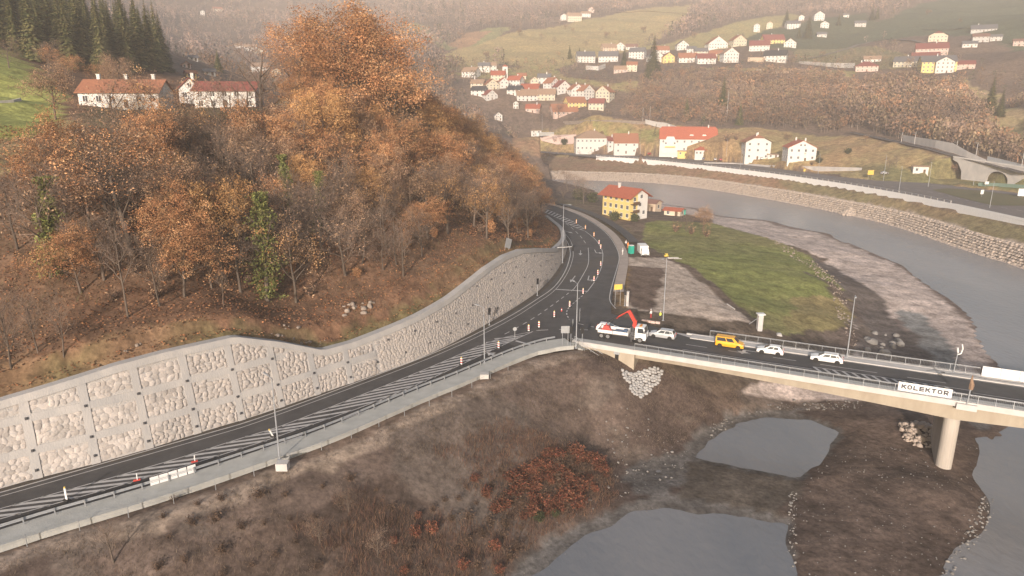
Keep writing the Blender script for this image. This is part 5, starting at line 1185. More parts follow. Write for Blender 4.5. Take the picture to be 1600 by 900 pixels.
# ------------------------------------------------------------------ houses
WIN = {}
def window_me(kind):
    if kind not in WIN:
        b = MB()
        if kind == 'door': b.box((0, .02, 1.05), (1.1, .08, 2.1)); WIN[kind] = b.mesh('door', M['wood'])
        else:
            b.box((0, .02, 0), (1.3, .06, 1.6), 0); q = MB()
            b.box((-.3, -.015, .02), (.5, .03, 1.34), 1); b.box((.3, -.015, .02), (.5, .03, 1.34), 1); b.box((0, -.06, -.84), (1.45, .2, .07), 0)
            WIN[kind] = b.mesh('window', [M['white'], M['glass']])
    return WIN[kind]
NH = [0]
def house(px, py, wpx, hpx, wall_, roof_, label, rot=0.0, ridge='r', depth_=.75, fl=None, hip=0.0, pitch=.62, chim=1, balcony=0, cols=None, group='houses of the village', name='house', at_=None, over=.6, ddoor=True, endw=True, cat='house'):
    """front faces local -y (towards the camera before rot); wpx, hpx: front width and wall height in photo pixels"""
    p = at_ if at_ is not None else at(px, py); m = mpx(p); W = wpx*m; Hh = hpx*m*1.03; Dp = W*depth_
    base = math.atan2(-p.x, p.y)
    root = empty(name, p, base+rot, label, cat, group); rr = random.Random(int(px*31+py*7))
    root.location.z -= .2
    b = MB(); a, d = W/2, Dp                       # front at y=0, back at y=Dp
    L_, S_ = (W, Dp) if ridge == 'r' else (Dp, W)  # ridge length, span
    rise = S_/2*pitch
    b.box((0, Dp/2, Hh/2-1.5), (W, Dp, Hh+3))
    hl = hip*S_/2
    if hip < .99:
        for e in (-1, 1):
            k = 1-hip*.999
            if ridge == 'r': prof = [(0, Hh), (Dp, Hh), (Dp/2+Dp/2*(1-k), Hh+rise*k-.06), (Dp/2-Dp/2*(1-k), Hh+rise*k-.06)] if hip > 0 else [(0, Hh), (Dp, Hh), (Dp/2, Hh+rise-.06)]; b.prism(prof, (e*a-(.3 if e > 0 else 0), 0, 0), (0, 1, 0), (0, 0, 1), (.3, 0, 0))
            else: prof = [(-a, Hh), (a, Hh), (a*(1-k), Hh+rise*k-.06), (-a*(1-k), Hh+rise*k-.06)] if hip > 0 else [(-a, Hh), (a, Hh), (0, Hh+rise-.06)]; b.prism(prof, (0, 0 if e < 0 else Dp-.3, 0), (1, 0, 0), (0, 0, 1), (0, .3, 0))
    b.build('wall', M['w_'+wall_], root)
    # roof: two slabs (or four when hipped), with overhang and thickness
    o = over; b = MB(); th_ = .22; zr = Hh+rise+.12; ze = Hh-o*pitch+.12
    if ridge == 'r':
        hx = hl; C_ = lambda x, y, z: (x, y, z)
    else: C_ = lambda x, y, z: (y-Dp/2, x+Dp/2, z)
    A, Bq = L_/2+o, S_/2+o
    yo = Dp/2 if ridge == 'r' else Dp/2
    def pt(x, y, z): return (x, y+Dp/2, z) if ridge == 'r' else (y, x+Dp/2, z)
    r0, r1 = -(L_/2+o-(hl+o if hip else 0)), (L_/2+o-(hl+o if hip else 0))
    if 0 < hip < 1:  # clipped gable
        zc = Hh+rise*(1-hip)+.12; yc = (S_/2)*hip; r0, r1 = -(L_/2+o-hip*S_/2*.9), (L_/2+o-hip*S_/2*.9)
        for sg in (-1, 1):
            q = [pt(-A, sg*Bq, ze), pt(A, sg*Bq, ze), pt(A, sg*yc, zc), pt(r1, 0, zr), pt(r0, 0, zr), pt(-A, sg*yc, zc)]
            b.add(q, [tuple(range(6))]); b.add([(v[0], v[1], v[2]-th_) for v in q], [tuple(range(6))])
        for x_, r_ in ((-A, r0), (A, r1)): b.add([pt(x_, -yc, zc), pt(x_, yc, zc), pt(r_, 0, zr)], [(0, 1, 2)])
    else:
        for sg in (-1, 1):
            q = [pt(-A, sg*Bq, ze), pt(A, sg*Bq, ze), pt(r1, 0, zr), pt(r0, 0, zr)]; lo = [(v[0], v[1], v[2]-th_) for v in q]
            b.add(q+lo, [(0, 1, 2, 3), (7, 6, 5, 4), (0, 4, 5, 1), (1, 5, 6, 2), (3, 7, 4, 0)])
        if hip:
            for sx, r_ in ((-1, r0), (1, r1)): q = [pt(sx*A, -Bq, ze), pt(sx*A, Bq, ze), pt(r_, 0, zr)]; b.add(q+[(v[0], v[1], v[2]-th_) for v in q], [(0, 1, 2), (5, 4, 3), (0, 3, 4, 1)])
    rf = b.build('roof', M['r_'+roof_], root)
    for c in range(chim):
        x_ = (rr.uniform(-.32, .32) if chim == 1 else -.35+.7*c/max(chim-1, 1))*L_; b = MB(); q = pt(x_, rr.choice((-.08, .1))*S_, 0); b.box((q[0], q[1], zr+.25), (.8, .7, 1.9)); b.box((q[0], q[1], zr+1.25), (1.0, .9, .16)); b.build('chimney', M['w_white'], rf)
    nf = fl or max(1, int(round(Hh/2.9))); fh = Hh/nf; k = cols or max(2, int(W/3.2)); sc = min(1.0, fh/2.7)*1.05
    for j in range(nf):
        zc = fh*(j+.56)
        for i in range(k):
            x_ = -a+W*(i+.5)/k
            if j == 0 and i == k//2 and ddoor: link('door', window_me('door'), root, loc=(x_, 0, .15)); continue
            link('window', window_me('win'), root, loc=(x_, 0, zc), scale=(sc, 1, sc))
        if endw:
            k2 = max(1, int(Dp/4))
            for sd in (-1, 1):
                for i in range(k2): link('window', window_me('win'), root, loc=(sd*a, Dp*(i+.5)/k2, zc), rot=(0, 0, sd*math.pi/2), scale=(sc, 1, sc))
    if ridge == 'g' and hip == 0 and rise > 2.2:
        for x_ in ((-.8, .8) if W > 9 else (0,)): link('window', window_me('win'), root, loc=(x_*1.4, 0, Hh+rise*.33), scale=(.8*sc, 1, .8*sc))
    for j in range(balcony):
        zb = fh*(nf-1-j); b = MB(); b.box((W*.08, -.65, zb+.05), (W*.62, 1.3, .18)); b.box((W*.08, -1.27, zb+.6), (W*.62, .07, .95)); bx = [b.box((W*.08+sd*W*.31, -.65, zb+.6), (.07, 1.3, .95)) for sd in (-1, 1)]; b.build('balcony', M['wood'], root)
    return root
G1 = 'houses beside the far river road'
# riverside row
house(926, 237, 52, 21, 'white', 'tan', 'white two-storey house with a shallow tan hipped roof at the left of the riverside row', .12, hip=1, pitch=.5, group=G1, fl=2)
house(963, 232, 26, 12, 'white', 'maroon', 'small dark-roofed annex between the tan-roofed house and the gabled house', .25, group=G1)
house(978, 240, 37, 17, 'white', 'rust', 'white house with a plain rust gable roof facing the river, left of the inn', .12, pitch=.95, group=G1, fl=2, cols=3)
inn = house(1074, 239, 86, 22, 'white', 'red', 'big white inn with a long red roof and dormers beside the river road', .05, depth_=.38, pitch=1.05, hip=.25, chim=2, group=G1, fl=2, cols=8, name='inn', cat='inn')
m_ = mpx(inn.location)
for x_ in (-27, 5, 24):
    b = MB(); W_ = (24 if x_ == -27 else 9)*m_; z_ = 21*m_; dp = 8*m_
    b.prism([(-W_/2, 0), (W_/2, 0), (W_/2, (3 if x_ == -27 else 4)*m_), (W_*.22, (7 if x_ == -27 else 7.5)*m_), (-W_*.22, (7 if x_ == -27 else 7.5)*m_), (-W_/2, (3 if x_ == -27 else 4)*m_)], (x_*m_, -.6 if x_ == -27 else 1.6, (0 if x_ == -27 else z_)+0), (1, 0, 0), (0, 0, 1 if x_ != -27 else 3.6), (0, dp, 0)); d_ = b.build('dormer', M['w_white'], inn)
    for wx in ((-.28, .28) if x_ == -27 else (0,)): link('window', window_me('win'), d_, loc=(x_*m_+wx*W_, (-.6 if x_ == -27 else 1.6)-.02, (15*m_ if x_ == -27 else z_+3.6*m_)))
b = MB(); b.box((-27*m_, -1.3, 9*m_), (16*m_, 1.4, .25)); b.box((-27*m_, -1.95, 10.2*m_), (16*m_, .08, 1.3*m_)); b.build('balcony', M['w_yellow'], inn)
house(1103, 245, 34, 11, 'white', 'red', 'low red-roofed extension in front of the inn on its right', .05, hip=1, pitch=.5, depth_=.5, chim=0, group=G1, fl=1, cols=6)
house(1071, 244, 24, 8, 'yellow', 'tan', 'low yellow terrace building in front of the inn centre', .05, depth_=.4, pitch=.2, chim=0, group=G1, fl=1)
house(1183, 249, 38, 27, 'white', 'rust', 'tall white three-storey house with a hipped rust roof and two chimneys right of the inn', .22, ridge='g', hip=.45, depth_=.85, pitch=.5, chim=2, group=G1, fl=3, cols=3, over=1.2)
house(1208, 247, 16, 6, 'white', 'tan', 'flat white garage annex at the right of the three-storey house', .22, pitch=.12, chim=0, group=G1, fl=1, endw=False)
house(1252, 252, 42, 21, 'white', 'red', 'white gabled house with a bright red roof behind a tall cypress', .25, ridge='g', depth_=.9, pitch=.5, chim=2, group=G1, fl=2, cols=4)
# yellow house by the near bank
yh = house(984, 345, 60, 36, 'yellow', 'red', 'yellow three-storey house with a white gable, balconies and red roof on the near bank', -.78, ridge='r', depth_=.62, pitch=.55, group='houses on the near bank', fl=3, over=1.5, cols=5, at_=at(962, 340))
mm = mpx(yh.location); Wy = 60*mm; Dy = Wy*.62; Hy = 36*mm*1.03
b = MB(); b.prism([(Dy*.42, -.5), (Dy, -.5), (Dy, Hy), (Dy/2, Hy+Dy/2*.55-.2), (Dy*.42, Hy+Dy*.42*.55-.15)], (Wy/2, 0, 0), (0, 1, 0), (0, 0, 1), (.14, 0, 0)); b.build('gable_render', M['w_white'], yh)
for j in (1, 2): b = MB(); b.box((Wy/2+.75, Dy*.2, Hy/3*j), (1.5, Dy*.38, .18)); b.box((Wy/2+1.45, Dy*.2, Hy/3*j+.55), (.08, Dy*.38, .95)); b.build('balcony', M['wood'], yh)
for zc, yc in ((Hy*.28, .78), (Hy*.62, .55), (Hy*.95, .62)): link('window', window_me('win'), yh, loc=(Wy/2+.16, Dy*yc, zc), rot=(0, 0, math.pi/2))
house(1030, 335, 26, 14, 'tan', 'brown', 'brown-roofed barn attached to the right of the yellow house', -.5, pitch=.4, chim=0, group='houses on the near bank', fl=1, at_=at(1012, 330))
house(1050, 337, 26, 9, 'cream', 'red', 'low shed with a red roof right of the yellow house', -.3, pitch=.3, chim=0, group='houses on the near bank', fl=1)
b = MB(); p = at(1062, 335); b.box((0, 0, .9), (4.2, 2.2, 1.9)); b.box((0, 0, 1.9), (4.4, 2.4, .12)); tag(b.build('container', M['toilet'], loc=p), 'dull green container right of the low red-roofed shed', 'container')
# left terrace
GL = 'houses on the left terrace'
house(206, 161, 120, 25, 'white', 'rust', 'long white house with a rust roof and three chimneys on the left terrace', -.42, depth_=.5, pitch=.6, chim=3, group=GL, fl=1, cols=6, at_=Vector((-101, 182, 38.4)))
house(360, 170, 92, 28, 'white', 'maroon', 'cream house with a dark red roof behind the bare trees on the left terrace', -.3, depth_=.55, pitch=.5, chim=0, group=GL, fl=2, cols=5, at_=Vector((-77, 190, 38.2)))
house(318, 155, 34, 22, 'white', 'maroon', 'small white gabled house between the two long houses on the left terrace', -.25, ridge='g', depth_=1, pitch=.9, group=GL, at_=Vector((-96, 212, 39.6)))
house(455, 168, 26, 14, 'cream', 'tan', 'small cream house glimpsed through the trees right of the left terrace', -.1, ridge='g', group=GL, pitch=.7, chim=0, at_=Vector((-67, 208, 37)))
# hamlet glimpsed behind the left terrace
GG = 'houses far up the left valley'
for px, py, w_, h_, wc, rc, rot, rg, lb in [(303,95,12,6,'white','grey',.2,'r','tiny pale house highest above the left terrace roofs'),(292,106,12,6,'pink','rust',.1,'g','small pink gable left of the dark spruce in the left valley'),(300,121,14,8,'yellow','rust',.3,'r','small yellow house just above the terrace roofs'),(328,118,16,7,'white','grey',0,'r','white house behind the cream terrace house'),(374,76,12,5,'white','tan',.1,'r','left one of two pale houses on the far wooded slope'),(392,80,18,7,'white','tan',-.1,'r','right one of two pale houses on the far wooded slope'),(405,84,14,5,'cream','rust',.2,'g','cream gable beside the two pale far houses'),(408,112,26,8,'white','tan',.1,'r','long white building seen left of the big oak'),(432,118,14,7,'cream','grey',.1,'g','cream gable just left of the big oak'),(317,24,6,6,'white','grey',.1,'g','slender white chapel high on the far wooded hill'),(341,20,13,6,'cream','rust',.1,'r','pale farmhouse right of the white chapel on the far hill')]:
    house(px, py, w_, h_, wc, rc, lb, rot, rg, group=GG, chim=0)
# town under the hill
GT = 'houses of the hillside town'
T_ = [(756,113,18,10,'white','grey',0,'r','flat white block at the upper left edge of the town'),(732,121,24,9,'white','tan',-.3,'r','white house with pale roof leftmost in the town'),(768,112,16,10,'white','tan',.1,'r','white block right of the flat block above the church'),
(778,126,22,9,'cream','red',.2,'r','cream house with red roof left of the church'),(770,140,22,8,'cream','rust',.3,'g','cream gabled house below the red roof left of the church'),(745,138,20,8,'cream','tan',-.2,'r','cream house at the left edge below the pale-roofed house'),(746,150,22,9,'white','dark',-.1,'r','white house with a dark roof at the left edge of the town'),(769,156,20,8,'white','maroon',.5,'g','white gable with maroon roof above the yellow oak'),
(802,135,22,10,'white','red',-.2,'r','white house with the brightest red roof right of the church'),(788,138,14,11,'white','red',.3,'g','tall white gable directly below the church tower'),(802,149,22,9,'white','dark',-.15,'r','white house with dark slate roof in the town centre'),(815,124,14,6,'cream','rust',.2,'r','small cream house behind the brightest red roof'),
(827,147,28,8,'white','red',-.1,'r','white house with a broad red hipped roof in the town centre'),(824,158,32,9,'white','tan',0,'r','long low white hall below the broad red roof'),(853,157,28,10,'cream','tan',.1,'r','cream house with a tan roof right of the long white hall'),(850,131,20,10,'white','grey',.1,'r','white house with grey-brown roof at the top of the town'),(835,135,12,10,'cream','tan',.1,'g','narrow cream gable beside the grey-brown roof'),
(868,142,22,12,'white','rust',.55,'g','tall white gable with rust roof left of the maroon roof'),(882,146,26,10,'white','maroon',.55,'g','white gable with a long maroon roof'),(903,152,22,12,'white','rust',.5,'g','white gabled house second from the right in the middle row of the town'),(920,155,24,13,'white','rust',.5,'g','white gabled house left of the balconied corner house'),(941,158,24,14,'cream','rust',-.2,'g','cream balconied house at the right end of the town'),
(902,169,30,9,'yellow','rust',.15,'r','yellow house with white gable in the lower row of the town'),(931,172,24,11,'cream','maroon',-.1,'r','cream house with dark windows lowest at the right of the town'),(832,176,22,7,'pink','red',.05,'r','low house with a red roof above the lorry yard'),(779,188,12,8,'white','grey',.4,'g','small white house half hidden by the yellow oak'),(806,170,8,9,'white','grey',.1,'g','narrow white house right of the yellow oak'),(884,180,40,6,'pink','rust',.05,'r','long low pink terrace at the foot of the town')]
for px, py, w_, h_, wc, rc, rot, rg, lb in T_: house(px, py, w_, h_, wc, rc, lb, rot+random.uniform(-.3, .3), rg, group=GT, chim=1 if w_ > 16 else 0, pitch=.75)
p = at(789, 124); m = mpx(p); r = empty('church', p, .1, 'white church tower with a small pyramid roof above the town', 'church', GT); b = MB(); b.box((0, 0, 8*m), (8*m, 8*m, 22*m)); b.build('wall', M['w_white'], r); b = MB(); b.taper((0, 0, 19*m), (9.5*m, 9.5*m, 3*m), (.3, .3)); b.build('roof', M['r_red'], r); link('window', window_me('win'), r, loc=(0, -4.05*m, 14*m), scale=(1.4, 1, 1.6))
# terrace village
GV = 'houses of the upper terrace village'
V_ = [(916,98,28,10,'white','grey',.3,'r','white house with a green-grey gable at the left end of the terrace village'),(950,97,30,9,'white','grey',-.1,'r','white house with a broad grey roof second from the left'),(953,80,22,6,'tan','tan',.2,'r','tan-roofed house behind the broad grey roof'),(969,79,16,7,'white','rust',.2,'g','small white gable left of the tall spruce in the village'),(987,78,18,5,'white','brown',0,'r','low white house behind the white block'),(994,92,24,11,'white','grey',0,'r','plain white block with grey roof right of the village spruce'),
(987,112,16,11,'cream','rust',.2,'r','cream pavilion with dark openings below the terrace'),(969,114,20,6,'pink','tan',0,'r','low pink outbuilding left of the cream pavilion'),(1034,84,24,6,'white','rust',.1,'r','rust-roofed house behind the white gable'),(1027,98,22,10,'white','grey',.5,'g','white gable with dark roof at the edge of the wood'),(1045,98,18,9,'yellow','rust',.4,'g','yellowish gable with rust roof'),(1075,98,28,8,'white','rust',.1,'r','white house with rust roof above the brown wood'),(1067,78,18,8,'white','grey',.3,'g','white gable standing alone at the back of the village'),(1080,82,14,6,'white','grey',.1,'r','grey-roofed wing beside the lone white gable'),
(1104,100,28,9,'white','maroon',.05,'r','white house with a dark red roof in the front row'),(1096,86,20,6,'cream','grey',.1,'r','cream house with grey roof in the second row'),(1118,90,20,6,'cream','rust',.1,'r','cream house with rust roof in the second row'),(1142,98,24,14,'white','pink_',.35,'g','big white gable with a pale pink roof in the village centre'),(1122,76,30,8,'white','rust',.3,'g','white chalet with brown gable at the back of the village'),(1156,72,22,9,'cream','rust',.3,'g','cream gable right of the chalet'),(1128,96,10,10,'yellow','tan',.1,'r','small yellow house left of the big white gable'),
(1186,80,30,9,'white','maroon',.1,'r','white house with a long maroon roof at the right of the village'),(1210,68,32,6,'yellow','maroon',.05,'r','yellow row of windows under a maroon roof at the village top'),(1234,74,18,7,'white','rust',.2,'g','small white gable at the right end of the village'),(1210,97,33,10,'white','dark',-.05,'r','modern white house with a dark roof and pink dormer')]
for px, py, w_, h_, wc, rc, rot, rg, lb in V_: house(px, py, w_, h_, wc, 'tan' if rc == 'pink_' else rc, lb, rot+random.uniform(-.25, .25), rg, group=GV, chim=1 if w_ > 20 else 0, pitch=.7)
# shaded upper hamlet
GS = 'houses in the shaded hollow'
for px, py, w_, h_, wc, rc, rot, rg, lb in [(1182,50,9,10,'white','grey',.1,'g','slender white gable leftmost in the shaded hollow'),(1202,45,9,8,'cream','rust',.1,'g','small rust-roofed house in the shaded hollow'),(1240,45,20,8,'white','grey',.3,'r','wide pale house in the shaded hollow'),(1252,32,8,6,'white','grey',.1,'g','tiny white house among the dark trees'),(1280,32,15,9,'white','grey',.3,'g','pale gabled house at the middle of the hollow'),(1288,44,12,7,'white','grey',-.1,'g','bright white cabin in the hollow'),(1344,42,16,6,'grey','grey',.1,'r','grey house at the right edge of the hollow'),(1284,58,14,5,'grey','grey',.1,'r','low grey house lowest in the hollow'),(1322,27,8,4,'white','grey',.1,'r','tiny white house highest in the hollow')]:
    house(px, py, w_, h_, wc, rc, lb, rot, rg, group=GS, chim=0)
# right cluster
GR = 'houses at the right end of the terrace'
for px, py, w_, h_, wc, rc, rot, rg, hip, lb in [(1354,112,32,9,'pink','maroon',.15,'r',1,'pink house with a maroon hipped roof at the left of the right cluster'),(1363,97,24,5,'white','tan',.1,'r',0,'flat white house behind the maroon hipped roof'),(1416,105,38,9,'cream','grey',-.15,'r',0,'cream house with a grey roof left of the yellow house'),(1466,113,48,16,'yellow','grey',.2,'r',0,'yellow house with a white gable in the right cluster'),(1508,108,26,8,'pink','maroon',.15,'r',0,'pink house at the right of the yellow house'),(1455,87,44,11,'pink','maroon',.05,'r',0,'large pink house with a long maroon roof'),(1446,93,38,4,'pink','maroon',.05,'r',0,'low pink annex below the large pink house'),(1465,65,26,9,'cream','maroon',.1,'g',.5,'cream house with a curved gable above the large pink house'),(1532,66,22,9,'grey','brown',.1,'r',0,'shaded grey-pink house on the dark meadow'),(1515,74,20,6,'white','grey',.1,'r',0,'low white garage left of the shaded grey-pink house'),(1537,50,34,5,'grey','grey',.05,'r',0,'long pale shed highest on the dark meadow'),(1556,64,16,7,'grey','grey',.1,'r',0,'small grey house at the right of the shaded group'),(1592,72,16,8,'pink','brown',.1,'r',0,'dim pink house at the right edge of the photo')]:
    house(px, py, w_, h_, wc, rc, lb, rot, rg, hip=hip, group=GR, chim=1 if w_ > 30 else 0, pitch=.55)
hg = house(1475, 114, 25, 17, 'white', 'grey', 'white gabled front wing of the yellow house in the right cluster', .2, 'g', group=GR, chim=0, pitch=.55)
# hilltop farm
for px, py, w_, h_, wc, rc, rot, rg, lb in [(898,34,22,9,'cream','tan',.2,'r','large pale farmhouse on the sunlit hilltop'),(881,32,10,7,'white','tan',.1,'g','small pale barn left of the hilltop farmhouse'),(916,27,14,6,'white','tan',.2,'r','white house right behind the hilltop farmhouse'),(924,20,9,6,'pink','tan',.2,'g','pink gable at the back of the hilltop farm')]:
    house(px, py, w_, h_, wc, rc, lb, rot, rg, group='hilltop farm', chim=0)
# small white shed by the far road, with pale sides
house(1438, 271, 21, 11, 'white', 'tan', 'small white shed with a flat roof by the far road', .2, pitch=.1, chim=0, group=G1, fl=1, depth_=.7, endw=False)
house(838, 213, 16, 9, 'white', 'tan', 'stack of white cabins left of the articulated lorry', .1, pitch=.05, chim=0, group=G1, fl=2, depth_=.6, endw=False, ddoor=False)

# ------------------------------------------------------------------ walls, parapet, railway across the river
def strip_wall(name, pts, h0, h1, th_, m, label, cat, base=-1.5):
    b = MB(); n = len(pts)
    for i in range(n-1):
        p, q = pts[i], pts[i+1]; d_ = (q-p); nn_ = Vector((-d_.y, d_.x, 0)).normalized()*th_; ha, hb = h0+(h1-h0)*i/(n-1), h0+(h1-h0)*(i+1)/(n-1)
        b.add([p+Vector((0, 0, base)), q+Vector((0, 0, base)), q+nn_+Vector((0, 0, base)), p+nn_+Vector((0, 0, base)), p+Vector((0, 0, ha)), q+Vector((0, 0, hb)), q+nn_+Vector((0, 0, hb)), p+nn_+Vector((0, 0, ha))], [(4, 5, 6, 7), (0, 1, 5, 4), (2, 3, 7, 6), (3, 0, 4, 7), (1, 2, 6, 5)])
    return tag(b.build(name, m), label, cat)
pw = [at(*a) for a in [(1008,193),(1025,198),(1040,201),(1056,208)]]; strip_wall('terrace_wall', pw, 3.2, 5.0, .6, M['new_concrete'], 'bright white stepped terrace wall below the brown wood', 'wall')
pw = [at(*a) for a in [(880,192),(920,191),(960,191),(1008,194)]]; strip_wall('terrace_wall', pw, 1.3, 2.2, .5, M['warm_stone'], 'low pale wall along the top of the field under the town', 'wall')
pw = [at(*a) for a in [(1248,99),(1290,104),(1335,106)]]; strip_wall('terrace_wall', pw, 2.5, 4.5, .6, M['concrete'], 'long pale wall left of the maroon hipped house', 'wall')
pw = [at(*a) for a in [(1182,113),(1205,114),(1230,114)]]; strip_wall('terrace_wall', pw, 3.0, 3.0, .6, M['w_tan'], 'tan wall below the modern white house', 'wall')
pw = [at(*a) for a in [(915,109),(935,110),(946,106)]]; strip_wall('terrace_wall', pw, 4.2, 4.2, .6, M['new_concrete'], 'white terrace wall below the left end of the village', 'wall')
pw = [at(*a) for a in [(1168,97),(1194,97)]]; strip_wall('terrace_wall', pw, 4.6, 4.6, .6, M['w_tan'], 'tan wall left of the modern white house', 'wall')
pw = [at(*a) for a in [(1100,256),(1150,257),(1200,261),(1260,263),(1346,266)]]; strip_wall('garden_wall', pw, 1.0, 1.4, .4, M['concrete'], 'low pale garden wall below the two white houses', 'wall')
pw = [at(*a) for a in [(0,161),(22,160),(34,158)]]; strip_wall('garden_wall', pw, .5, .7, .4, M['new_concrete'], 'pale low wall with a fence at the left meadow edge', 'wall')
# railway wall, track, viaduct
ra = RAILp[:6]; rn = []
for i, p in enumerate(ra): q = ra[min(i+1, 5)]-ra[max(i-1, 0)]; rn.append(Vector((-q.y, q.x, 0)).normalized())
strip_wall('railway_wall', [ra[1]+rn[1]*4, ra[2]+rn[2]*4, (ra[2]+ra[3])/2+rn[2]*4], 3.8, 5.2, .6, M['concrete'], 'long pale retaining wall behind the railway, high end', 'wall')
strip_wall('railway_wall', [(ra[2]+ra[3])/2+rn[2]*4, ra[3]+rn[3]*4, ra[3].lerp(ra[4], .6)+rn[3]*4], 5.2, .8, .6, M['concrete'], 'tapering end of the pale retaining wall behind the railway', 'wall')
strip_wall('noise_fence', [ra[3].lerp(ra[4], .6)+rn[4]*5.2, ra[4]+rn[4]*5.2, ra[5]+rn[5]*5.2], 2.6, 2.6, .2, M['signgrey'], 'grey noise fence behind the railway at the right edge', 'fence')
rb_ = MB(); rl = MB()
RS = [ra[i].lerp(ra[i+1], k/4) for i in range(5) for k in range(4)]+[ra[5]]+[RAILp[5].lerp(RAILp[6], k/4) for k in range(1, 5)]
for p, q in zip(RS, RS[1:]):
    d_ = (q-p).normalized(); nn_ = Vector((-d_.y, d_.x, 0)); up = Vector((0, 0, .1))
    rb_.quad(p-nn_*2.6+up, q-nn_*2.6+up, q+nn_*3.4+up, p+nn_*3.4+up)
    for o in (-.75, .75): rl.obox(p+nn_*o+Vector((0, 0, .14)), q-p, nn_*.16, (0, 0, .22))
rw = rb_.build('railway', M['old_asphalt']); rw['kind'] = 'structure'; rl.build('rail', M['dark_steel'], rw)
va, vb_ = RAILp[3].lerp(RAILp[4], -.1), RAILp[5].lerp(RAILp[6], .25); dv = (vb_-va); Lv = Vector((dv.x, dv.y, 0)).length; ang = math.atan2(dv.y, dv.x)
vd = empty('railway_viaduct', va, ang, 'pale stone railway viaduct with one dark arch at the right edge', 'viaduct'); k = dv.z/Lv
xa = Lv*.47; ar = 5.2
prof = [(0, -.2), (0, -1.4), (3, -2.6), (5.5, -6.5), (6.5, -14), (xa-ar, -14), (xa-ar, -8.2)]+[(xa-ar*math.cos(t), -8.2+4.4*math.sin(t)) for t in np.linspace(.15, math.pi-.15, 9)]+[(xa+ar, -8.2), (xa+ar, -14), (Lv, -14), (Lv, -.2)]
b = MB(); b.prism([(a, c+k*a) for a, c in prof], (0, -2.8, 0), (1, 0, 0), (0, 0, 1), (0, .8, 0)); b.prism([(a, c+k*a) for a, c in prof], (0, 3.0, 0), (1, 0, 0), (0, 0, 1), (0, .8, 0)); b.build('wall', M['concrete'], vd)
b = MB(); b.prism([(0, -.15), (Lv, -.15+k*Lv), (Lv, .5+k*Lv), (0, .5)], (0, -3.1, 0), (1, 0, 0), (0, 0, 1), (0, .5, 0)); b.build('parapet', M['new_concrete'], vd)
b = MB(); b.prism([(0, -.25), (Lv, -.25+k*Lv), (Lv, -.6+k*Lv), (0, -.6)], (0, -2.0, 0), (1, 0, 0), (0, 0, 1), (0, 5, 0)); b.build('deck', M['concrete'], vd)
b = MB(); b.prism([(a, c+k*a) for a, c in [(xa-ar-.3, -14), (xa-ar-.3, -3.5), (xa+ar+.3, -3.5), (xa+ar+.3, -14)]], (0, 2.9, 0), (1, 0, 0), (0, 0, 1), (0, .1, 0)); b.build('arch_shade_plate', M['soil'], vd)  # added soil-coloured plate closing the arch so the opening reads dark
# far road with its parapet and rail
fr_ = sheet('far_road', FARROADP, FRZ, M['old_asphalt'])
isl = [V2(a, c, FRZ) for a, c in [(1456,297),(1480,294.5),(1530,298),(1610,309),(1610,322),(1550,321),(1500,309)]]; o = sheet('traffic_island', isl, FRZ+.12, M['isl'] if 'isl' in M else mat('island_grass', (.10, .11, .05), (.14, .11, .06), .95, .3, .4, 4, coords='World'))
m2 = MB(); stripe([V2(a, c, FRZ) for a, c in [(1010,245.5),(1100,253),(1200,265),(1300,279.5),(1400,292),(1470,302),(1520,316),(1600,330)]], .22, FRZ+.012, (3, 4), m2); stripe([V2(a, c, FRZ) for a, c in [(1440,288.5),(1530,296),(1606,305.5)]], .25, FRZ+.012, None, m2)
tag(m2.build('far_road_marking', M['paint']), kind='structure')
pp = empty('parapet', (*RPL.at(120), FRZ), 0, 'long white parapet wall with a steel railing along the far river road', 'parapet'); pinv = Matrix.Translation(-pp.location)
b = MB(); rl_ = MB(); prev = None; pm = MB(); pm.box((0, 0, .5), (.22, .22, 1.5)); pme = pm.mesh('post', M['new_concrete']); k = 0
i0 = RPL.dist(np.array([V2(928, 246, FRZ)[0]]), np.array([V2(928, 246, FRZ)[1]]))[1][0]; i1 = RPL.dist(np.array([V2(1494, 322, FRZ)[0]]), np.array([V2(1494, 322, FRZ)[1]]))[1][0]
for s_ in np.arange(i0, i1+60, 4.0):
    p, n = RPL.at(s_), RPL.nrm(s_, 8); lo = FRZ+(.75 if s_ < i1 else .95)
    sec = [(p[0], p[1], FRZ-2.8), (p[0], p[1], lo), (p[0]+n[0]*.45, p[1]+n[1]*.45, lo), (p[0]+n[0]*.45, p[1]+n[1]*.45, FRZ-.5)]
    if prev:
        for i in range(3): b.quad(prev[i], sec[i], sec[i+1], prev[i+1])
    if s_ < i1:
        o = link('post', pme, pp); o.location = Vector((p[0]+n[0]*.2, p[1]+n[1]*.2, FRZ+.5))-pp.location
        if prev: rl_.tube((prev[1][0], prev[1][1], FRZ+1.75), (p[0], p[1], FRZ+1.75), .09, n=4); rl_.tube((prev[1][0], prev[1][1], FRZ+1.2), (p[0], p[1], FRZ+1.2), .05, n=4)
    prev = sec
o = b.build('wall', M['white'], pp); o.matrix_parent_inverse = pinv; o = rl_.build('rail', M['steel'], pp); o.matrix_parent_inverse = pinv
pw = [at(*a) for a in [(1528,290),(1560,291),(1612,295)]]; strip_wall('green_fence', pw, 1.5, 1.5, .1, mat('green_mesh', (.10, .16, .13), (.12, .17, .14), .8, 2), 'dull green fence along the meadow by the far road', 'fence', -.2)
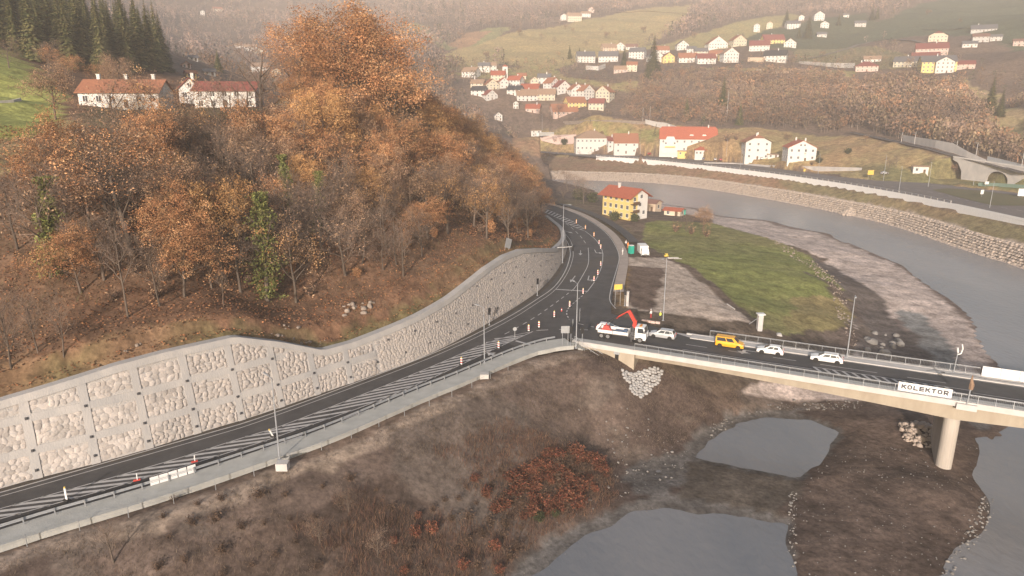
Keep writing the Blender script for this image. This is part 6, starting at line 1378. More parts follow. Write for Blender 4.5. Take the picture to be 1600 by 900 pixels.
# pale yard, paths
def ribbon(name, pts, wd, m, lift=.25, kind='structure'):
    b = MB(); L_ = Line(smooth([(p.x, p.y) for p in pts], 2)); prev = None
    for s_ in np.arange(0, L_.len+.1, min(6, L_.len/6)):
        p, n = L_.at(s_), L_.nrm(s_, 4); z0, z1 = terrain(np.array([p[0]-n[0]*wd/2, p[0]+n[0]*wd/2]), np.array([p[1]-n[1]*wd/2, p[1]+n[1]*wd/2])); zz = max(z0, z1)+lift
        sec = [(p[0]-n[0]*wd/2, p[1]-n[1]*wd/2, zz), (p[0]+n[0]*wd/2, p[1]+n[1]*wd/2, zz)]
        if prev: b.quad(prev[0], sec[0], sec[1], prev[1])
        prev = sec
    o = b.build(name, m); o['kind'] = kind; return o
ypoly = [at(*a) for a in [(840,208),(868,212),(900,211),(903,218),(895,226),(870,227),(846,221)]]
b = MB(); yz = max(p.z for p in ypoly); tri = tessellate_polygon([[Vector((p.x, p.y, 0)) for p in ypoly]]); b.add([p+Vector((0, 0, .6)) for p in ypoly], [tuple(t) for t in tri]); o = b.build('yard', M['w_pink']); o['kind'] = 'structure'
ribbon('path', [at(*a) for a in [(1130,101),(1250,94),(1290,88),(1370,62),(1440,71),(1480,74)]], 5, M['old_asphalt'], .5)
ribbon('path', [at(*a) for a in [(1440,48),(1500,45),(1560,46)]], 4, M['old_asphalt'], .5)
ribbon('path', [at(*a) for a in [(1612,250),(1590,243),(1584,236),(1592,230),(1612,226)]], 5, M['old_asphalt'], .4)
ribbon('path', [at(*a) for a in [(960,20),(1000,18),(1040,20),(1085,22)]], 5, M['w_tan'], .5)
# ------------------------------------------------------------------ trees
def quads(cen, size, rs, flat=0.0, asp=1.0):
    """leaf-like rhombs: centres (N,3), size (N,)"""
    n = len(cen); a = rs.normal(size=(n, 3)); a[:, 2] *= (1-flat); a /= np.linalg.norm(a, axis=1)[:, None]
    c = rs.normal(size=(n, 3)); b = np.cross(a, c); b /= np.linalg.norm(b, axis=1)[:, None]
    s = np.asarray(size)[:, None]; V = np.stack([cen-a*s*asp, cen-b*s*.55, cen+a*s*asp, cen+b*s*.55], 1).reshape(-1, 3)
    return V, np.arange(n*4).reshape(-1, 4)
def tubes(segs, n):
    """segments (p0,p1,r0,r1) -> open n-sided tubes"""
    p0 = np.array([s[0] for s in segs]); p1 = np.array([s[1] for s in segs]); r0 = np.array([s[2] for s in segs]); r1 = np.array([s[3] for s in segs])
    d = p1-p0; d /= np.linalg.norm(d, axis=1)[:, None]+1e-9; h = np.where(np.abs(d[:, 2:3]) < .9, np.array([[0, 0, 1.]]), np.array([[1., 0, 0]]))
    a = np.cross(d, h); a /= np.linalg.norm(a, axis=1)[:, None]; b = np.cross(d, a); V = []
    for p, r in ((p0, r0), (p1, r1)):
        for i in range(n): t = 2*math.pi*i/n; V.append(p+a*(r*math.cos(t))[:, None]+b*(r*math.sin(t))[:, None])
    V = np.stack(V, 1); m = len(segs); base = np.arange(m)[:, None]*2*n
    F = np.concatenate([np.stack([base[:, 0]+i, base[:, 0]+(i+1) % n, base[:, 0]+n+(i+1) % n, base[:, 0]+n+i], 1) for i in range(n)])
    return V.reshape(-1, 3), F
def skeleton(seed, H, spread=.5, first=.35, limbs=9, lean=0.0, depth_=4, up=.5):
    r = random.Random(seed); thick, thin, tips = [], [], []
    def grow(p, d, L, rad, lv):
        k = 7 if lv == 0 else (4 if lv < 3 else 2); pts = [p]; rr_ = [rad]
        for i in range(k):
            d = (d+Vector((r.gauss(0, .12), r.gauss(0, .12), r.gauss(.02, .08)+(.06*up if lv else 0)))*(1 if lv else .45)).normalized()
            q = pts[-1]+d*(L/k); r1 = max(rad*(1-(i+1)/k*.62), .012); (thick if lv < 2 else thin).append((tuple(pts[-1]), tuple(q), rr_[-1], r1)); pts.append(q); rr_.append(r1)
        if lv >= depth_: tips.append(tuple(pts[-1])); return
        nk = limbs if lv == 0 else (6 if lv == 1 else 5 if lv == 2 else 4)
        for j in range(nk):
            f = (first+(1-first)*(j+r.random()*.8)/nk) if lv == 0 else .25+.75*(j+r.random())/nk
            f = min(f, .999); i = min(int(f*k), k-1); t = f*k-i; o = pts[i].lerp(pts[i+1], t); rad_o = rr_[i]*(1-t)+rr_[i+1]*t
            az = j*2.4+r.uniform(-.5, .5); x = d.orthogonal().normalized(); y = d.cross(x); side = x*math.cos(az)+y*math.sin(az)
            el = r.uniform(.55, 1.0) if lv == 0 else r.uniform(.5, 1.0)
            nd = (d*math.cos(el)+side*math.sin(el)*(1+spread*.3)).normalized(); ll = L*(.62 if lv == 0 else .58)*r.uniform(.7, 1.1)*(1-.35*f*(lv == 0))*(.7+spread*.6)
            grow(o, nd, ll, max(rad_o*.55, .014), lv+1)
        tips.append(tuple(pts[-1]))
    grow(Vector((0, 0, -.4)), Vector((lean, 0, 1)).normalized(), H*.72, H*.017+.05, 0); return thick, thin, tips
def pal(n, cols, rs, v=.18):
    c = np.array(cols)[rs.integers(0, len(cols), n)]; return np.clip(c*(1+rs.normal(0, v, (n, 1))), .005, 1)
RUST = [(.44, .22, .105), (.37, .175, .085), (.48, .265, .135), (.28, .14, .07), (.35, .21, .11)]
GOLD = [(.44, .25, .11), (.40, .215, .09), (.33, .185, .085), (.46, .28, .13)]
BROWN = [(.30, .19, .125), (.25, .155, .10), (.34, .225, .14), (.20, .125, .085)]
IVY = [(.14, .155, .045), (.18, .185, .06), (.10, .12, .037), (.22, .215, .08)]
SPRUCE = [(.10, .105, .04), (.14, .132, .053), (.07, .082, .034), (.165, .148, .065)]
def merge(parts):
    V, F, o = [], [], 0
    for v, f in parts: V.append(v); F.append(f+o); o += len(v)
    return np.concatenate(V), np.concatenate(F)
PRO = {}
def proto_leafy(key, seed, H, cols, nleaf=13000, spread=.6, first=.3, size=.16, sparse=1.0, **k):
    rs = np.random.default_rng(seed); th_, tn, tips = skeleton(seed, H, spread, first, depth_=3, **k)
    V, F = tubes(th_, 6); trunk = np_mesh('trunk', V, F, M['bark'], smooth=True)
    Vt, Ft = tubes(tn, 3)
    tp = np.array(tips); idx = rs.integers(0, len(tp), nleaf); cl = rs.random(len(tp)) < sparse; idx = idx[cl[idx]]
    cen = tp[idx]+rs.normal(0, 1, (len(idx), 3))*np.array((.62, .62, .42))*(H/18)
    Vl, Fl = quads(cen, rs.uniform(.55, 1.25, len(cen))*size, rs, .2); cc = pal(len(tp), cols, rs, .16)[idx]*(1+rs.normal(0, .15, (len(idx), 1)))
    cl_ = np.repeat(np.clip(cc, .01, 1), 4, axis=0); ct = np.tile(np.array([(.11, .075, .055)]), (len(Vt), 1))
    V, F = merge([(Vt, Ft), (Vl, Fl)]); me = np_mesh('crown', V, F, [M['leaf']], np.concatenate([ct, cl_])); PRO[key] = (trunk, me)
def proto_bare(key, seed, H, spread=.5, first=.3, leaf=0, cols=BROWN, **k):
    rs = np.random.default_rng(seed); th_, tn, tips = skeleton(seed, H, spread, first, depth_=4, **k)
    V, F = tubes(th_, 6); trunk = np_mesh('trunk', V, F, M['bark'], smooth=True); Vt, Ft = tubes(tn, 3); ct = np.tile(np.array([(.25, .185, .145)]), (len(Vt), 1))*rs.uniform(.7, 1.15, (len(Vt)//6, 1)).repeat(6, 0)
    parts, cs = [(Vt, Ft)], [ct]
    if leaf:
        tp = np.array(tips); cen = tp[rs.integers(0, len(tp), leaf)]+rs.normal(0, .3, (leaf, 3)); Vl, Fl = quads(cen, rs.uniform(.12, .26, leaf), rs); parts.append((Vl, Fl)); cs.append(np.repeat(pal(leaf, cols, rs), 4, axis=0))
    V, F = merge(parts); PRO[key] = (trunk, np_mesh('crown', V, F, [M['leaf']], np.concatenate(cs)))
def proto_spruce(key, seed, H, Rr):
    rs = np.random.default_rng(seed); V, F = tubes([((0, 0, -.5), (0, 0, H*.5), H*.016, H*.009), ((0, 0, H*.5), (0, 0, H*.98), H*.009, .02)], 6); trunk = np_mesh('trunk', V, F, M['bark'])
    VV, FF, CCc, o = [], [], [], 0; nw = int(H*1.9)
    for i in range(nw):
        h = .06+.93*i/nw; rad = Rr*(1-h)**.82*rs.uniform(.82, 1.12); nb = max(4, int(11*(1-h)+4))
        for j in range(nb):
            a = 6.283*j/nb+i*.9+rs.uniform(-.2, .2); L = rad*rs.uniform(.75, 1.1); z0 = H*h+rs.uniform(-.15, .15)*H/nw; ca, sa = math.cos(a), math.sin(a); ns = 4
            col = np.array(SPRUCE[rs.integers(4)])*rs.uniform(.75, 1.2)
            for s in range(ns):
                u0, u1 = s/ns, min((s+1.35)/ns, 1.08); w_ = L*.20*(1-.55*u0)+.12; dr = lambda u: -L*.34*u**1.25+.06*L*max(0, u-.8)*4
                p0 = np.array((ca*L*u0, sa*L*u0, z0+dr(u0)+.03)); p1 = np.array((ca*L*u1, sa*L*u1, z0+dr(u1)-.10*L)); sd = np.array((-sa, ca, 0))*w_; mid_ = (p0*.45+p1*.55); 
                VV += [p0, mid_-sd+np.array((0, 0, -.10*L*.6-.05)), p1, mid_+sd+np.array((0, 0, -.10*L*.6-.05))]; FF.append((o, o+1, o+2, o+3)); CCc += [col*rs.uniform(.85, 1.15)]*4; o += 4
    PRO[key] = (trunk, np_mesh('crown', np.array(VV), np.array(FF), [M['needle']], np.array(CCc)))
def proto_ivy(key, seed, H, R0):
    rs = np.random.default_rng(seed); th_, tn, tips = skeleton(seed, H*1.1, .35, .45, limbs=5, depth_=3); V, F = tubes(th_, 6); trunk = np_mesh('trunk', V, F, M['bark'])
    n = 3400; t = rs.random(n)**.9; z = t*H*.86+.5; a = rs.uniform(0, 6.28, n); lob = 1+.45*np.sin(z*1.1+a*2+seed)+.3*np.sin(z*2.3+seed); rr_ = R0*(1-.55*t)*np.abs(rs.normal(.75, .3, n))*lob
    cx = np.array([s[1] for s in th_[:7]]); px_c = np.interp(z, cx[:, 2], cx[:, 0]); py_c = np.interp(z, cx[:, 2], cx[:, 1])
    Vl, Fl = quads(np.stack([px_c+rr_*np.cos(a), py_c+rr_*np.sin(a), z], 1), rs.uniform(.13, .27, n), rs); cl_ = np.repeat(pal(n, IVY, rs, .22), 4, axis=0); Vt, Ft = tubes(tn, 3)
    # ivy on the two lowest limbs
    V, F = merge([(Vt, Ft), (Vl, Fl)]); PRO[key] = (trunk, np_mesh('crown', V, F, [M['leaf']], np.concatenate([np.tile(np.array([(.13, .1, .075)]), (len(Vt), 1)), cl_])))
def proto_bush(key, seed, R0, Hh, cols, n=1500, twig=True):
    rs = np.random.default_rng(seed); segs = []
    for i in range(60):
        a = rs.uniform(0, 6.28); e = rs.uniform(.15, 1.0); p = np.array((0., 0, -.1)); d = np.array((math.cos(a)*e, math.sin(a)*e, 1.0)); d /= np.linalg.norm(d)
        for j in range(4): q = p+d*np.array((R0, R0, Hh))*.28; segs.append((tuple(p), tuple(q), .03*(1-j*.2), .03*(.8-j*.2))); p = q; d = d+rs.normal(0, .18, 3); d /= np.linalg.norm(d)
    V, F = tubes(segs, 3); trunk = np_mesh('stem', V, F, M['twig']); ends = np.array([s[1] for s in segs]); cen = ends[rs.integers(0, len(ends), n)]+rs.normal(0, .16, (n, 3))*np.array((R0, R0, Hh))
    cen[:, 2] = np.abs(cen[:, 2]); Vl, Fl = quads(cen, rs.uniform(.08, .2, n)*max(R0, .8)**.5, rs); PRO[key] = (trunk, np_mesh('foliage', Vl, Fl, [M['leaf']], np.repeat(pal(n, cols, rs, .2), 4, axis=0)))
for i in range(4): proto_leafy('oak%d' % i, 100+i, 18, RUST if i < 3 else GOLD, nleaf=13000, size=.17, spread=.65, first=.28)
proto_leafy('grand0', 190, 26, RUST, nleaf=26000, size=.17, spread=.65, first=.25, limbs=12); proto_leafy('grand1', 191, 24, RUST+BROWN, nleaf=9000, size=.15, spread=.65, first=.35, sparse=.6)
proto_leafy('thin0', 121, 17, RUST, nleaf=5500, spread=.6, first=.35, size=.15, sparse=.6); proto_leafy('thin1', 122, 17, GOLD+BROWN, nleaf=5500, spread=.5, first=.35, size=.145, sparse=.55)
proto_leafy('brown0', 131, 15, BROWN, nleaf=7500, spread=.6, first=.25, size=.155)
for i in range(5): proto_bare('bare%d' % i, 140+i, 16, spread=(.45, .6, .35, .55, .3)[i], first=(.3, .25, .4, .3, .45)[i], leaf=(0, 250, 0, 500, 0)[i], lean=(.0, .12, -.08, .2, 0)[i])
for i in range(3): proto_spruce('spruce%d' % i, 160+i, 26, (4.6, 5.2, 4.0)[i])
for i in range(2): proto_ivy('ivy%d' % i, 170+i, 16, (1.5, 1.9)[i])
proto_bush('redbush', 180, 1.5, 2.2, [(.19, .065, .04), (.15, .05, .033), (.23, .10, .055), (.12, .055, .037), (.10, .06, .04)], 700)
proto_bush('twigbush', 186, 1.6, 2.0, [(.13, .085, .06), (.10, .065, .045)], 160)
proto_bush('brownbush', 181, 1.5, 2.0, BROWN, 90); proto_bush('greenbush', 182, 1.4, 1.7, [(.06, .07, .035), (.08, .085, .04), (.05, .055, .03)], 1700); proto_bush('rustbush', 183, 1.7, 2.6, RUST, 1300)
proto_bush('cypress', 184, .5, 3.2, [(.13, .105, .06), (.10, .085, .05), (.15, .13, .07)], 1600)
HH = {'grand': 25, 'oak': 18, 'thin': 17, 'brown': 15, 'bare': 16, 'spruce': 26, 'ivy': 16}
SKIP = []
def tree(key, p, h, label, group, name, cat='tree', wide=1.0, rz=None):
    tr, cr = PRO[key]; base = HH.get(key.rstrip('0123456789'), None); s = h/base if base else h
    r = empty(name, p, rng.uniform(0, 6.28) if rz is None else rz, label, cat, group); r.scale = (s*wide, s*wide, s)
    r.location.z -= .15
    link('stem' if base is None else 'trunk', tr, r); link('foliage' if base is None else 'crown', cr, r); return r
def tz(xx, yy): return Vector((xx, yy, th(xx, yy)))
rnd = random.Random(11)
GH = 'trees of the left hillside'
# landmark trees of the left slope (pixel of the foot, pixel of the top)
LM = [('ivy0',80,432,262,'ivy-covered tree leaning at the left edge of the slope with a green clad trunk','ivy_tree',1.1),('ivy1',418,470,288,'bright ivy-covered trunk standing alone low on the slope','ivy_tree',1.0),('ivy0',458,350,232,'ivy-clad trunk in the middle of the wood, above the lone ivy trunk','ivy_tree',.95),('ivy1',495,365,258,'thin ivy-clad trunk right of the middle ivy trunk','ivy_tree',.7),
('bare3',75,425,255,'pale leaning bare tree beside the ivy-covered tree at the left edge','bare_tree',1.0),('bare0',18,576,440,'pale trunk nearest the wall at the left edge','bare_tree',.7),('bare2',60,552,445,'thin bare trunk second from the left above the wall','bare_tree',.6),('bare2',99,556,455,'thin bare trunk third from the left above the wall','bare_tree',.6),('bare4',200,495,330,'slender straight trunk above the middle of the ribbed wall','bare_tree',.6),('bare3',250,478,360,'leaning slender trunk right of the straight trunk','bare_tree',.7),('bare4',349,478,410,'short pale trunk above the highest point of the wall','bare_tree',.6),
('grand1',208,398,190,'big forked oak with thin rust leaves left of centre on the slope','oak_tree',1.3),('bare1',500,400,300,'wide branching bare tree in the middle of the slope','bare_tree',1.2),('bare3',540,430,330,'pale bare tree with a leaning trunk below the wide branching tree','bare_tree',1.3),('oak2',668,372,312,'low bushy oak with the brightest orange leaves above the wall','oak_tree',1.5),('bare2',630,432,340,'thin bare sapling left of the orange oak','bare_tree',.8),('thin1',760,372,268,'golden thin tree near the grey panel','oak_tree',.9),('bare4',795,385,300,'thin bare trunk beside the grey panel','bare_tree',.7),('bare0',825,372,290,'bare tree at the end of the wall by the bend','bare_tree',.9),
('bare0',432,195,62,'tall bare tree left of the great rust oak on the crest','bare_tree',1.1),('bare4',368,240,115,'thin tall bare tree in front of the cream terrace house','bare_tree',.7),('thin1',225,250,118,'thin brown tree before the facade of the long white house','oak_tree',.8),('bare1',262,255,122,'bare tree crossing the right corner of the long white house','bare_tree',.9),('bare3',172,240,112,'bare tree crossing the left half of the long white house','bare_tree',.9),('bare0',390,230,112,'bare tree crossing the facade of the second terrace house','bare_tree',1.0),('bare1',345,250,120,'bare tree before the left half of the second terrace house','bare_tree',.9),('thin1',300,255,135,'thin brown tree before the gap between the terrace houses','oak_tree',.9),('bare2',320,265,180,'dark bare tree in front of the terrace houses','bare_tree',1.1),('bare0',300,270,190,'dark bare tree left of the terrace houses gap','bare_tree',1.2),('grand0',555,200,30,'great broad rust oak standing highest on the crest','oak_tree',1.15),('grand0',490,205,50,'broad rust oak left of the great oak on the crest','oak_tree',1.1),('grand0',620,215,52,'rust oak right of the great oak on the crest','oak_tree',1.0),
('bare1',165,330,185,'bare branching tree in front of the left house','bare_tree',1.2),('brown0',128,165,108,'brown tree at the left corner of the long white house','oak_tree',1.1),('bare1',30,330,210,'bare spreading tree at the left edge below the meadow','bare_tree',1.2)]
def zone_of(p):
    d, s = WALL.dist(np.array([p.x]), np.array([p.y])); s, d = s[0], d[0]
    a = 'the left ribs of the wall' if s < 74 else 'the middle ribs of the wall' if s < 90 else 'the dip of the wall' if s < 116 else 'the rising plain wall' if s < 141 else 'the tall end of the wall' if s < 172 else 'the road bend'
    return ('close above ' if d < 19 else 'low on the slope over ' if d < 28 else 'halfway up over ' if d < 38 else 'high up over ')+a
def sized(what, lo, hi): return lambda p, h: ('small ' if h < lo else 'mid-sized ' if h < hi else 'tall ')+what+' '+zone_of(p)
def spruce_label(p, h):
    x_, y_ = proj(p); return ('lower ' if h < 25 else 'medium ' if h < 28 else 'towering ')+'dark spruce '+('in the front row' if p.y < 252 else 'in the second rank' if p.y < 275 else 'deep')+(' at the left of the spruce stand' if x_ < 60 else ' left of centre of the spruce stand' if x_ < 120 else ' right of centre of the spruce stand' if x_ < 185 else ' at the right end of the spruce stand')
taken = []
for key, bx, by, ty, lb, nm, wd in LM:
    p = at(bx, by)
    if by < 216: # crest trees: stand on the plateau behind the visible slope
        p = tz((bx-800)/FPX*(176 if bx > 470 else 165), 172 if bx > 470 else 160)
    h = mpx(p)*(proj(p)[1]-ty)*1.03; tree(key, p, h, lb, GH, nm, wide=wd); taken.append((p.x, p.y))
# the rest of the wood by planting density
HILL = [(-128,172),(-100,140),(-88,112),(-75,92),(-52,84),(-38,96),(-24,112),(-14,128),(-6,142),(2,158),(8,178),(11,200),(8,222),(6,250),(2,275),(-8,292),(-26,290),(-45,262),(-60,235),(-62,205),(-52,188),(-60,172),(-100,168)]
def plant(poly, mind, keys, hr, label, group, name, maxn=400, wide=(.85, 1.2), cond=None, tk=taken, view_cap=True):
    xs, ys = [p[0] for p in poly], [p[1] for p in poly]; c = 0; A = np.array(poly)
    for _ in range(maxn*14):
        a, b_ = rnd.uniform(min(xs), max(xs)), rnd.uniform(min(ys), max(ys))
        if not inpoly(np.array([a]), np.array([b_]), poly)[0]: continue
        if cond and not cond(a, b_): continue
        if any((a-q[0])**2+(b_-q[1])**2 < mind*mind for q in tk[-900:]): continue
        k = rnd.choice(keys); h_ = rnd.uniform(*hr); q_ = tz(a, b_); qx, qy = proj(q_)
        if view_cap and a < -20:
            cap = np.interp(qx, [-100, 60, 110, 140, 425, 470, 500], [255, 245, 185, 172, 168, 110, 0]); al = (qy-cap)*mpx(q_)
            if al < h_*.55: continue
            h_ = min(h_, al)
        tree(k, q_, h_, label(q_, h_) if callable(label) else label, group, name, wide=rnd.uniform(*wide)); tk.append((a, b_)); c += 1
        if c >= maxn: break
    return c
def wd_(a, b_): d, s = WALL.dist(np.array([a]), np.array([b_])); return d[0]
up_ = lambda a, b_: wd_(a, b_) > 26 and a > -64
UPPER = [(-64,150),(-50,128),(-35,130),(-22,140),(-14,158),(-6,176),(0,200),(2,225),(2,250),(-2,280),(-14,292),(-40,285),(-58,250),(-60,215),(-50,190),(-60,176)]
n1_ = plant(UPPER, 5.0, ['oak0', 'oak1', 'oak2', 'oak3', 'brown0', 'bare0', 'thin0', 'bare1'], (11, 16), sized('rust-brown crest tree', 12.5, 14.5), 'rust oaks of the left crest', 'oak_tree', 90)
n2_ = plant(HILL, 4.0, ['thin0', 'thin1', 'oak2', 'brown0', 'oak3'], (9, 14), sized('thin rust-leaved oak', 10, 12), 'thin oaks of the left slope', 'oak_tree', 90, cond=lambda a, b_: 13 < wd_(a, b_) < 52 and a > -84 and (a > -50 or rnd.random() < .5))
n3_ = plant(HILL, 3.2, ['bare0', 'bare1', 'bare2', 'bare3', 'bare4'], (8, 14), sized('leafless tree', 9.5, 12), 'bare trees of the left slope', 'bare_tree', 190, wide=(.75, 1.15), cond=lambda a, b_: wd_(a, b_) > 11)
n4_ = plant([(8,215),(12,250),(4,290),(-10,300),(-14,280),(-4,250),(0,225)], 5, ['oak1', 'oak3', 'thin1', 'bare0'], (9, 14), 'rust oak at the right foot of the hill beside the road bend', 'rust oaks by the road bend', 'oak_tree', 26, cond=lambda a, b_: wd_(a, b_) > 4)
# meadow edge, house surroundings
plant([(-150,150),(-100,128),(-84,118),(-90,150),(-110,168),(-140,172)], 7, ['bare1', 'bare0', 'bare3'], (7, 11), 'bare brownish tree on the dry grass below the left meadow', 'trees below the left meadow', 'bare_tree', 22)
plant([(-150,205),(-118,196),(-112,206),(-120,225),(-140,235)], 6, ['brown0', 'thin0', 'bare1'], (7, 10), 'brown tree behind the long white house on the terrace', 'trees behind the terrace house', 'oak_tree', 10, view_cap=False)
# spruce hill
SPR = [(-245,262),(-215,246),(-190,240),(-165,228),(-150,232),(-138,246),(-134,262),(-138,285),(-150,310),(-180,335),(-240,340),(-300,330)]
plant(SPR, 6.0, ['spruce0', 'spruce1', 'spruce2'], (22, 31), spruce_label, 'spruces of the left stand', 'spruce_tree', 170, wide=(.85, 1.15), tk=[], view_cap=False)
for bx, by, ty, lb in [(342,112,78,'lone dark spruce in the valley behind the terrace houses'),(1020,120,58,'tall dark spruce at the left of the village front'),(975,104,72,'broad spruce standing between the terrace village houses'),(1012,122,92,'spruce just right of the cream pavilion'),(1072,188,152,'conical green conifer in front of the brown wood'),(1128,178,120,'pale pine in the brown wood under the village'),(1155,195,160,'conifer at the edge of the field above the white house'),(890,92,70,'dark conifer left of the terrace village'),(905,92,74,'second dark conifer left of the terrace village'),(1545,178,120,'yellow-green conifer at the right end of the brown slope'),(1562,182,140,'shorter conifer beside the yellow-green one at the right'),(1228,40,14,'dark conifer leftmost in the shaded hollow'),(1262,60,25,'dark conifer in the middle of the shaded hollow'),(1362,32,8,'dark conifer at the right edge of the shaded hollow'),(1370,30,10,'dark conifer second at the right edge of the hollow'),(1310,40,22,'dark conifer beside the grey house in the hollow'),(1248,60,40,'low dark conifer below the hollow houses'),(632,55,30,'dark conifer on the far hill above the oak wood')]:
    p = at(bx, by); tree(rnd.choice(['spruce0', 'spruce1']), p, mpx(p)*(by-ty)*1.05, lb, 'conifers across the valley', 'spruce_tree', wide=1.15)
# near bank by the yellow house
for bx, by, h, key, lb in [(945,330,11,'bare0','bare tree in front of the yellow side of the yellow house'),(960,336,10,'bare2','thin bare tree nearest the yellow house wall'),(912,318,13,'bare1','wide bare tree left of the yellow house'),(900,308,12,'bare0','bare tree on the bank above the river left of the yellow house'),(888,300,13,'bare3','leaning bare tree at the river bank in the hill shadow'),(880,318,9,'bare0','bare tree between the road and the bank left of the yellow house'),(1098,362,9,'brown0','round brown leafless tree on the meadow by the river'),(1072,362,7,'bare1','low bare tree on the meadow right of the sheds'),(1400,262,8,'bare0','bare tree left of the small white shed'),(1386,272,9,'bare2','bare tree behind the yellow road sign'),(1558,240,9,'bare1','small round bare tree above the viaduct'),(1418,112,14,'thin1','bare tree with reddish leaves right of the maroon hipped house'),(860,196,12,'bare0','bare tree above the lorry yard'),(872,186,14,'bare1','tall bare tree at the foot of the town'),(845,190,12,'bare3','bare tree left of the tall bare tree at the town foot')]:
    tree(key, at(bx, by), h, lb, 'single trees along the river', 'bare_tree')
for bx, by, s, key, lb in [(1273,246,2.0,'greenbush','round dark evergreen bush right of the cypress house'),(1280,254,1.5,'greenbush','low dark bush beside the round evergreen'),(1256,251,2.4,'cypress','tall brownish cypress in front of the gabled house'),(1268,258,1.2,'brownbush','small bush at the garden wall of the cypress house'),(1325,240,1.6,'greenbush','lone dark bush on the dry slope'),(868,224,2.6,'brownbush','dark bush heap below the lorry yard'),(882,226,2.4,'greenbush','green bush right of the dark bush heap'),(960,344,1.6,'greenbush','clipped green bush at the left front of the yellow house'),(992,346,1.4,'greenbush','clipped green bush under the balconies of the yellow house'),(905,312,2.4,'greenbush','dark green shrub on the bank between road and river'),(925,316,2.2,'greenbush','dark green shrub left of the yellow house'),(1150,219,2.2,'brownbush','bush heap left of the three-storey house'),(1136,222,3,'brownbush','tall bush heap between inn and three-storey house'),(1080,366,1.5,'brownbush','reddish brown bush on the meadow by the river'),(1056,362,1.6,'brownbush','brown bush at the meadow end of the sheds'),(1104,370,1.4,'brownbush','brown bush under the round leafless tree')]:
    tree(key, at(bx, by), s, lb, 'bushes across the place', 'shrub', 'bush')
# bushes and small trees dotted over the far fields
FB = [(812,56,10),(846,62,9),(866,66,7),(884,46,8),(895,52,9),(940,48,7),(948,60,9),(962,56,7),(915,72,8),(1005,52,10),(1018,60,8),(1035,54,9),(1085,60,8),(1112,66,7),(785,84,8),(760,92,9),(872,90,8),(1160,60,7),(720,60,9),(690,82,8),(1395,30,7),(1450,24,8),(1500,36,6),(1330,84,7),(1285,88,6),(1250,190,7),(900,204,4),(940,212,4),(1030,214,5),(1290,236,4),(1230,220,5),(1352,222,5),(1452,258,5),(1490,268,4),(1520,276,4)]
for i, (bx, by, h) in enumerate(FB):
    p = at(bx, by); nm = 'shaded upper right meadow' if bx > 1300 and by < 100 else 'sunlit meadow hill' if by < 110 else 'dry slope behind the riverside houses'
    tree(('brown0', 'thin1', 'bare1')[i % 3], p, h, 'small brown tree on the '+nm+', '+('leftmost part' if bx < 820 else 'left part' if bx < 930 else 'middle' if bx < 1060 else 'right part'), 'small trees dotted over the far meadows', 'bare_tree', wide=1.3)
# red brush on the river bank in front
RB = [(835,722),(880,702),(930,712),(948,745),(925,778),(880,800),(830,812),(770,800),(800,755)]
pr_ = [(p.x, p.y) for p in atp(RB)]; tk2 = []
plant(pr_, .85, ['redbush', 'redbush', 'redbush', 'twigbush'], (.22, .66), 'rust-red leafy bush in the red thicket on the near bank', 'red bushes of the near bank', 'shrub', 95, tk=tk2, wide=(.9, 1.7))
pr_ = [(p.x, p.y) for p in atp([(690,770),(800,730),(830,800),(800,900),(640,905),(600,850)])]
plant(pr_, 1.7, ['redbush', 'twigbush', 'twigbush', 'twigbush'], (.3, .65), 'dull reddish brush low on the near bank', 'dull brush of the near bank', 'shrub', 60, tk=tk2)
pr_ = [(p.x, p.y) for p in atp([(230,790),(420,770),(560,735),(620,790),(560,890),(250,905)])]
plant(pr_, 2.2, ['twigbush'], (.3, .55), 'leafless brown brush on the dim bank below the road', 'bare brush of the near bank', 'shrub', 60, tk=tk2)
p = at(178, 880); tree('bare2', p, 5.0, 'single small bare sapling at the lower left of the bank', 'saplings of the near bank', 'bare_tree')
for bx, by in ((500,850),(545,800),(590,870)): tree('bare1', at(bx, by), 3.4, 'low straggly bare sapling in the lower middle of the bank', 'low saplings of the near bank', 'bare_tree')
for bx, by, s in ((842,812,.6),(868,806,.45)): tree('greenbush', at(bx, by), s, 'small green bush under the red thicket by the water', 'green bushes under the red thicket', 'shrub', 'bush')
# undergrowth shrubs on the left slope
plant(HILL, 3.2, ['brownbush', 'rustbush', 'brownbush'], (.5, 1.0), sized('brown brush clump', .65, .85), 'brush of the left slope', 'shrub', 170, cond=lambda a, b_: 4 < wd_(a, b_) < 60, tk=[])

# ------------------------------------------------------------------ far woods and ground cover, each one mass
def blades(name, n, cond, hgt, wdt, cols, label, cat, xr, yr, seed, clump=6, lean=.5, m='blade'):
    rs = np.random.default_rng(seed); X = rs.uniform(*xr, n); Y = rs.uniform(*yr, n); k = cond(X, Y); X, Y = X[k], Y[k]
    X = np.repeat(X, clump)+rs.normal(0, .35, len(X)*clump); Y = np.repeat(Y, clump)+rs.normal(0, .35, len(Y)*clump); Z = terrain(X, Y); n = len(X)
    d = rs.normal(0, lean, (n, 3)); d[:, 2] = 1; d /= np.linalg.norm(d, axis=1)[:, None]; L = rs.uniform(*hgt, n)[:, None]; a = rs.uniform(0, 6.28, n); s = np.stack([np.cos(a), np.sin(a), 0*a], 1)*wdt
    p = np.stack([X, Y, Z-.05], 1); V = np.stack([p-s, p+s, p+d*L+rs.normal(0, .05, (n, 3))], 1).reshape(-1, 3); cc = np.repeat(pal(n, cols, rs, .22), 3, axis=0)
    o = link(name, np_mesh(name, V, np.arange(n*3).reshape(-1, 3), M[m], cc)); tag(o, label, cat, kind='stuff'); return o
DRY = [(.155, .115, .085), (.12, .085, .065), (.18, .14, .10), (.10, .07, .055)]
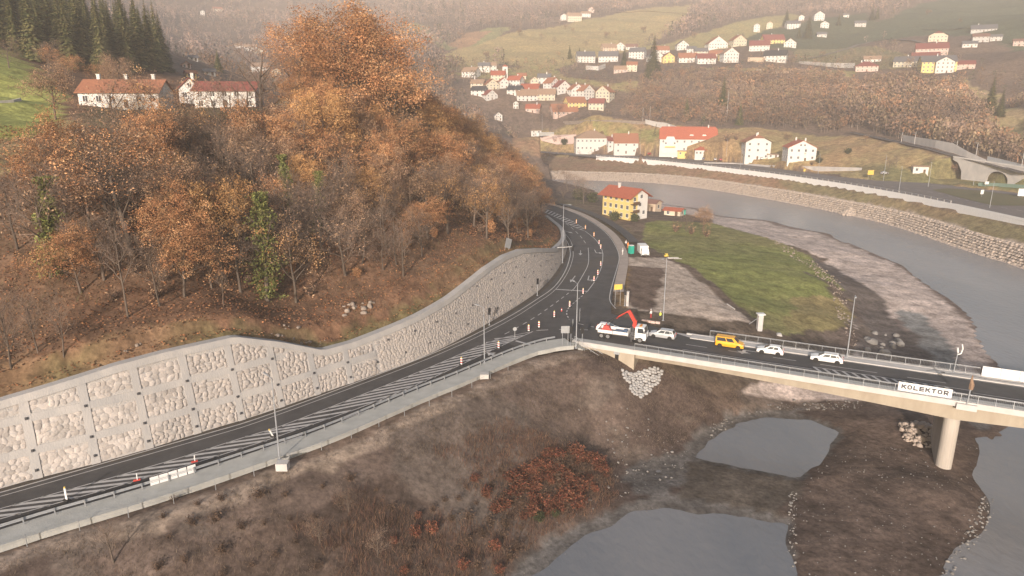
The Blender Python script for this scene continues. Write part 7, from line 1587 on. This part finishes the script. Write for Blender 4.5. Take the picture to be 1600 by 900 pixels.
blades('dry_grass', 60000, lambda X, Y: (EDGE.dist(X, Y)[0] < -.4) & (Y < 125) & (terrain(X, Y, False) > -10.8) & (fbm(X, Y, 8, 51) > -.25), (.2, .55), .022, DRY, 'dry grass and weeds covering the near river bank', 'dry grass', (-75, 40), (30, 118), 5, 5)
blades('red_weeds', 24000, lambda X, Y: (EDGE.dist(X, Y)[0] < -6) & (Y < 88) & (terrain(X, Y, False) > -11) & (fbm(X, Y, 9, 61)+(X+20)/40 > .25), (.35, 1.1), .022, [(.15, .085, .06), (.125, .065, .05), (.19, .115, .07), (.10, .07, .055)], 'reddish dead weeds on the lower bank', 'weeds', (-45, 14), (52, 90), 6, 5)
def leaf_cover():
    rs = np.random.default_rng(9); n = 240000; X = rs.uniform(-115, 14, n); Y = rs.uniform(64, 290, n); d, s = WALL.dist(X, Y); k = (d > wall_h(s)*BAT+1.6) & (d < 75) & inpoly(X, Y, HILL+[]) | (d > wall_h(s)*BAT+1.6) & (d < 40) & (s < 240)
    X, Y = X[k], Y[k]; V, F = quads(np.stack([X, Y, terrain(X, Y)+.12], 1), rs.uniform(.08, .2, len(X)), rs, .75); cl_ = np.repeat(pal(len(X), [(.26, .115, .055), (.19, .085, .045), (.30, .16, .08), (.13, .07, .045), (.10, .06, .04)], rs, .25), 4, axis=0)
    tag(link('leaf_litter', np_mesh('leaf_litter', V, F, M['blade'], cl_)), 'fallen rust-brown leaves covering the wooded slope', 'leaf litter', kind='stuff')
leaf_cover()
blades('undergrowth', 16000, lambda X, Y: (WALL.dist(X, Y)[0] > 3.6) & (WALL.dist(X, Y)[0] < 70) & (fbm(X, Y, 12, 71) > -.1), (.5, 1.7), .022, [(.16, .10, .07), (.12, .08, .06), (.20, .13, .08), (.10, .10, .045)], 'thin brown saplings and brambles under the trees of the left slope', 'undergrowth', (-115, 12), (70, 290), 8, 5, .45)
blades('meadow_grass', 42000, lambda X, Y: inpoly(X, Y, MEADOW), (.1, .28), .03, [(.10, .115, .035), (.13, .12, .05), (.15, .115, .06), (.08, .10, .03)], 'short grass of the meadow between yard and gravel bar', 'grass', (20, 140), (120, 320), 10, 4)
def far_wood(name, n, xr, yr, cond, hr, cols, nq, label, seed, wr=.33, spruce=.0, hx_=1.0, inf=False):
    rs = np.random.default_rng(seed); X = rs.uniform(*xr, n); Y = rs.uniform(*yr, n); k = (np.abs(X) < Y*.80+60) & cond(X, Y); X, Y = X[k], Y[k]
    for f in ([] if inf else FIELDS):
        q = ~inpoly(X, Y, f); X, Y = X[q], Y[q]
    for (hx, hy, hr_) in HOUSES: hr_ *= hx_; q = ((X-hx)**2+(Y-hy)**2 > hr_**2) & ~((np.abs(X-hx*(Y/max(hy, 1))) < hr_*.8) & (Y < hy) & (Y > hy-hr_*1.6)); X, Y = X[q], Y[q]
    Z = terrain(X, Y); m_ = len(X); Hh = rs.uniform(*hr, m_)*(.8+.35*fbm(X, Y, 90, 31)); tone = np.clip(1+.35*fbm(X, Y, 70, 37), .5, 1.6)
    base = np.array(cols)[rs.integers(0, len(cols), m_)]; con = rs.random(m_) < spruce*(1+1.5*fbm(X, Y, 120, 17)); base[con] = np.array((.045, .055, .03)); base = base*tone[:, None]
    u = rs.random((m_, nq)); a = rs.uniform(0, 6.28, (m_, nq)); rad = np.where(con[:, None], (1-u)*.24, wr*np.sqrt(np.clip(1-(2*u-1.05)**2, .05, 1)))*Hh[:, None]*np.sqrt(rs.random((m_, nq)))
    zc = np.where(con[:, None], .1+.85*u, .28+.68*u)*Hh[:, None]; cen = np.stack([X[:, None]+rad*np.cos(a), Y[:, None]+rad*np.sin(a), Z[:, None]+zc], -1).reshape(-1, 3)
    V, F = quads(cen, np.repeat(Hh, nq)*rs.uniform(.045, .10, m_*nq), rs, -.6, 1.0)
    cc = np.repeat(np.repeat(base, nq, 0)*(1+rs.normal(0, .2, (m_*nq, 1))), 4, axis=0)
    Vt, Ft = quads(np.stack([X, Y, Z+Hh*.3], 1), Hh*.3, rs); Vt = Vt.reshape(-1, 4, 3); p = np.stack([X, Y, Z], 1); ax = np.stack([np.full(m_, 1.), np.zeros(m_), np.zeros(m_)], 1)*(Hh*.012)[:, None]; up = np.stack([0*Hh, 0*Hh, Hh*.75], 1)
    Vt = np.stack([p-ax, p+ax, p+ax*.4+up, p-ax*.4+up], 1).reshape(-1, 3); V, F = merge([(V, F), (Vt, Ft)]); cc = np.concatenate([cc, np.tile(np.array([(.2, .16, .13)]), (len(Vt), 1))])
    o = link(name, np_mesh(name, V, F, M['far_leaf'], np.clip(cc, .01, 1))); return tag(o, label, 'woods', kind='stuff')
HOUSES = [(o.location.x, o.location.y, 9+14*(o.location.y > 500)) for o in list(COL.objects) if o.parent is None and o.get('category') in ('house', 'inn', 'church')]
RT = np.array([(p.x, p.y) for p in RAILp])
FARROADZ = np.array(RPp)
def free(X, Y): d, _ = RPL.dist(X, Y); e, _ = Line([(p.x, p.y) for p in RAILp]).dist(X, Y); f, _ = RWL.dist(X, Y); return ~((d < 40) & (d > -5)) & (np.abs(e) > 8) & (f > 30)
GREYB = [(.235, .165, .125), (.20, .14, .11), (.25, .17, .115), (.22, .165, .105), (.31, .175, .105)]
SLW = [(p.x, p.y) for p in atp([(965,200),(1010,196),(1060,194),(1160,196),(1250,204),(1340,209),(1410,218),(1480,236),(1540,250),(1610,262),(1700,250),(1700,128),(1500,121),(1440,120),(1380,119),(1335,110),(1250,116),(1180,116),(1100,112),(1050,112),(1005,128),(975,150)])]
far_wood('brown_wood', 15000, (80, 620), (320, 760), lambda X, Y: inpoly(X, Y, SLW) & free(X, Y), (6, 14), GREYB, 44, 'leafless brown wood covering the slope under the upper village', 41, .4)
far_wood('distant_wood', 30000, (-1000, 1300), (640, 2300), lambda X, Y: (rbf(X, Y) > 60) & ~inpoly(X, Y, SLW) & ((Y > 1250) | (np.random.default_rng(3).random(X.shape) < .9)) & ~((X > 0) & (Y < 860)), (13, 22), [(.25, .175, .15), (.215, .155, .135), (.28, .185, .14), (.19, .145, .125)], 22, 'far wooded hillsides of bare brown trees', 42, .36, .05)
far_wood('valley_wood', 5000, (-190, 60), (330, 760), lambda X, Y: (X < -20) & ((X > -128) | (Y > 420)) & ((Y > 360)), (8, 15), GREYB+[(.24, .12, .06)], 22, 'brown trees in the left valley beyond the oak hill', 43, .4, .03)
far_wood('town_trees', 1500, (-60, 420), (520, 800), lambda X, Y: (Y > 520) & ~inpoly(X, Y, SLW), (5, 10), GREYB+[(.08, .10, .05), (.2, .12, .06)], 22, 'small garden trees between the houses of the town and village', 44, .42, .12, .5, True)

# ------------------------------------------------------------------ air
hz = MB(); hz.obox((-2300, -420, -19), (4600, 0, 0), (0, 3400, 0), (0, 0, 339)); hv = bpy.data.materials.new('haze'); hv.use_nodes = True; t = hv.node_tree
for n_ in list(t.nodes):
    if n_.type == 'BSDF_PRINCIPLED': t.nodes.remove(n_)
pv_ = t.nodes.new('ShaderNodeVolumePrincipled'); pv_.inputs['Color'].default_value = (1, .93, .895, 1); pv_.inputs['Density'].default_value = .00037; pv_.inputs['Anisotropy'].default_value = -.1
t.links.new(pv_.outputs[0], t.nodes['Material Output'].inputs['Volume'])
ho = hz.build('haze', hv); tag(ho, kind='stuff'); ho['label'] = 'pale haze filling the valley'
